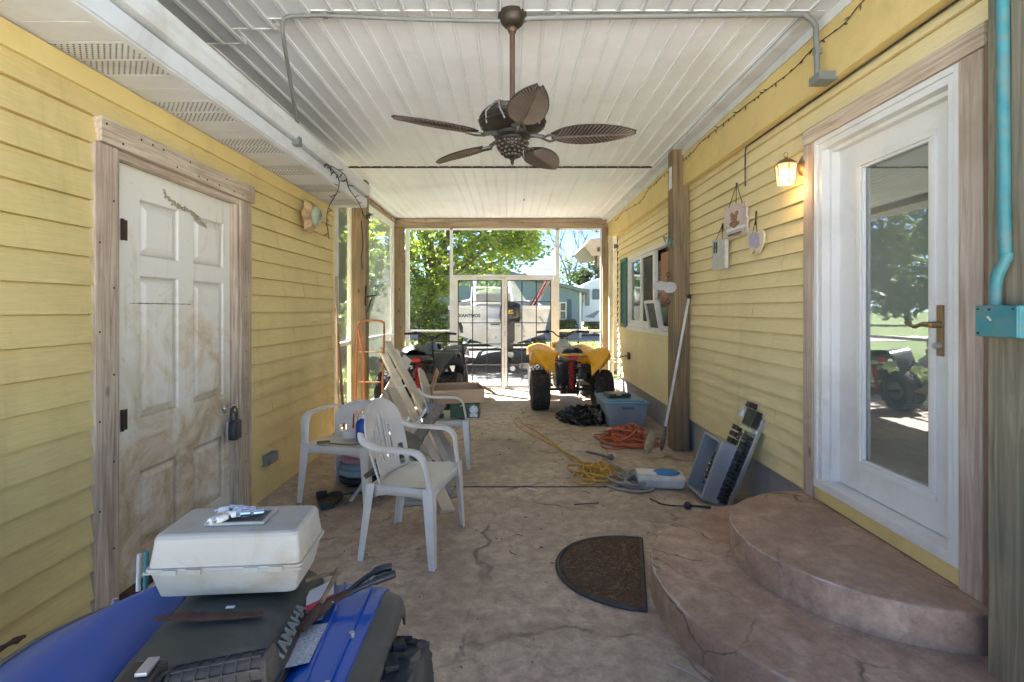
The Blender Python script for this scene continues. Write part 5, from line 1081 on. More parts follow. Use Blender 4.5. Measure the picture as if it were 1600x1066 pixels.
gridw(lambda u, v: (QC + (u * 2 - 1) * (.16 - .03 * v), 0.44 - 0.5 * v, 0.66 + 0.06 * math.sin(v * PI) - 0.14 * abs(u * 2 - 1) ** 3), 12, 12, 'tank_cover', M['blue'])
for s_ in (-1, 1): gridw(lambda u, v, s_=s_: (QC - .03 + s_ * (.14 + .34 * u), -0.12 + 0.34 * math.cos(v * PI), 0.40 + 0.24 * math.sin(v * PI)), 8, 14, 'front_fender', M['blue'])
hb_ = MB().tube(smooth_path([(-0.32, 0.634, 0.925), (-0.45, 0.628, 0.918), (-0.60, 0.60, 0.885), (-0.70, 0.50, 0.85), (-0.86, 0.52, 0.87), (-1.06, 0.56, 0.90)], 5), 0.0115, 10).tube([(QC - .05, 0.5, .84), (QC - .05, 0.38, 0.62)], 0.025, 8)
hbo = hb_.build('handlebar', M['black'], QF, world=True, smooth=40)
def grip(c0, c1, name='hand_grip'):
    a = Vector(c0); b_ = Vector(c1); d = (b_ - a); L = d.length; MM = T(*a) @ align(d); g = MB().lathe([(0.014, 0), (0.0165, 0.003), (0.0165, L - .006), (0.022, L - .004), (0.022, L), (0.003, L + .001)], MM, 22)
    for k in range(7): z = 0.006 + k * (L - .02) / 6.5; g.lathe([(0.0165, z - .0012), (0.0188, z - .0008), (0.0188, z + .0008), (0.0165, z + .0012)], MM, 22, caps=False)
    for k in range(7): an = 2 * PI * k / 7 + .3; g.box(-.0012, .0012, 0.0160, 0.0186, 0.004, L - .01, MM @ Matrix.Rotation(an, 4, 'Z'))
    return g.build(name, M['rubber'], hbo, world=True, smooth=30)
grip((-0.425, 0.628, 0.935), (-0.302, 0.640, 0.952)); grip((-0.98, 0.54, 0.885), (-1.09, 0.565, 0.905))
MB().cbox((-0.458, 0.622, 0.928), (0.045, 0.055, 0.05), RZ(8)).cyl((-0.475, .62, .92), (-0.428, .626, .922), .026, n=18).build('switch_housing', M['black'], hbo, world=True, bevel=0.006)
MB().cbox((-0.452, 0.628, 0.9565), (0.014, 0.03, 0.005), RZ(8)).build('silver_button', M['steel'], hbo, world=True, bevel=0.001)
MB().tube(smooth_path([(-0.49, .61, .915), (-0.52, .60, .905), (-.55, .60, .90)], 3), 0.017, 8).build('cable_boot', M['greyp'], hbo, world=True, smooth=40)
# seat lettering on the sloping edge
tm = MB()
a0 = Vector((qc(1.05) + 0.153, 1.05, 0.672)); a1 = Vector((qc(1.235) + 0.153, 1.235, 0.672))
ux = (a1 - a0).normalized(); nrm = Vector((0.62, 0, 0.78)); nrm = (nrm - ux * nrm.dot(ux)).normalized(); uy = nrm.cross(ux)
MM = Matrix((( ux.x, uy.x, nrm.x, 0), (ux.y, uy.y, nrm.y, 0), (ux.z, uy.z, nrm.z, 0), (0, 0, 0, 1))); mid = (a0 + a1) / 2 + nrm * 0.0045
tm.text('YAMAHA', 0.046, T(*mid) @ MM @ Matrix.Diagonal((1.0, 0.8, 1, 1)), 0.0015, 0.001); tm.build('lettering', mat('silver_print', (0.17, 0.175, 0.16), 0.5, var=.1), QF, world=True)
# warning label on the right fender
def onfend(px, py, z=0.648): return onfloor(px, py, z)
q_ = [onfend(438, 1045), onfend(483, 1035), onfend(512, 974), onfend(470, 980)]
lm, nt, ns, ls, bs = new_mat('printed_warning'); v = coords(ns, ls, (10, 60, 1)); f_ = noise_n(ns, ls, v, 14, 2)
ls.new(ramp(ns, ls, f_, [(0.44, (0.18, 0.2, 0.22)), (0.54, (0.52, 0.54, 0.53))]), bs.inputs['Base Color'])
def lab(q, dz, m, name, par=QF):
    k = MB().add([(p.x, p.y, p.z + dz) for p in q] + [(p.x, p.y, p.z + dz - .002) for p in q], [(0, 1, 2, 3), (7, 6, 5, 4), (0, 4, 5, 1), (1, 5, 6, 2), (2, 6, 7, 3), (3, 7, 4, 0)]); return k.build(name, m, par, world=True)
wl_ = lab(q_, 0.001, lm, 'warning_label')
lab([q_[0], q_[0] + (q_[1] - q_[0]) * .17, q_[3] + (q_[2] - q_[3]) * .17, q_[3]], 0.0025, mat('orange_band', (0.55, 0.14, 0.05), 0.5), 'orange_band', wl_)
lab([onfend(475, 972), onfend(503, 968), onfend(511, 945), onfend(487, 948)], 0.001, lm, 'warning_label')
for (x_, y_) in ((-0.372, 1.18), (-0.372, 1.02), (-0.50, 1.43), (-0.40, 1.43), (-1.02, 1.30), (-0.90, 1.42), (-1.0, 1.12)): MB().cyl((x_, y_, .60), (x_, y_, .648 if x_ > -.6 else .656), 0.0065, n=10).build('rivet', M['steel'], QF, world=True)
for (xa, ya, xb, yb) in ((-0.46, 1.40, -0.39, 0.75), (-0.385, 1.41, -0.36, 0.75)): MB().tube([(xa + (xb - xa) * q / 8, ya + (yb - ya) * q / 8, .6445) for q in range(9)], .004, 6, flat=.5).build('pressed_rib', M['blue'], QF, world=True, smooth=60)
MB().cyl((-0.372, 1.40, .64), (-0.372, 1.40, .648), 0.006).build('rivet', M['steel'], QF, world=True)

# ------------------------------------------------------------------ tool box on the seat
zt = 0.712
TB = thing('tool_box', 'grimy white plastic tool box sitting on the seat of the blue quad bike', 'tool box', (-0.688, 1.292, zt), 4.5)
hw, hd = 0.176, 0.097
def shell(zz, prof, name, m):      # prof = [(z, inset)]
    mb = MB(); rings = []
    for z, i in prof:
        r_ = []; rad = 0.014
        for (sx, sy, a0) in ((1, 1, 0), (-1, 1, 90), (-1, -1, 180), (1, -1, 270)):
            for q in range(5):
                a = R(a0 + q * 22.5); r_.append((sx * (hw - i - rad) + rad * math.cos(a), sy * (hd - i - rad) + rad * math.sin(a), z))
        rings.append(r_)
    n = 20; mb.add([p for r_ in rings for p in r_], [(i * n + k, i * n + (k + 1) % n, (i + 1) * n + (k + 1) % n, (i + 1) * n + k) for i in range(len(rings) - 1) for k in range(n)] + [tuple(range(n))[::-1], tuple((len(rings) - 1) * n + k for k in range(n))])
    return mb.build(name, m, TB, smooth=18)
tbm = mat('grimy_white_plastic', (0.42, 0.40, 0.345), 0.42, var=0.08, scale=3, dirt=(0.33, 0.25, 0.15), dirt_amt=0.9, dirt_scale=7)
shell(0, [(0, .028), (0.006, .018), (0.03, .012), (0.066, .004), (0.070, 0.0)], 'base', tbm)
lid = shell(0, [(0.072, -0.003), (0.080, -0.003), (0.081, .002), (0.12, .007), (0.143, .0095), (0.150, .013), (0.1535, .018), (0.1545, .025)], 'lid', tbm)
fl = MB().box(-hw - .004, hw + .004, -hd - .005, -hd + .004, 0.0695, 0.0735)
for x in (-.12, -.065, .065, .12): fl.box(x - .016, x + .016, -hd - .0075, -hd - .002, 0.067, 0.079)
fl.build('latch_rail', tbm, TB)
tr = MB().box(-0.065, 0.065, -0.045, -0.035, 0.1545, 0.162).box(-0.065, 0.065, 0.035, 0.045, 0.1545, 0.162).box(-0.072, -0.062, -.045, .045, 0.1545, 0.162).box(0.062, 0.072, -.045, .045, 0.1545, 0.162)
tr.build('carry_recess', tbm, TB, bevel=0.003); MB().box(-0.062, 0.062, -.035, .035, 0.1546, 0.158).build('recess_floor', mat('recess_dark', (.12, .11, .09), .7, var=.4), TB)  # recess floor in a darker colour than the lid around it
random.seed(11); MTB = wm(TB)
for i, (x, y, a) in enumerate(((-.045, -.015, 70), (-.022, -.018, 60), (.005, -.015, 8), (.03, .002, 14), (.005, .018, 4), (-.03, .02, 20))):
    sp_ = thing('spark_plug', ['old spark plug lying leftmost in the lid recess of the tool box', 'old spark plug second from the left in the lid recess', 'old spark plug along the front of the lid recess', 'old spark plug at the right of the lid recess', 'old spark plug along the back of the lid recess', 'old spark plug at the back left of the lid recess'][i], 'spark plug', tuple(MTB @ Vector((x, y, 0.167 + (i % 3) * .003))), 0, 'spark plugs in the tool box lid', rot=(0, R(90), R(a + 4)))
    MB().lathe([(0.004, -.035), (0.0075, -.033), (0.0085, -.028), (0.008, -.012), (0.0065, -.008)], n=12).build('insulator', M['white'], sp_, smooth=40)
    MB().lathe([(0.0105, -.01), (0.0105, .0)], n=6).lathe([(0.009, 0), (0.0075, .006), (0.0075, .022), (0.003, .024)], n=12).cyl((0, 0, -.044), (0, 0, -.034), 0.003, n=8).build('shell', M['chrome'], sp_)
# rusty thing on the seat
def lump(pts, rad, name, m, label, cat, seed=1, flat=.45, n=10, amp=.35, sm=60):
    P = smooth_path(pts, 6); random.seed(seed); k = len(P); rr = []
    for i in range(k):
        q = i / (k - 1) * (len(rad) - 1); j_ = min(int(q), len(rad) - 2); rr.append((rad[j_] * (1 - q + j_) + rad[j_ + 1] * (q - j_)) * (1 + amp * (random.random() - .5)))
    mb = MB().tube(P, rr, n, flat=flat)
    mb.v = [p + Vector((0, 0, 0.003 * noise.noise(p * 60))) for p in mb.v]
    return tagged(name, mb, m, label, cat, smooth=sm)
p0 = onfloor(240, 968, .715); p1_ = onfloor(412, 958, .715)
lump([tuple(p0), (p0.x + .06, p0.y + .002, .722), (p0.x + .13, p0.y - .002, .722), tuple(p1_)], [0.003, 0.013, 0.016, 0.014, 0.013, 0.012], 'pruning_shears', M['rust'], 'flat rusty brown pruning shears in front of the white tool box', 'shears', flat=.35, n=12, amp=.3)
pc = onfloor(362, 946, .716); tagged('paper_scrap', MB().cbox((pc.x, pc.y - 0.006, 0.7155), (0.018, 0.008, 0.0015), RZ(5)), M['paper'], 'tiny white paper scrap between the tool box and rusty shears', 'paper')
# pliers
g0 = onfloor(480, 975, .66); g1 = onfloor(515, 940, .665); g2 = onfloor(612, 886, .70); g3 = onfloor(616, 897, .69)
PT = thing('pliers', 'rusty long-nosed pliers with black dipped handles on the blue fender', 'pliers', tuple(g1))
MB().tube([g0, (g0 + g1) / 2, g1], [0.006, 0.012, 0.010], 8).tube([g1, g1 + (g2 - g1) * .35], [0.009, 0.006], 8).tube([g1, g1 + (g3 - g1) * .35], [0.009, 0.006], 8).build('jaws', M['rust'], PT, world=True, smooth=50)
for g in (g2, g3):
    d = g - g1; off = Vector((0.0, 0.012 if g is g2 else -.008, 0.006)); MB().tube(smooth_path([g1 + d * .3, g1 + d * .55 + off, g1 + d * .8 + off, g], 5), [0.0065] * 8 + [0.0105] * 8, 10).build('handle', M['black'], PT, world=True, smooth=50)
h0 = onfloor(470, 985, .665); h1 = onfloor(500, 945, .675); h2 = onfloor(528, 893, .70); h3 = onfloor(478, 907, .695)
PK = thing('garden_shears', 'old shears with crusty bent brown handles lying on the right blue fender', 'shears', tuple(h1))
MB().tube(smooth_path([h0, (h0 + h1) / 2, h1], 4), [0.010, .013, .014, .015, .014, .013, .011, .010, .009], 8, flat=.5).build('blade', M['rust'], PK, world=True, smooth=50)
wt = mat('bark_brown', (0.20, 0.13, 0.06), 0.8, var=.5, scale=40, bmp=.6)
MB().tube(smooth_path([h1, (h1 + h2) / 2, h2], 5), 0.006, 7).ball(tuple(h2), 0.010).build('handle', wt, PK, world=True, smooth=50)
MB().tube(smooth_path([h2 + Vector((0, 0, -.004)), (h2 + h3) / 2 + Vector((0, 0.004, 0)), h3], 5), 0.005, 7).build('handle', wt, PK, world=True, smooth=50)
tagp = [onfloor(480, 925, .667), onfloor(522, 905, .667), onfloor(521, 940, .667), onfloor(477, 958, .667)]
TG = thing('price_tag', 'white and red cardboard price tag under the pliers', 'tag', tuple(tagp[0]))
lab(tagp, 0.0, M['paper'], 'card', TG); lab([tagp[3] + (tagp[0] - tagp[3]) * .3, tagp[2] + (tagp[1] - tagp[2]) * .3, tagp[2], tagp[3]], 0.0015, mat('magenta_red', (0.50, 0.02, 0.06), 0.4), 'red_band', TG)
tx = MB(); c0 = (tagp[0] + tagp[1] + tagp[2] + tagp[3]) / 4
for k in range(3): tx.cbox((c0.x + .002, c0.y + .012 - k * .009, c0.z + .003), (0.022 - .004 * k, 0.002, 0.001), RZ(30))
tx.build('print', M['black'], TG)
# stuff behind the tool box: wand and bottles
for (px, c_, lab_, nm) in ((229, 'teal', 'thin teal tube standing behind the tool box', 'tube'), (218, 'white', 'thin white tube standing behind the tool box', 'tube')):
    a = atY(px, 862 if c_ == 'teal' else 866, 1.62); tagged('plastic_tube', MB().cyl((a.x, 1.62, a.z), (a.x - 0.004, 1.62, 0.5), 0.007), M['teal'] if c_ == 'teal' else M['white'], lab_, 'tube', smooth=40)
CD = thing('bucket', 'clutter bucket of rags and wood scraps behind the blue quad bike', 'bucket', (-1.06, 1.66, -0.03))
MB().lathe([(0.08, 0.03), (0.11, 0.50), (0.12, 0.50), (0.12, 0.52), (0.105, 0.52), (0.10, 0.47)], n=28, caps=False).build('pail', M['white'], CD, smooth=30)
rg = MB(); random.seed(5)
for i in range(12): a = random.random() * 6.28; r = random.random() * .08; rg.tube([(r * math.cos(a), r * math.sin(a), .46), (r * 1.2 * math.cos(a + .5), r * math.sin(a), .53 + random.random() * .04), (r * math.cos(a + 1), r * 1.3 * math.sin(a + 1), .50)], random.uniform(.012, .026), 7)
rg.build('scraps', mat('rag_mix', (0.28, 0.22, 0.17), 0.9, var=.7, scale=15), CD, smooth=50)
# debris at the near left siding
lump([(-1.19, 1.02, .63), (-1.17, 1.08, .635), (-1.16, 1.15, .63), (-1.155, 1.20, .625)], [0.006, 0.014, 0.012, 0.004], 'driftwood', M['rust'], 'ragged brown twig lying on the left edge of the blue fender', 'twig', seed=4, flat=.7, amp=.8)

# ------------------------------------------------------------------ right-hand floor clutter
# storage tote
tl = onfloor(944, 655); tr_ = onfloor(1040, 655)
TT = thing('storage_tote', 'clear blue-tinted storage tote with a light blue lid against the right wall', 'tote', (1.36, 6.30, 0), 2)
tm_, nt, ns, ls, bs = new_mat('milky_plastic'); bs.inputs['Base Color'].default_value = (0.42, 0.52, 0.62, 1); bs.inputs['Roughness'].default_value = 0.35; bs.inputs['Alpha'].default_value = 0.72
v = coords(ns, ls); ls.new(ramp(ns, ls, noise_n(ns, ls, v, 5), [(.3, (0.30, 0.38, 0.46)), (.7, (0.42, 0.52, 0.60))]), bs.inputs['Base Color'])
def taper(mb, w0, d0, w1, d1, z0, z1): mb.add([(-w0, -d0, z0), (w0, -d0, z0), (w0, d0, z0), (-w0, d0, z0), (-w1, -d1, z1), (w1, -d1, z1), (w1, d1, z1), (-w1, d1, z1)], [(3, 2, 1, 0), (4, 5, 6, 7), (0, 1, 5, 4), (1, 2, 6, 5), (2, 3, 7, 6), (3, 0, 4, 7)])
m = MB(); taper(m, .21, .29, .245, .34, 0.004, .28); m.build('tub', tm_, TT, bevel=0.02)
m = MB().cbox((0.0, -.05, .12), (.3, .3, .2)).cbox((-.08, .12, .08), (.2, .2, .12)); m.build('contents', mat('tote_contents', (0.22, 0.17, 0.15), 0.8, var=.6, scale=10), TT)
m = MB(); taper(m, .262, .36, .258, .356, .282, .305); m.box(-.22, .22, -.30, .30, .306, .318); ltd = m.build('lid', mat('light_blue_lid', (0.16, 0.32, 0.50), 0.4, var=.1), TT, bevel=0.006)
MB().box(-.07, .07, -.362, -.345, .225, .255).build('handle_latch', mat('blue_latch', (0.10, 0.16, 0.26), 0.4), TT, bevel=.005)
m = MB().cbox((1.31, 6.28, .345), (.28, .24, .05), RZ(8)); BX = tagged('tool_case', m, mat('dark_green_case', (0.03, 0.045, 0.045), 0.4), 'small dark case lying on the lid of the blue tote', 'case', bevel=.012)
MB().cbox((1.31, 6.152, .362), (.06, .014, .012), RZ(8)).build('latch', M['steel'], BX)
# rubbish bag
mb = MB(); random.seed(2)
def bag(u, v):
    a = u * 2 * PI; ph = v * PI / 2; r = math.cos(ph) ** .6
    q = Vector((math.cos(a) * 2, math.sin(a) * 2, v * 2.5)); nz = noise.noise(q * 1.3) * .35 + noise.noise(q * 4) * .14 + noise.noise(q * 9) * .06
    return (0.90 + 0.30 * r * math.cos(a) * (1 + nz), 6.33 + 0.24 * r * math.sin(a) * (1 + nz), max(0.003, 0.155 * math.sin(ph) * (1 + nz * 1.6)))
mb.grid(bag, 72, 30); tagged('rubbish_bag', mb, mat('black_bin_liner', (0.012, 0.012, 0.014), 0.22, var=.2, bmp=.2), 'crumpled black plastic bag on the floor behind the yellow quad bike', 'bag', smooth=30)
# tangled cords
def tangle(name, c, rx, ry, h, n, loops, r, m, label, seed, tail=None, sq=.6):
    random.seed(seed); P = []; ph = random.random() * 6
    for i in range(n):
        t = i / n * loops * 2 * PI
        rr = .62 + .34 * math.sin(t * .37 + ph) + .12 * math.sin(t * 1.7)
        ox = .30 * math.sin(t * .113 + ph); oy = .3 * math.cos(t * .171)
        P.append((c[0] + rx * (rr * math.cos(t) * .75 + ox) , c[1] + ry * (rr * math.sin(t + .4 * math.sin(t * .31)) * .75 + oy), r + h * (0.5 + .5 * math.sin(t * .71 + ph)) * max(0.05, 1.05 - rr)))
    if tail: P = tail + P
    P = [Vector(p) for p in P]
    return tagged(name, MB().tube(smooth_path(P, 3), r, 6), m, label, 'cord', 'extension cords tangled on the floor', smooth=60)
tangle('cord_heap', (1.22, 5.33), .30, .30, .22, 420, 30, .0085, M['ocord'], 'tangled heap of orange extension cord at the foot of the brown post', 3)
tangle('cord_heap', (0.72, 4.28), .22, .26, .12, 230, 15, .0065, M['ycord'], 'tangled yellow extension cord in the middle of the floor', 8, tail=[(0.10, 6.55, .01), (0.16, 6.1, .01), (0.35, 5.6, .01), (0.5, 5.0, .012), (0.6, 4.6, .02)])
tangle('cord_heap', (0.98, 4.06), .26, .24, .10, 90, 6.2, .011, M['gcord'], 'thick grey cord coiled over the white tub', 5, tail=[(0.86, 4.75, .012), (0.90, 4.6, .012), (0.93, 4.4, .03)])
m = MB().tube(smooth_path([(0.08, 6.5, .01), (0.03, 6.3, .01), (0.15, 5.8, .01), (0.42, 5.2, .01), (.62, 4.7, .01), (.66, 4.5, .02)], 8), .006, 6); tagged('thin_rope', m, M['ycord'], 'second straight run of yellow cord leading to the yellow quad bike', 'cord')
m = MB().tube(smooth_path([(0.74, 4.95, .012), (0.84, 4.85, .014), (0.93, 4.72, .02)], 4), [.012] * 4 + [.01] * 5, 8).ball((.93, 4.72, .025), .03); tagged('shower_hose', m, M['greyp'], 'short grey hose end lying behind the grey cord', 'hose', smooth=60)
WT = thing('plastic_tub', 'white plastic tub with a blue cloth in it among the grey cords', 'tub', (1.18, 4.02, 0), -8)
m = MB(); taper(m, .17, .10, .19, .12, 0.004, .10); m.build('tub_body', mat('tub_white', (0.60, 0.60, 0.58), .4, dirt=(.35, .3, .25), dirt_amt=.6), WT, bevel=.025)
MB().ball((.05, .01, .105), (.11, .07, .02)).build('cloth', mat('blue_cloth', (0.04, 0.20, 0.42), .8, var=.3, scale=20), WT, smooth=60)
MB().box(-.18, -.03, -.07, .07, .101, .112).build('drawer', M['white'], WT, bevel=.005)
m = MB().tube(smooth_path([(1.02, 3.72, .01), (1.08, 3.62, .008), (1.18, 3.58, .01), (1.26, 3.56, .02)], 5), .005, 6).ball((1.24, 3.56, .022), .026).tube([(1.26, 3.56, .02), (1.40, 3.55, .012)], .009, 6); tagged('power_adapter', m, M['black'], 'black plug adapter with a thin lead in front of the metal cabinet', 'adapter', smooth=60)
# leaning electrical cabinet and breaker strip
def quadbox(a, b_, c_, d, nvec):   # corner points of the front, extruded backwards by nvec
    pass
EC = thing('metal_enclosure', 'open grey metal electrical enclosure leaning back against the breaker strip', 'electrical box', (1.365, 3.78, 0.04), 0, rot=(R(-19.3), 0, R(-90)))
ew, eh, ed = .31, .44, .125
m = MB().box(-ew / 2, ew / 2, ed - .006, ed, 0, eh).box(-ew / 2, -ew / 2 + .005, 0, ed - .006, 0, eh).box(ew / 2 - .005, ew / 2, 0, ed - .006, 0, eh).box(-ew / 2 + .005, ew / 2 - .005, 0, ed - .006, 0, .005).box(-ew / 2 + .005, ew / 2 - .005, 0, ed - .006, eh - .005, eh)
wframe(m, 0, .004, -ew / 2, ew / 2, 0, eh, .012) if False else None
m.box(-ew / 2, -ew / 2 + .018, -.004, -.0005, 0, eh).box(ew / 2 - .018, ew / 2, -.004, -.0005, 0, eh).box(-ew / 2 + .018, ew / 2 - .018, -.004, -.0005, 0, .018).box(-ew / 2 + .018, ew / 2 - .018, -.004, -.0005, eh - .018, eh)
m.build('cabinet', mat('grey_cabinet', (0.36, 0.38, 0.40), .4, .25, var=.1, dirt=(.2, .19, .17), dirt_amt=.4), EC, bevel=.003)
m = MB(); random.seed(4)
for i in range(6):
    for k in range(3): m.cbox((-.02 + k * .032, .09, .12 + i * .028), (.024, random.uniform(.03, .07), .018))
m.cyl((.03, .04, .31), (.03, ed - .01, .31), .035, n=18); m.build('terminal_block', M['black'], EC, bevel=.002)
m = MB()
for i in range(6):
    for k in range(3): m.cbox((-.03 + k * .032, .05, .13 + i * .028), (.012, .02, .008))
m.box(-.055, -.048, .06, .1, .11, .29); m.build('terminals', M['chrome'], EC)['kind'] = 'stuff'
m = MB().cyl((-.10, ed - .009, .38), (-.10, ed - .006, .38), .028, n=18).cyl((-.02, ed - .009, .385), (-.02, ed - .006, .385), .02, n=18); m.build('knockout', M['steel'], EC)
m = MB().cbox((-.02, .08, .085), (.07, .03, .02)); m.build('cable', M['blue'], EC)
PB = thing('breaker_strip', 'long black breaker panel strip leaning on the right wall behind the metal enclosure', 'breaker panel', (1.50, 3.62, 0.0), 0, rot=(R(-22), 0, R(-90)))
bw_, bh = .17, .72
MB().box(-bw_ / 2, bw_ / 2, 0, .03, 0, bh).build('back_plate', M['steel'], PB, bevel=.003)
m = MB()
for i in range(16):
    for k in (-1, 1): m.box(k * .04 - .034, k * .04 + .034, -.045, -.001, .03 + i * .032, .055 + i * .032)
m.build('breakers', M['black'], PB, bevel=.002)['kind'] = 'stuff'
m = MB().box(-.07, .07, -.05, -.001, .60, .72).box(-.075, -.02, -.07, -.001, .725, .765); m.build('main_breaker', M['black'], PB, bevel=.003)
m = MB().box(-.14, -.09, -.06, 0, .64, .71); m.build('lug_cover', M['paper'], PB, bevel=.003)
m = MB()
for i in range(10): m.box(-.006, .006, -.05, -.046, .04 + i * .055, .06 + i * .055)
m.box(-.08, .07, -.05, -.0, .565, .59); m.box(-.004, .004, -.047, -.044, .03, .58); m.build('bus_bar', M['chrome'], PB)
m = MB()
for i in range(4):
    for k in range(2): m.cbox((-.12 - k * .045, -.03, .40 + i * .05), (.038, .04, .036))
m.build('spare_breakers', M['black'], PB, bevel=.002)
tagged('leaf_scraper', MB().ball((1.33, 4.86, .13), (.045, .012, .12), RY(14)), mat('dry_leaf', (0.40, 0.34, 0.20), .7, var=.3, scale=20), 'pale dried leaf-shaped paddle leaning at the orange cord heap', 'paddle', smooth=60)
# ------------------------------------------------------------------ half-round door mat
a = onfloor(1001, 843); b_ = onfloor(1008, 959); c0 = (a + b_) / 2; dv = (a - b_).normalized(); nv = Vector((-dv.y, dv.x, 0)); half = (a - b_).length / 2
def matp(k, s_=1.0, N_=36): an = PI * k / N_; return c0 + dv * math.cos(an) * half * s_ + nv * math.sin(an) * .47 * s_ * (abs(math.sin(an)) ** -.12 if 0 < k < N_ else 1)
DMt = thing('door_mat', 'brown half-round coir door mat at the foot of the rounded steps', 'door mat', tuple(c0))
m = MB().prism([(matp(k, .93).x, matp(k, .93).y) for k in range(37)], .002, .016); m.build('coir', M['mat'], DMt, world=True)
P = [matp(k, .965) + Vector((0, 0, .009)) for k in range(37)]; MB().tube(P, .013, 8, closed=True, flat=1.0).build('edging', M['matb'], DMt, world=True, smooth=60)
fz = MB(); random.seed(9)
for i in range(150):
    k = random.uniform(1, 35); s_ = random.random() ** .6 * .9; p = matp(k, s_); an = random.random() * 6.28; L = random.uniform(.008, .03)
    fz.tube([(p.x, p.y, .018), (p.x + L * math.cos(an) * .5, p.y + L * math.sin(an) * .5, .022), (p.x + L * math.cos(an + .6), p.y + L * math.sin(an + .6), .018)], .0007, 3)
fz.build('fibres', mat('straw_fibre', (0.42, 0.30, 0.18), .9), DMt, world=True)['kind'] = 'stuff'
# small litter on the slab
lt = MB(); random.seed(21)
for i in range(230):
    x = random.uniform(-1.5, 1.2); y = random.uniform(1.6, 7.5); an = random.random() * 6.28; L = random.uniform(.004, .03) * (1 if random.random() < .9 else 2.5)
    lt.tube([(x, y, .003), (x + L * math.cos(an) * .5, y + L * math.sin(an) * .5, .005), (x + L * math.cos(an + .4), y + L * math.sin(an + .4), .003)], [random.uniform(.0008, .003), .003, .001], 4)
o = lt.build('leaf_litter', mat('leaf_crumbs', (0.16, 0.115, 0.08), .9, var=.7, scale=3)); tag(o, None, None, kind='stuff')
tagged('white_stick', MB().cbox((.155, 3.92, .008), (.10, .016, .006), RZ(-35)), M['paper'], 'small white plastic strip on the floor right of the nearest chair', 'strip', bevel=.001)
tagged('twig', MB().tube([(0.45, 3.62, .006), (.55, 3.63, .008), (.63, 3.65, .005)], .004, 5), M['bark'], 'short dark twig on the slab in front of the cords', 'twig')
tagged('twig', MB().tube(smooth_path([(.62, 1.98, .012), (.70, 1.9, .02), (.76, 1.82, .015), (.82, 1.76, .012)], 4), .003, 5), M['steel'], 'bent pale wire lying along the foot of the lower step', 'wire')
# ------------------------------------------------------------------ trees and shrubs
LF = dict(bright=leaf_mat('bright_spring_leaves', [(0.09, 0.15, 0.02), (0.25, 0.36, 0.045), (0.46, 0.52, 0.09)], .55),
          mid=leaf_mat('mid_green_leaves', [(0.035, 0.075, 0.02), (0.09, 0.16, 0.035), (0.20, 0.29, 0.06)], .4),
          dark=leaf_mat('dark_oak_leaves', [(0.02, 0.04, 0.015), (0.045, 0.08, 0.025), (0.10, 0.14, 0.04)], .3))
def leaves(mb, c, r, n, size, rnd, flat=.8):
    for _ in range(n):
        d = Vector((rnd.gauss(0, 1), rnd.gauss(0, 1), rnd.gauss(0, 1))).normalized() * (rnd.random() ** .45)
        p = Vector(c) + Vector((d.x * r, d.y * r, d.z * r * flat))
        a = Vector((rnd.gauss(0, 1), rnd.gauss(0, 1), rnd.gauss(0, .6))).normalized(); b_ = a.orthogonal().normalized()
        b_ = (b_ * math.cos(rnd.random() * 6) + a.cross(b_) * math.sin(rnd.random() * 6)).normalized(); s = size * rnd.uniform(.6, 1.4)
        k = len(mb.v); mb.v += [p - a * s, p - b_ * s * .45, p + a * s, p + b_ * s * .45]; mb.f.append((k, k + 1, k + 2, k + 3))
def tree(name, label, base, trunk, crown, nclump, per, size, lm, seed, tr=.18, cr=.6, cat='tree', group=None, sub=3, bm=None):
    rnd = random.Random(seed); t = thing(name, label, cat, base, 0, group); b0 = Vector(base)
    tp = [Vector(p) for p in trunk]; P = smooth_path(tp, 4); mb = MB().tube(P, [tr * (1 - .65 * i / (len(P) - 1)) for i in range(len(P))], 9)
    lv = MB(); cl = []
    for _ in range(nclump):
        e = rnd.choice(crown); d = Vector((rnd.gauss(0, 1), rnd.gauss(0, 1), rnd.gauss(0, 1))).normalized() * rnd.random() ** .4
        cl.append(Vector((e[0] + d.x * e[3], e[1] + d.y * e[4], e[2] + d.z * e[5])))
    for i, c in enumerate(cl):
        leaves(lv, c, cr * rnd.uniform(.6, 1.3), per, size, rnd)
        if i % sub == 0:
            q = P[rnd.randrange(len(P) // 3, len(P))]; mid = (q + c) / 2 + Vector((rnd.uniform(-.3, .3), rnd.uniform(-.3, .3), rnd.uniform(-.1, .5)))
            mb.tube([q, mid, c], [tr * .28, tr * .17, tr * .05], 5)
    mb.build('trunk', bm or M['bark'], t, world=True, smooth=60); lv.build('crown', lm, t, world=True); return t
tree('leafy_tree', 'bright green leaning tree just beyond the far left screens, its limbs spreading over the boat', (-2.45, 14, -.06), [(-2.45, 14, -.06), (-2.3, 14, 1.5), (-2.15, 14, 2.4), (-1.75, 14.1, 3.6), (-1.5, 14.2, 5.5)],
     [(-2.0, 14, 4.2, 1.7, 1.6, 1.6), (-0.6, 14.2, 4.2, 1.6, 1.5, 1.2), (-3.2, 13.6, 3.6, 1.2, 1.3, 1.8), (0.2, 14.4, 3.5, .9, 1.0, .7), (-1.2, 14, 3.0, 1.5, 1.2, .7), (-2.2, 14.2, 6.2, 2.2, 2, 1.5)], 165, 70, .085, LF['bright'], 1, tr=.17, cr=.45)
tree('leafy_shrub', 'yellow-green shrub filling the lower left pane below the leaning tree', (-2.4, 13.2, -.06), [(-2.4, 13.2, -.06), (-2.4, 13.2, 1.2)], [(-2.5, 13, 1.2, .7, .7, 1.0), (-1.9, 13.3, 0.9, .5, .6, .8), (-2.2, 13.6, 2.0, .6, .6, .7)], 60, 70, .06, LF['bright'], 2, tr=.05, cr=.32, cat='shrub')
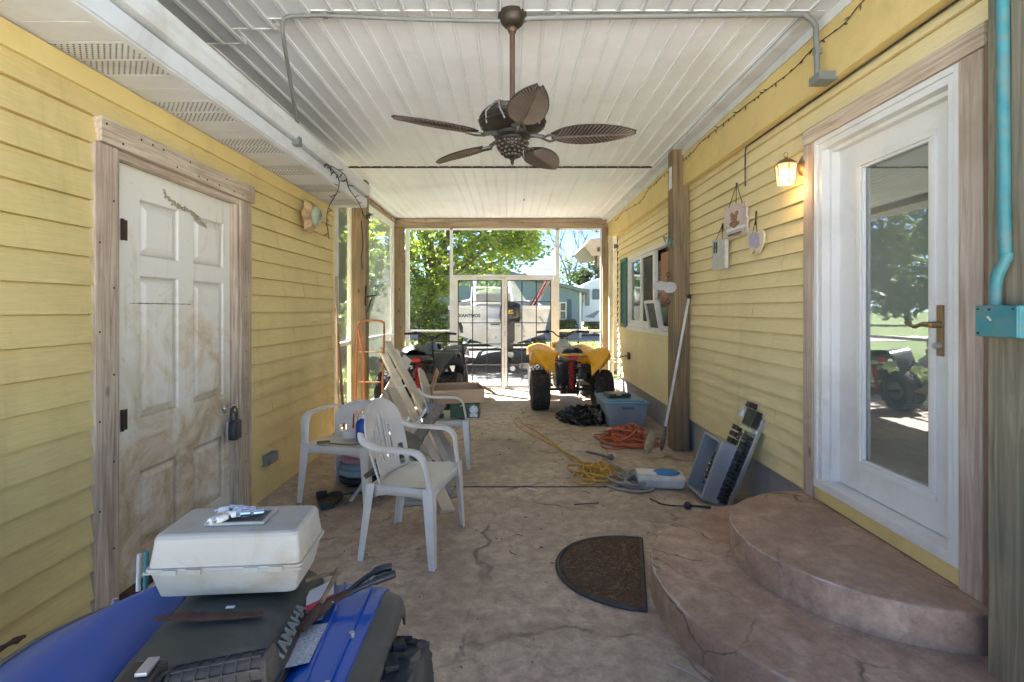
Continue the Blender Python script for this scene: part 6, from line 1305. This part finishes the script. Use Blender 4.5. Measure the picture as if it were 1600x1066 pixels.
tree('leafy_shrub', 'darker shrub at the left edge of the far screens', (-3.2, 12.2, -.06), [(-3.2, 12.2, -.06), (-3.2, 12.2, 1.6)], [(-3.2, 12.2, 1.4, .8, .9, 1.3)], 45, 80, .06, LF['mid'], 3, tr=.05, cr=.36, cat='shrub')
TG_ = 'trees standing beyond the left side screens'
tree('side_tree', 'mid green tree seen through the nearest left screen', (-6.3, 10.0, -.06), [(-6.3, 10, -.06), (-6.3, 10, 2), (-6.1, 10.2, 4.5)], [(-6.2, 10, 3.8, 2.2, 2.0, 1.9), (-6.2, 9.5, 2.2, 1.5, 1.3, .8)], 110, 60, .11, LF['mid'], 4, group=TG_, cr=.55)
tree('side_tree', 'bright tree seen through the long left screen in front of the pale canopy', (-5.2, 15.5, -.06), [(-5.2, 15.5, -.06), (-5.2, 15.5, 2), (-5.0, 15.5, 4.5)], [(-5.2, 15.5, 4.0, 1.8, 1.8, 2.2), (-5.0, 15, 2.0, 1.3, 1.3, .9)], 120, 60, .11, LF['mid'], 5, group=TG_, cr=.55)
tree('side_tree', 'dark oak behind the bright tree on the left', (-8.5, 18, -.06), [(-8.5, 18, -.06), (-8.3, 18, 3), (-8, 18, 6)], [(-8.3, 18, 5, 3.4, 3, 3), (-7, 19, 2.6, 3, 2, 1.5)], 130, 60, .16, LF['dark'], 6, group=TG_, cr=.9, tr=.3)
tree('side_tree', 'large dark oak out past the left building, mirrored in the white door glass', (-8.2, 6.2, -.06), [(-8.2, 6.2, -.06), (-8, 6.2, 2.6), (-7.6, 6.4, 5)], [(-8, 6.6, 4.6, 2.8, 2.6, 2.0), (-7.2, 8.2, 3.6, 1.8, 1.8, 1.3), (-9.5, 9.5, 3.2, 2, 2, 2)], 150, 60, .13, LF['mid'], 7, group=TG_, cr=.7, tr=.26)
tree('side_tree', 'broad dark tree farthest left behind the long side screen', (-12.5, 13, -.06), [(-12.5, 13, -.06), (-12.5, 13, 3), (-12, 13, 6)], [(-12.5, 13, 4.6, 3.4, 3.4, 3.4)], 110, 60, .17, LF['dark'], 8, group=TG_, cr=.9, tr=.3)
FG_ = 'row of trees beyond the road'; rnd = random.Random(40)
kinds = ['round dark green tree', 'tall dark oak', 'pale loose tree', 'low broad tree']
for i, (x, y, h, w) in enumerate([(-34, 48, 9, 7), (-25, 52, 10, 7), (-17, 47, 8, 6), (-10.5, 50, 8.5, 5.5), (-4.5, 46, 6.0, 4), (1.0, 52, 5.0, 4), (15, 52, 6.5, 5), (22, 48, 8, 6), (31, 53, 9, 7)]):
    k_ = 'dark' if i % 3 else 'mid'
    side = ['farthest left beyond the road', 'second from the left beyond the road', 'third from the left beyond the road', 'behind the leaning tree beyond the road', 'left of the boat windshield beyond the road', 'just above the boat windshield beyond the road', 'behind the white camper beyond the road', 'to the right of the camper beyond the road', 'farthest right beyond the road'][i]
    tree('far_tree', kinds[i % 4] + ' ' + side, (x, y, -.06), [(x, y, -.06), (x + .3, y, h * .4), (x, y, h * .75)], [(x, y, h * .58, w * .55, w * .5, h * .36), (x + 1.0, y, h * .3, w * .5, w * .4, h * .2)], 60, 55, .30, LF[k_], 50 + i, tr=.3, cr=1.3, group=FG_)
# bare tree with an ivy-clad stem
bt = thing('bare_tree', 'leafless tree with ivy on its stem above the blue house', 'tree', (4.0, 34, 0)); rnd = random.Random(12); mb = MB()
def branch(p, d, L, r, dep):
    q = p + d * L; mb.tube([p, (p + q) / 2 + Vector((rnd.uniform(-1, 1), rnd.uniform(-1, 1), 0)) * L * .05, q], [r, r * .8, r * .6], 5)
    if dep:
        for _ in range(3 if dep > 1 else 4):
            nd = (d + Vector((rnd.uniform(-.75, .75), rnd.uniform(-.75, .75), rnd.uniform(-.15, .45)))).normalized(); branch(q if rnd.random() < .6 else p + d * L * rnd.uniform(.5, 1), nd, L * rnd.uniform(.62, .82), r * .58, dep - 1)
branch(Vector((3.9, 34, -.05)), Vector((0, 0, 1)), 3.2, .10, 5)
mb.build('branches', mat('grey_bark', (0.11, 0.095, 0.085), .9), bt, world=True)
lv = MB(); [leaves(lv, (3.85 + rnd.uniform(-.5, .5), 34, 2.3 + q * .16), .75, 45, .11, rnd) for q in range(16)]; lv.build('ivy', LF['mid'], bt, world=True)
tree('oak_tree', 'dark oak with open limbs above the white camper', (6.3, 36, -.06), [(6.3, 36, -.06), (6.3, 36, 2.0), (6.2, 36, 4)], [(6.2, 36, 3.9, 1.7, 1.2, .7), (6.6, 36, 4.6, 1.0, .8, .7), (5.0, 36, 3.6, .6, .6, .3)], 60, 45, .16, LF['dark'], 31, tr=.14, cr=.42, sub=1)
tree('hanging_branch', 'leafy branch tip hanging into the top right far pane', (2.0, 12, 4.4), [(2.0, 12, 4.4), (1.9, 12, 3.6), (1.85, 12, 3.3)], [(1.9, 12, 3.42, .35, .2, .12)], 12, 30, .05, LF['dark'], 33, tr=.012, cr=.14, cat='branch', sub=1)
# foundation shrubs by the blue house
tree('leafy_shrub', 'dark round shrub under the blue house window', (2.7, 24.4, -.06), [(2.7, 24.4, -.06), (2.7, 24.4, .5)], [(2.7, 24.4, .5, .5, .4, .4)], 16, 60, .08, LF['dark'], 34, tr=.03, cr=.25, cat='shrub')
tree('leafy_shrub', 'pale green bush between the blue house and the camper', (4.9, 27.5, -.06), [(4.9, 27.5, -.06), (4.9, 27.5, .5)], [(4.9, 27.5, .55, .8, .4, .35)], 18, 60, .09, LF['bright'], 35, tr=.03, cr=.3, cat='shrub')
# grass blades on the near lawn
gb = MB(); rnd = random.Random(77)
for _ in range(15000):
    if rnd.random() < .5: x = rnd.uniform(-6, -2.12); y = rnd.uniform(5.4, 16)
    else:
        x = rnd.uniform(-6, 6); y = rnd.uniform(9.96, 23)
        if -2.75 < x < 2.3: continue
    h = rnd.uniform(.03, .11); a = rnd.random() * 6.28; w = .012 + .0006 * y
    if x > -7 and y < 9.97 and x < 6.5 and y > -3: z0 = 0.0
    else: z0 = -.06
    gb.add([(x - w * math.cos(a), y - w * math.sin(a), z0), (x + w * math.cos(a), y + w * math.sin(a), z0), (x + h * .4 * math.sin(a), y + h * .3, z0 + h)], [(0, 1, 2)])
o = gb.build('grass_blades', leaf_mat('grass_blade', [(0.07, 0.10, 0.02), (0.15, 0.20, 0.035), (0.28, 0.30, 0.08)], .3)); tag(o, None, None, kind='stuff')
g = MB().box(-7.05, -2.13, 5.3, 9.96, -0.2, 0.004); struct('side_lawn', g, M['grass'])
# pale canopy outside the left screens
cp = thing('canvas_canopy', 'tall pale canvas pyramid standing on the lawn outside the long left screen', 'canopy', (-2.95, 11.6, 0))
MB().add([(-.45, -.3, .35), (.32, -.3, .35), (.32, .3, .35), (-.45, .3, .35), (.08, 0, 2.55)], [(0, 1, 4), (1, 2, 4), (2, 3, 4), (3, 0, 4), (3, 2, 1, 0)]).build('cloth', mat('pale_canvas', (0.62, 0.62, 0.58), .8), cp)
mb = MB().cyl((-.4, -.25, 0), (-.4, -.25, .4), .02).cyl((.28, -.25, 0), (.28, -.25, .4), .02).cyl((.08, 0, .2), (.08, 0, 2.6), .02); mb.build('pole', M['steel'], cp)

# ------------------------------------------------------------------ boat on its trailer
BT = thing('motor_boat', 'white centre console motor boat with its stern towards the glass doors', 'boat', (-0.28, 12.4, 0), 3)
gel = mat('white_gelcoat', (0.78, 0.77, 0.74), .22, var=.04, coat=.5, dirt=(0.42, 0.36, 0.27), dirt_amt=.5, dirt_scale=2)
Lb = 6.6
def half(v): return 1.24 * (1 - max(0, (v - .45) / .55) ** 2.3 * .97)
def gz(v): return 1.45 + 0.42 * v ** 1.6
def kz(v): return 0.47 + 0.75 * max(0, v - .55) ** 1.6 * 2.6
def hull(u, v):
    s_ = 1 if u > .5 else -1; q = abs(u - .5) * 2; w = half(v); G = gz(v); K = kz(v); C = K + (G - K) * .34
    if q < .45: t = q / .45; x = w * .88 * t; z = K + (C - K) * t ** 1.1
    else: t = (q - .45) / .55; x = w * (.88 + .12 * t); z = C + (G - C) * t
    return (s_ * x, Lb * v + .25 * v * (z - K) * 1.1 * (v > .5), z)
MB().grid(hull, 32, 30).build('hull', gel, BT, smooth=40)
tr_pts = [hull(i / 32, 0) for i in range(33)]
m = MB(); m.add([(p[0], p[1], p[2]) for p in tr_pts], [tuple(range(33))])
m.build('transom', gel, BT)
m = MB()
for k in range(30):
    for s_ in (-1, 1):
        v0, v1 = k / 30, (k + 1) / 30; a, b_ = hull(0 if s_ < 0 else 1, v0), hull(0 if s_ < 0 else 1, v1); i0 = max(abs(a[0]) - .22, 0) * s_; i1 = max(abs(b_[0]) - .22, 0) * s_
        m.add([(a[0] + s_ * .03, a[1], a[2] - .05), (b_[0] + s_ * .03, b_[1], b_[2] - .05), (b_[0] + s_ * .03, b_[1], b_[2] + .03), (a[0] + s_ * .03, a[1], a[2] + .03), (i0, a[1], a[2] + .05), (i1, b_[1], b_[2] + .05)], [(0, 1, 2, 3), (3, 2, 5, 4)])
m.box(-1.26, -.28, -.03, .24, 1.40, 1.50).box(.28, 1.26, -.03, .24, 1.40, 1.50); m.build('gunwale', mat('clean_gelcoat', (0.78, 0.78, 0.77), .25, coat=.3), BT, bevel=.01)
MB().grid(lambda u, v: ((u * 2 - 1) * half(v) * .93, .05 + v * Lb, .98 + .3 * v), 6, 20).build('deck', gel, BT)
MB().box(-.30, .27, -.26, -.01, .98, 1.20).box(-.28, .25, -.30, -.27, .94, 1.0).build('engine_well', mat('well_white', (.8, .8, .8), .3), BT, bevel=.01)
tm = MB().text('XANTHOS', .112, T(-.745, -.006, 1.25) @ RX(90), .003, .004); tm.build('lettering', M['black'], BT)
m = MB().box(-.62, .32, 2.6, 3.3, 1.0, 1.95).box(-.45, .15, 2.35, 2.6, 1.0, 1.5); m.build('console', gel, BT, bevel=.06)
m = MB().box(-.50, .20, 2.58, 2.594, 1.55, 1.88); m.build('dash_panel', mat('dash_pale', (.7, .69, .66), .4, var=.2, scale=12), BT)
m = MB(); 
for s_ in (-1, 1): m.tube([(-.15 + s_ * .62, 2.4, 1.0), (-.15 + s_ * .58, 2.5, 2.0), (-.15 + s_ * .50, 2.9, 2.42)], .035, 8).tube([(-.15 + s_ * .62, 3.4, 1.0), (-.15 + s_ * .5, 3.1, 2.42)], .03, 8)
m.tube([(-.65, 2.9, 2.42), (.35, 2.9, 2.42)], .03, 8).tube([(-.65, 2.5, 2.05), (.35, 2.5, 2.05)], .02, 8); m.build('tower_frame', mat('white_tube', (.78, .78, .78), .3), BT, smooth=50)
MB().add([(-.60, 2.62, 1.95), (.30, 2.62, 1.95), (.25, 3.0, 2.42), (-.55, 3.0, 2.42)], [(0, 1, 2, 3)]).build('windshield', M['wglass'], BT, solid=.008)
m = MB().box(-.62, .36, 1.35, 1.75, .98, 1.55).box(-.62, .36, 1.7, 1.78, 1.6, 1.85).box(.45, .95, .5, .9, 1.3, 1.62).box(-1.12, -.72, .35, .6, 1.48, 1.60); m.build('seat', mat('seat_vinyl', (.62, .60, .55), .5, var=.1), BT, bevel=.05)
def cud(u, v): x = (u * 2 - 1); w = .95 * (1 - .72 * v); return (x * w, 3.5 + 2.7 * v, 1.62 + .45 * (1 - abs(x) ** 3) * (1 - .45 * v) + .1 * v)
MB().grid(cud, 16, 12).build('foredeck', mat('fore_white', (.78, .78, .77), .3), BT, smooth=50)
MB().add([(.32, 2.5, 1.5), (.38, 3.0, 2.45), (.50, 4.6, 1.98), (1.0, 4.6, 1.7), (.95, 2.5, 1.5)], [(0, 1, 2, 3, 4)]).build('side_screen', mat('side_white', (.75, .76, .78), .3), BT, solid=.03)
m = MB()
for x in (-.98,): m.tube([(x, -.02, 1.08), (x + .03, -.06, .98), (x + .05, -.05, .84)], [.03, .045, .03], 8)
m.build('black_fitting', M['black'], BT, smooth=50)
m = MB()
for (x, z) in ((.42, 1.22), (.98, 1.22), (.46, 1.0), (.95, 1.04), (-.10, .72), (.6, .75)): m.cyl((x, .01, z), (x, -.03, z), .03, n=12)
m.tube([(.46, -.03, 1.2), (.56, -.06, 1.0), (.60, -.04, .85)], .012, 6).tube([(1.0, -.03, 1.2), (1.1, -.05, 1.05)], .012, 6); m.build('deck_fitting', M['steel'], BT)
m = MB()
for x in (-.12, .18): m.tube([(x - .10, -.2, 1.05), (x - .1, -.34, 1.05), (x + .1, -.34, 1.05)], .014, 6)
m.build('swim_rail', M['iron'], BT)
OB = thing('outboard_motor', 'black outboard motor with yellow marks clamped to the boat stern', 'outboard motor', (-0.02, 12.05, 0))
def cow(u, v):
    a = u * 2 * PI; z = 1.10 + .50 * v; k = (1 - .22 * v ** 3) * (1 - max(0, v - .85) / .15 * .45) * (.86 + .14 * min(1, v * 4)); ca, sa = math.cos(a), math.sin(a)
    return (.27 * k * abs(ca) ** .6 * (1 if ca > 0 else -1), -.02 + .36 * k * abs(sa) ** .6 * (1 if sa > 0 else -1), z)
m = MB().grid(cow, 36, 14); m.add([cow(k / 36, 1) for k in range(36)], [tuple(range(36))]).add([cow(k / 36, 0) for k in range(36)], [tuple(range(36))[::-1]]); m.build('cowling', mat('gloss_black', (.012, .012, .013), .25), OB, smooth=50)
m = MB().cbox((0, 0, .88), (.20, .30, .46)).cbox((0, .03, .60), (.14, .26, .3)).cbox((0, -.02, .42), (.30, .42, .03)).cbox((0, 0, .30), (.09, .22, .22)).ball((0, .05, .25), (.07, .26, .07)); m.build('midsection', M['black'], OB, bevel=.02)
m = MB()
for k in range(3): m.ball((0, 0, .1), (.05, .015, .08), T(0, -.2, .25) @ RY(120 * k) @ T(0, 0, 0))
m.build('propeller', M['steel'], OB, smooth=50)
m = MB().cbox((.0, -.375, 1.32), (.13, .006, .018)).cbox((-.02, -.375, 1.37), (.03, .006, .055)).cbox((.03, -.375, 1.38), (.035, .006, .03), RY(30)).cbox((-.06, -.375, 1.375), (.02, .006, .04), RY(-25)); m.build('yellow_mark', mat('yellow_decal', (.75, .48, .02), .4), OB)
TL = thing('boat_trailer', 'dark boat trailer under the white boat', 'trailer', (-.28, 12.6, 0), 3)
m = MB()
for s_ in (-1, 1): m.bar((s_ * .95, -.1, .42), (s_ * .8, 5, .44), .07, .10).bar((s_ * .8, 5, .44), (0, 7.6, .44), .07, .10).bar((s_ * .5, 0, .56), (s_ * .5, 3.4, .58), .05, .12).cbox((s_ * .98, -.14, .50), (.18, .05, .08))
for y in (.1, 1.5, 3, 4.6): m.bar((-.9, y, .40), (.9, y, .40), .06, .06)
m.build('frame', M['iron'], TL)
for s_ in (-1, 1):
    for y in (1.7, 2.5):
        w_ = MB().lathe([(.15, -.09), (.24, -.10), (.32, -.08), (.335, 0), (.32, .08), (.24, .10), (.15, .09)], T(s_ * 1.18, y, .30) @ RY(90), 28).build('wheel', M['rubber'], TL, smooth=40); MB().lathe([(.15, -.06), (.10, -.03), (.0, -.03)], T(s_ * 1.18, y, .30) @ RY(90), 20, caps=False).lathe([(.15, .06), (.10, .03), (.0, .03)], T(s_ * 1.18, y, .30) @ RY(90), 20, caps=False).build('rim', M['white'], w_)
    MB().grid(lambda u, v, s_=s_: (s_ * (1.05 + .25 * u), 2.1 - .85 * math.cos(v * PI), .42 + .28 * math.sin(v * PI) ** .5), 2, 16).build('mudguard', M['black'], TL, solid=.01)
for s_ in (-1, 1): MB().cbox((s_ * .98, -.175, .50), (.15, .02, .06)).build('tail_light', M['red'], TL)
lh = atY(801, 578, 11.3); m = MB().lathe([(.001, 0), (.055, 0), (.06, .02), (.05, .05), (.001, .06)], T(lh.x, 11.3, .085) @ RX(90), 20); tagged('round_lamp', m, M['paper'], 'small round white lamp lying on the drive behind the glass doors', 'lamp', smooth=40)
m = MB(); rnd = random.Random(3)
for i in range(5): m.ball((.38 + rnd.uniform(-.12, .12), 12.0 + rnd.uniform(-.1, .1), .05), (.09, .07, .08))
o = m.build('rocks', mat('pale_stone', (.5, .46, .40), .8, var=.2)); tag(o, 'small heap of pale stones on the drive under the boat stern', 'stones')
# striped flag furled on a short staff
FL = thing('striped_flag', 'furled red and white striped flag on a staff at the right of the boat stern', 'flag', (.62, 12.7, 1.45))
MB().tube([(0, 0, 0), (.42, 0, .82)], .012, 6).build('staff', M['steel'], FL)
fm, nt, ns, ls, bs = new_mat('striped_cloth'); v = coords(ns, ls, (1, 1, 1)); sx = ns.new('ShaderNodeSeparateXYZ'); ls.new(v, sx.inputs[0])
ma = ns.new('ShaderNodeMath'); ma.operation = 'MULTIPLY_ADD'; ls.new(sx.outputs[0], ma.inputs[0]); ma.inputs[1].default_value = -.88; mb2 = ns.new('ShaderNodeMath'); mb2.operation = 'MULTIPLY'; mb2.inputs[1].default_value = .47; ls.new(sx.outputs[2], mb2.inputs[0]); ls.new(mb2.outputs[0], ma.inputs[2])
mf = ns.new('ShaderNodeMath'); mf.operation = 'PINGPONG'; mf.inputs[1].default_value = .035; ls.new(ma.outputs[0], mf.inputs[0])
mg = ns.new('ShaderNodeMath'); mg.operation = 'GREATER_THAN'; mg.inputs[1].default_value = .0175; ls.new(mf.outputs[0], mg.inputs[0]); ls.new(mixc(ns, ls, mg.outputs[0], (.42, .02, .03), (.7, .66, .64)), bs.inputs['Base Color']); bs.inputs['Roughness'].default_value = .8
MB().grid(lambda u, v: (.02 + .40 * v - .30 * u * (1 - .4 * v) + .01 * math.sin(u * 20), -.02 - .04 * math.sin(u * 14 + v * 3), .05 + .78 * v + .02 * math.sin(v * 9) - .12 * u), 20, 16).build('cloth', fm, FL, smooth=60)

# ------------------------------------------------------------------ neighbouring buildings
BH = thing('blue_house', 'pale blue clapboard house with a low dark roof behind the boat', 'house', (0, 27, 0))
m = MB(); bl_ = mat('blue_siding', (0.21, 0.27, 0.35), .7, var=.06)
m.prism([(-6, 0), (3.4, 0), (3.4, 2.28), (-1.2, 3.35), (-6, 2.3)], -25.02, -32, RX(90)); 
for i in range(20): m.box(-6, 3.41, 24.985, 25.019, .15 + i * .105, .235 + i * .105)
m.build('wall', bl_, BH, world=True)
m = MB().bar((3.75, 28.3, 2.26), (-1.2, 28.3, 3.46), .14, 7.4, 0) if False else MB().add([(3.8, 24.5, 2.20), (-1.2, 24.5, 3.38), (-6.4, 24.5, 2.2), (3.8, 32, 2.20), (-1.2, 32, 3.38), (-6.4, 32, 2.2), (3.8, 24.5, 2.36), (-1.2, 24.5, 3.54), (-6.4, 24.5, 2.36), (3.8, 32, 2.36), (-1.2, 32, 3.54), (-6.4, 32, 2.36)],
   [(0, 3, 4, 1), (1, 4, 5, 2), (6, 7, 10, 9), (7, 8, 11, 10), (0, 1, 7, 6), (1, 2, 8, 7), (3, 9, 10, 4), (4, 10, 11, 5), (0, 6, 9, 3), (2, 5, 11, 8)])
m.build('roof', mat('slate_roof', (.17, .18, .19), .8), BH, world=True)
a = atY(874, 500, 24.97); b_ = atY(885, 472, 24.97); f = MB()
f.box(a.x, b_.x, 24.9, 24.98, a.z, a.z + .06).box(a.x, b_.x, 24.9, 24.98, b_.z - .06, b_.z).box(a.x, a.x + .05, 24.9, 24.98, a.z + .06, b_.z - .06).box(b_.x - .05, b_.x, 24.9, 24.98, a.z + .06, b_.z - .06).box(a.x + .05, b_.x - .05, 24.9, 24.98, (a.z + b_.z) / 2 - .02, (a.z + b_.z) / 2 + .02)
wf_ = f.build('window', M['white'], BH, world=True); MB().box(a.x + .05, b_.x - .05, 24.95, 24.97, a.z + .06, b_.z - .06).build('pane', mat('dark_pane', (.03, .035, .04), .1), wf_, world=True)
a = atY(886.5, 505, 24.95); b_ = atY(893, 468, 24.95); MB().box(a.x, b_.x, 24.92, 24.98, a.z, b_.z).build('shutter', mat('navy_shutter', (.05, .09, .15), .6), BH, world=True)
MB().box(3.36, 3.46, 24.95, 25.05, .0, 2.25).build('corner_board', M['white'], BH, world=True); MB().box(-6, 3.4, 25.01, 32, -.1, .14).build('foundation', M['found'], BH, world=True)
RV = thing('camper_trailer', 'white camper trailer with dark windows parked right of the blue house', 'camper', (5.6, 28, 0))
m = MB().prism([(3.75, .75), (9.5, .75), (9.5, 3.05), (4.6, 3.05), (4.3, 2.95), (3.8, 2.7)], -27, -29.4, RX(90)); m.build('body', mat('camper_white', (.56, .60, .64), .35, var=.03), RV, world=True, bevel=.06)
m = MB()
for (x0, x1, y0, y1) in ((926, 939, 452, 468), (907, 912, 455, 472), (915, 921, 452, 478)): a = atY(x0, y1, 26.97); b_ = atY(x1, y0, 26.97); m = MB().box(a.x, b_.x, 26.93, 26.995, a.z, b_.z); m.build('window', mat('camper_glass', (.04, .05, .06), .08), RV, world=True, bevel=.02)
m = MB().add([(3.9, 26.985, 1.0), (4.4, 26.985, .95), (4.75, 26.985, 1.35), (4.55, 26.985, 1.33)], [(0, 1, 2, 3)]); m.build('stripe', mat('grey_stripe', (.15, .18, .22), .4), RV, world=True, solid=.004)
MB().box(5.6, 6.4, 27.6, 28.4, 3.05, 3.32).build('roof_unit', M['white'], RV, world=True, bevel=.05)
for x in (5.9, 6.8): MB().lathe([(.2, -.1), (.36, -.1), (.38, 0), (.36, .1), (.2, .1)], T(x, 27.1, .32) @ RX(90), 24).build('wheel', M['rubber'], RV, world=True, smooth=40)
MB().box(4.2, 9.2, 27.2, 29.2, .5, .74).build('chassis', M['iron'], RV, world=True)
NS = thing('neighbour_shed', 'corner of a tan shed roof showing top right through the far screens', 'shed', (3, 13, 0))
m = MB().add([(1.72, 11.9, 2.90), (1.84, 11.9, 3.06), (1.72, 14, 2.90), (1.84, 14, 3.06), (4.2, 11.9, 3.38), (4.2, 14, 3.38), (4.2, 11.9, 3.12), (4.2, 14, 3.12), (1.9, 11.9, 2.66), (1.9, 14, 2.66)], [(0, 1, 4, 6, 8), (1, 3, 5, 4), (0, 2, 3, 1), (2, 9, 7, 5, 3), (8, 9, 2, 0), (6, 7, 9, 8)])
m.build('roof', mat('tan_fascia', (.42, .36, .27), .7), NS, world=True)
MB().add([(2.02, 11.89, 2.86), (4.1, 11.89, 3.24), (4.1, 11.89, 3.16), (2.02, 11.89, 2.76)], [(3, 2, 1, 0)]).build('louvre', mat('brown_louvre', (.07, .05, .035), .8), NS, world=True, solid=.01)
MB().box(2.04, 2.42, 12.0, 12.3, 2.42, 2.70).build('brown_box', mat('brown_box', (.20, .15, .12), .8), NS, world=True); MB().box(2.45, 4.2, 12.1, 13.8, -.06, 2.9).build('wall', mat('tan_wall', (.40, .34, .25), .8), NS, world=True)
g = MB().box(-3, 12, 28.5, 36, -.055, -.04); struct('far_shaded_drive', g, M['asphalt'])  # dark strip: shade over the far drive put in as asphalt colour
for i, (z0, z1, y) in enumerate(((4.9, 4.4, 31), (4.5, 4.15, 30.5), (3.9, 4.9, 32))):
    m = MB().tube([(-14 + 32 * q / 16, y, z0 + (z1 - z0) * q / 16 - .5 * math.sin(PI * q / 16)) for q in range(17)], .014, 5); tagged('power_line', m, M['iron'], ['upper overhead power line crossing the sky beyond the road', 'middle overhead power line crossing the sky', 'power line rising to the right in the far right pane'][i], 'power line', 'overhead power lines')
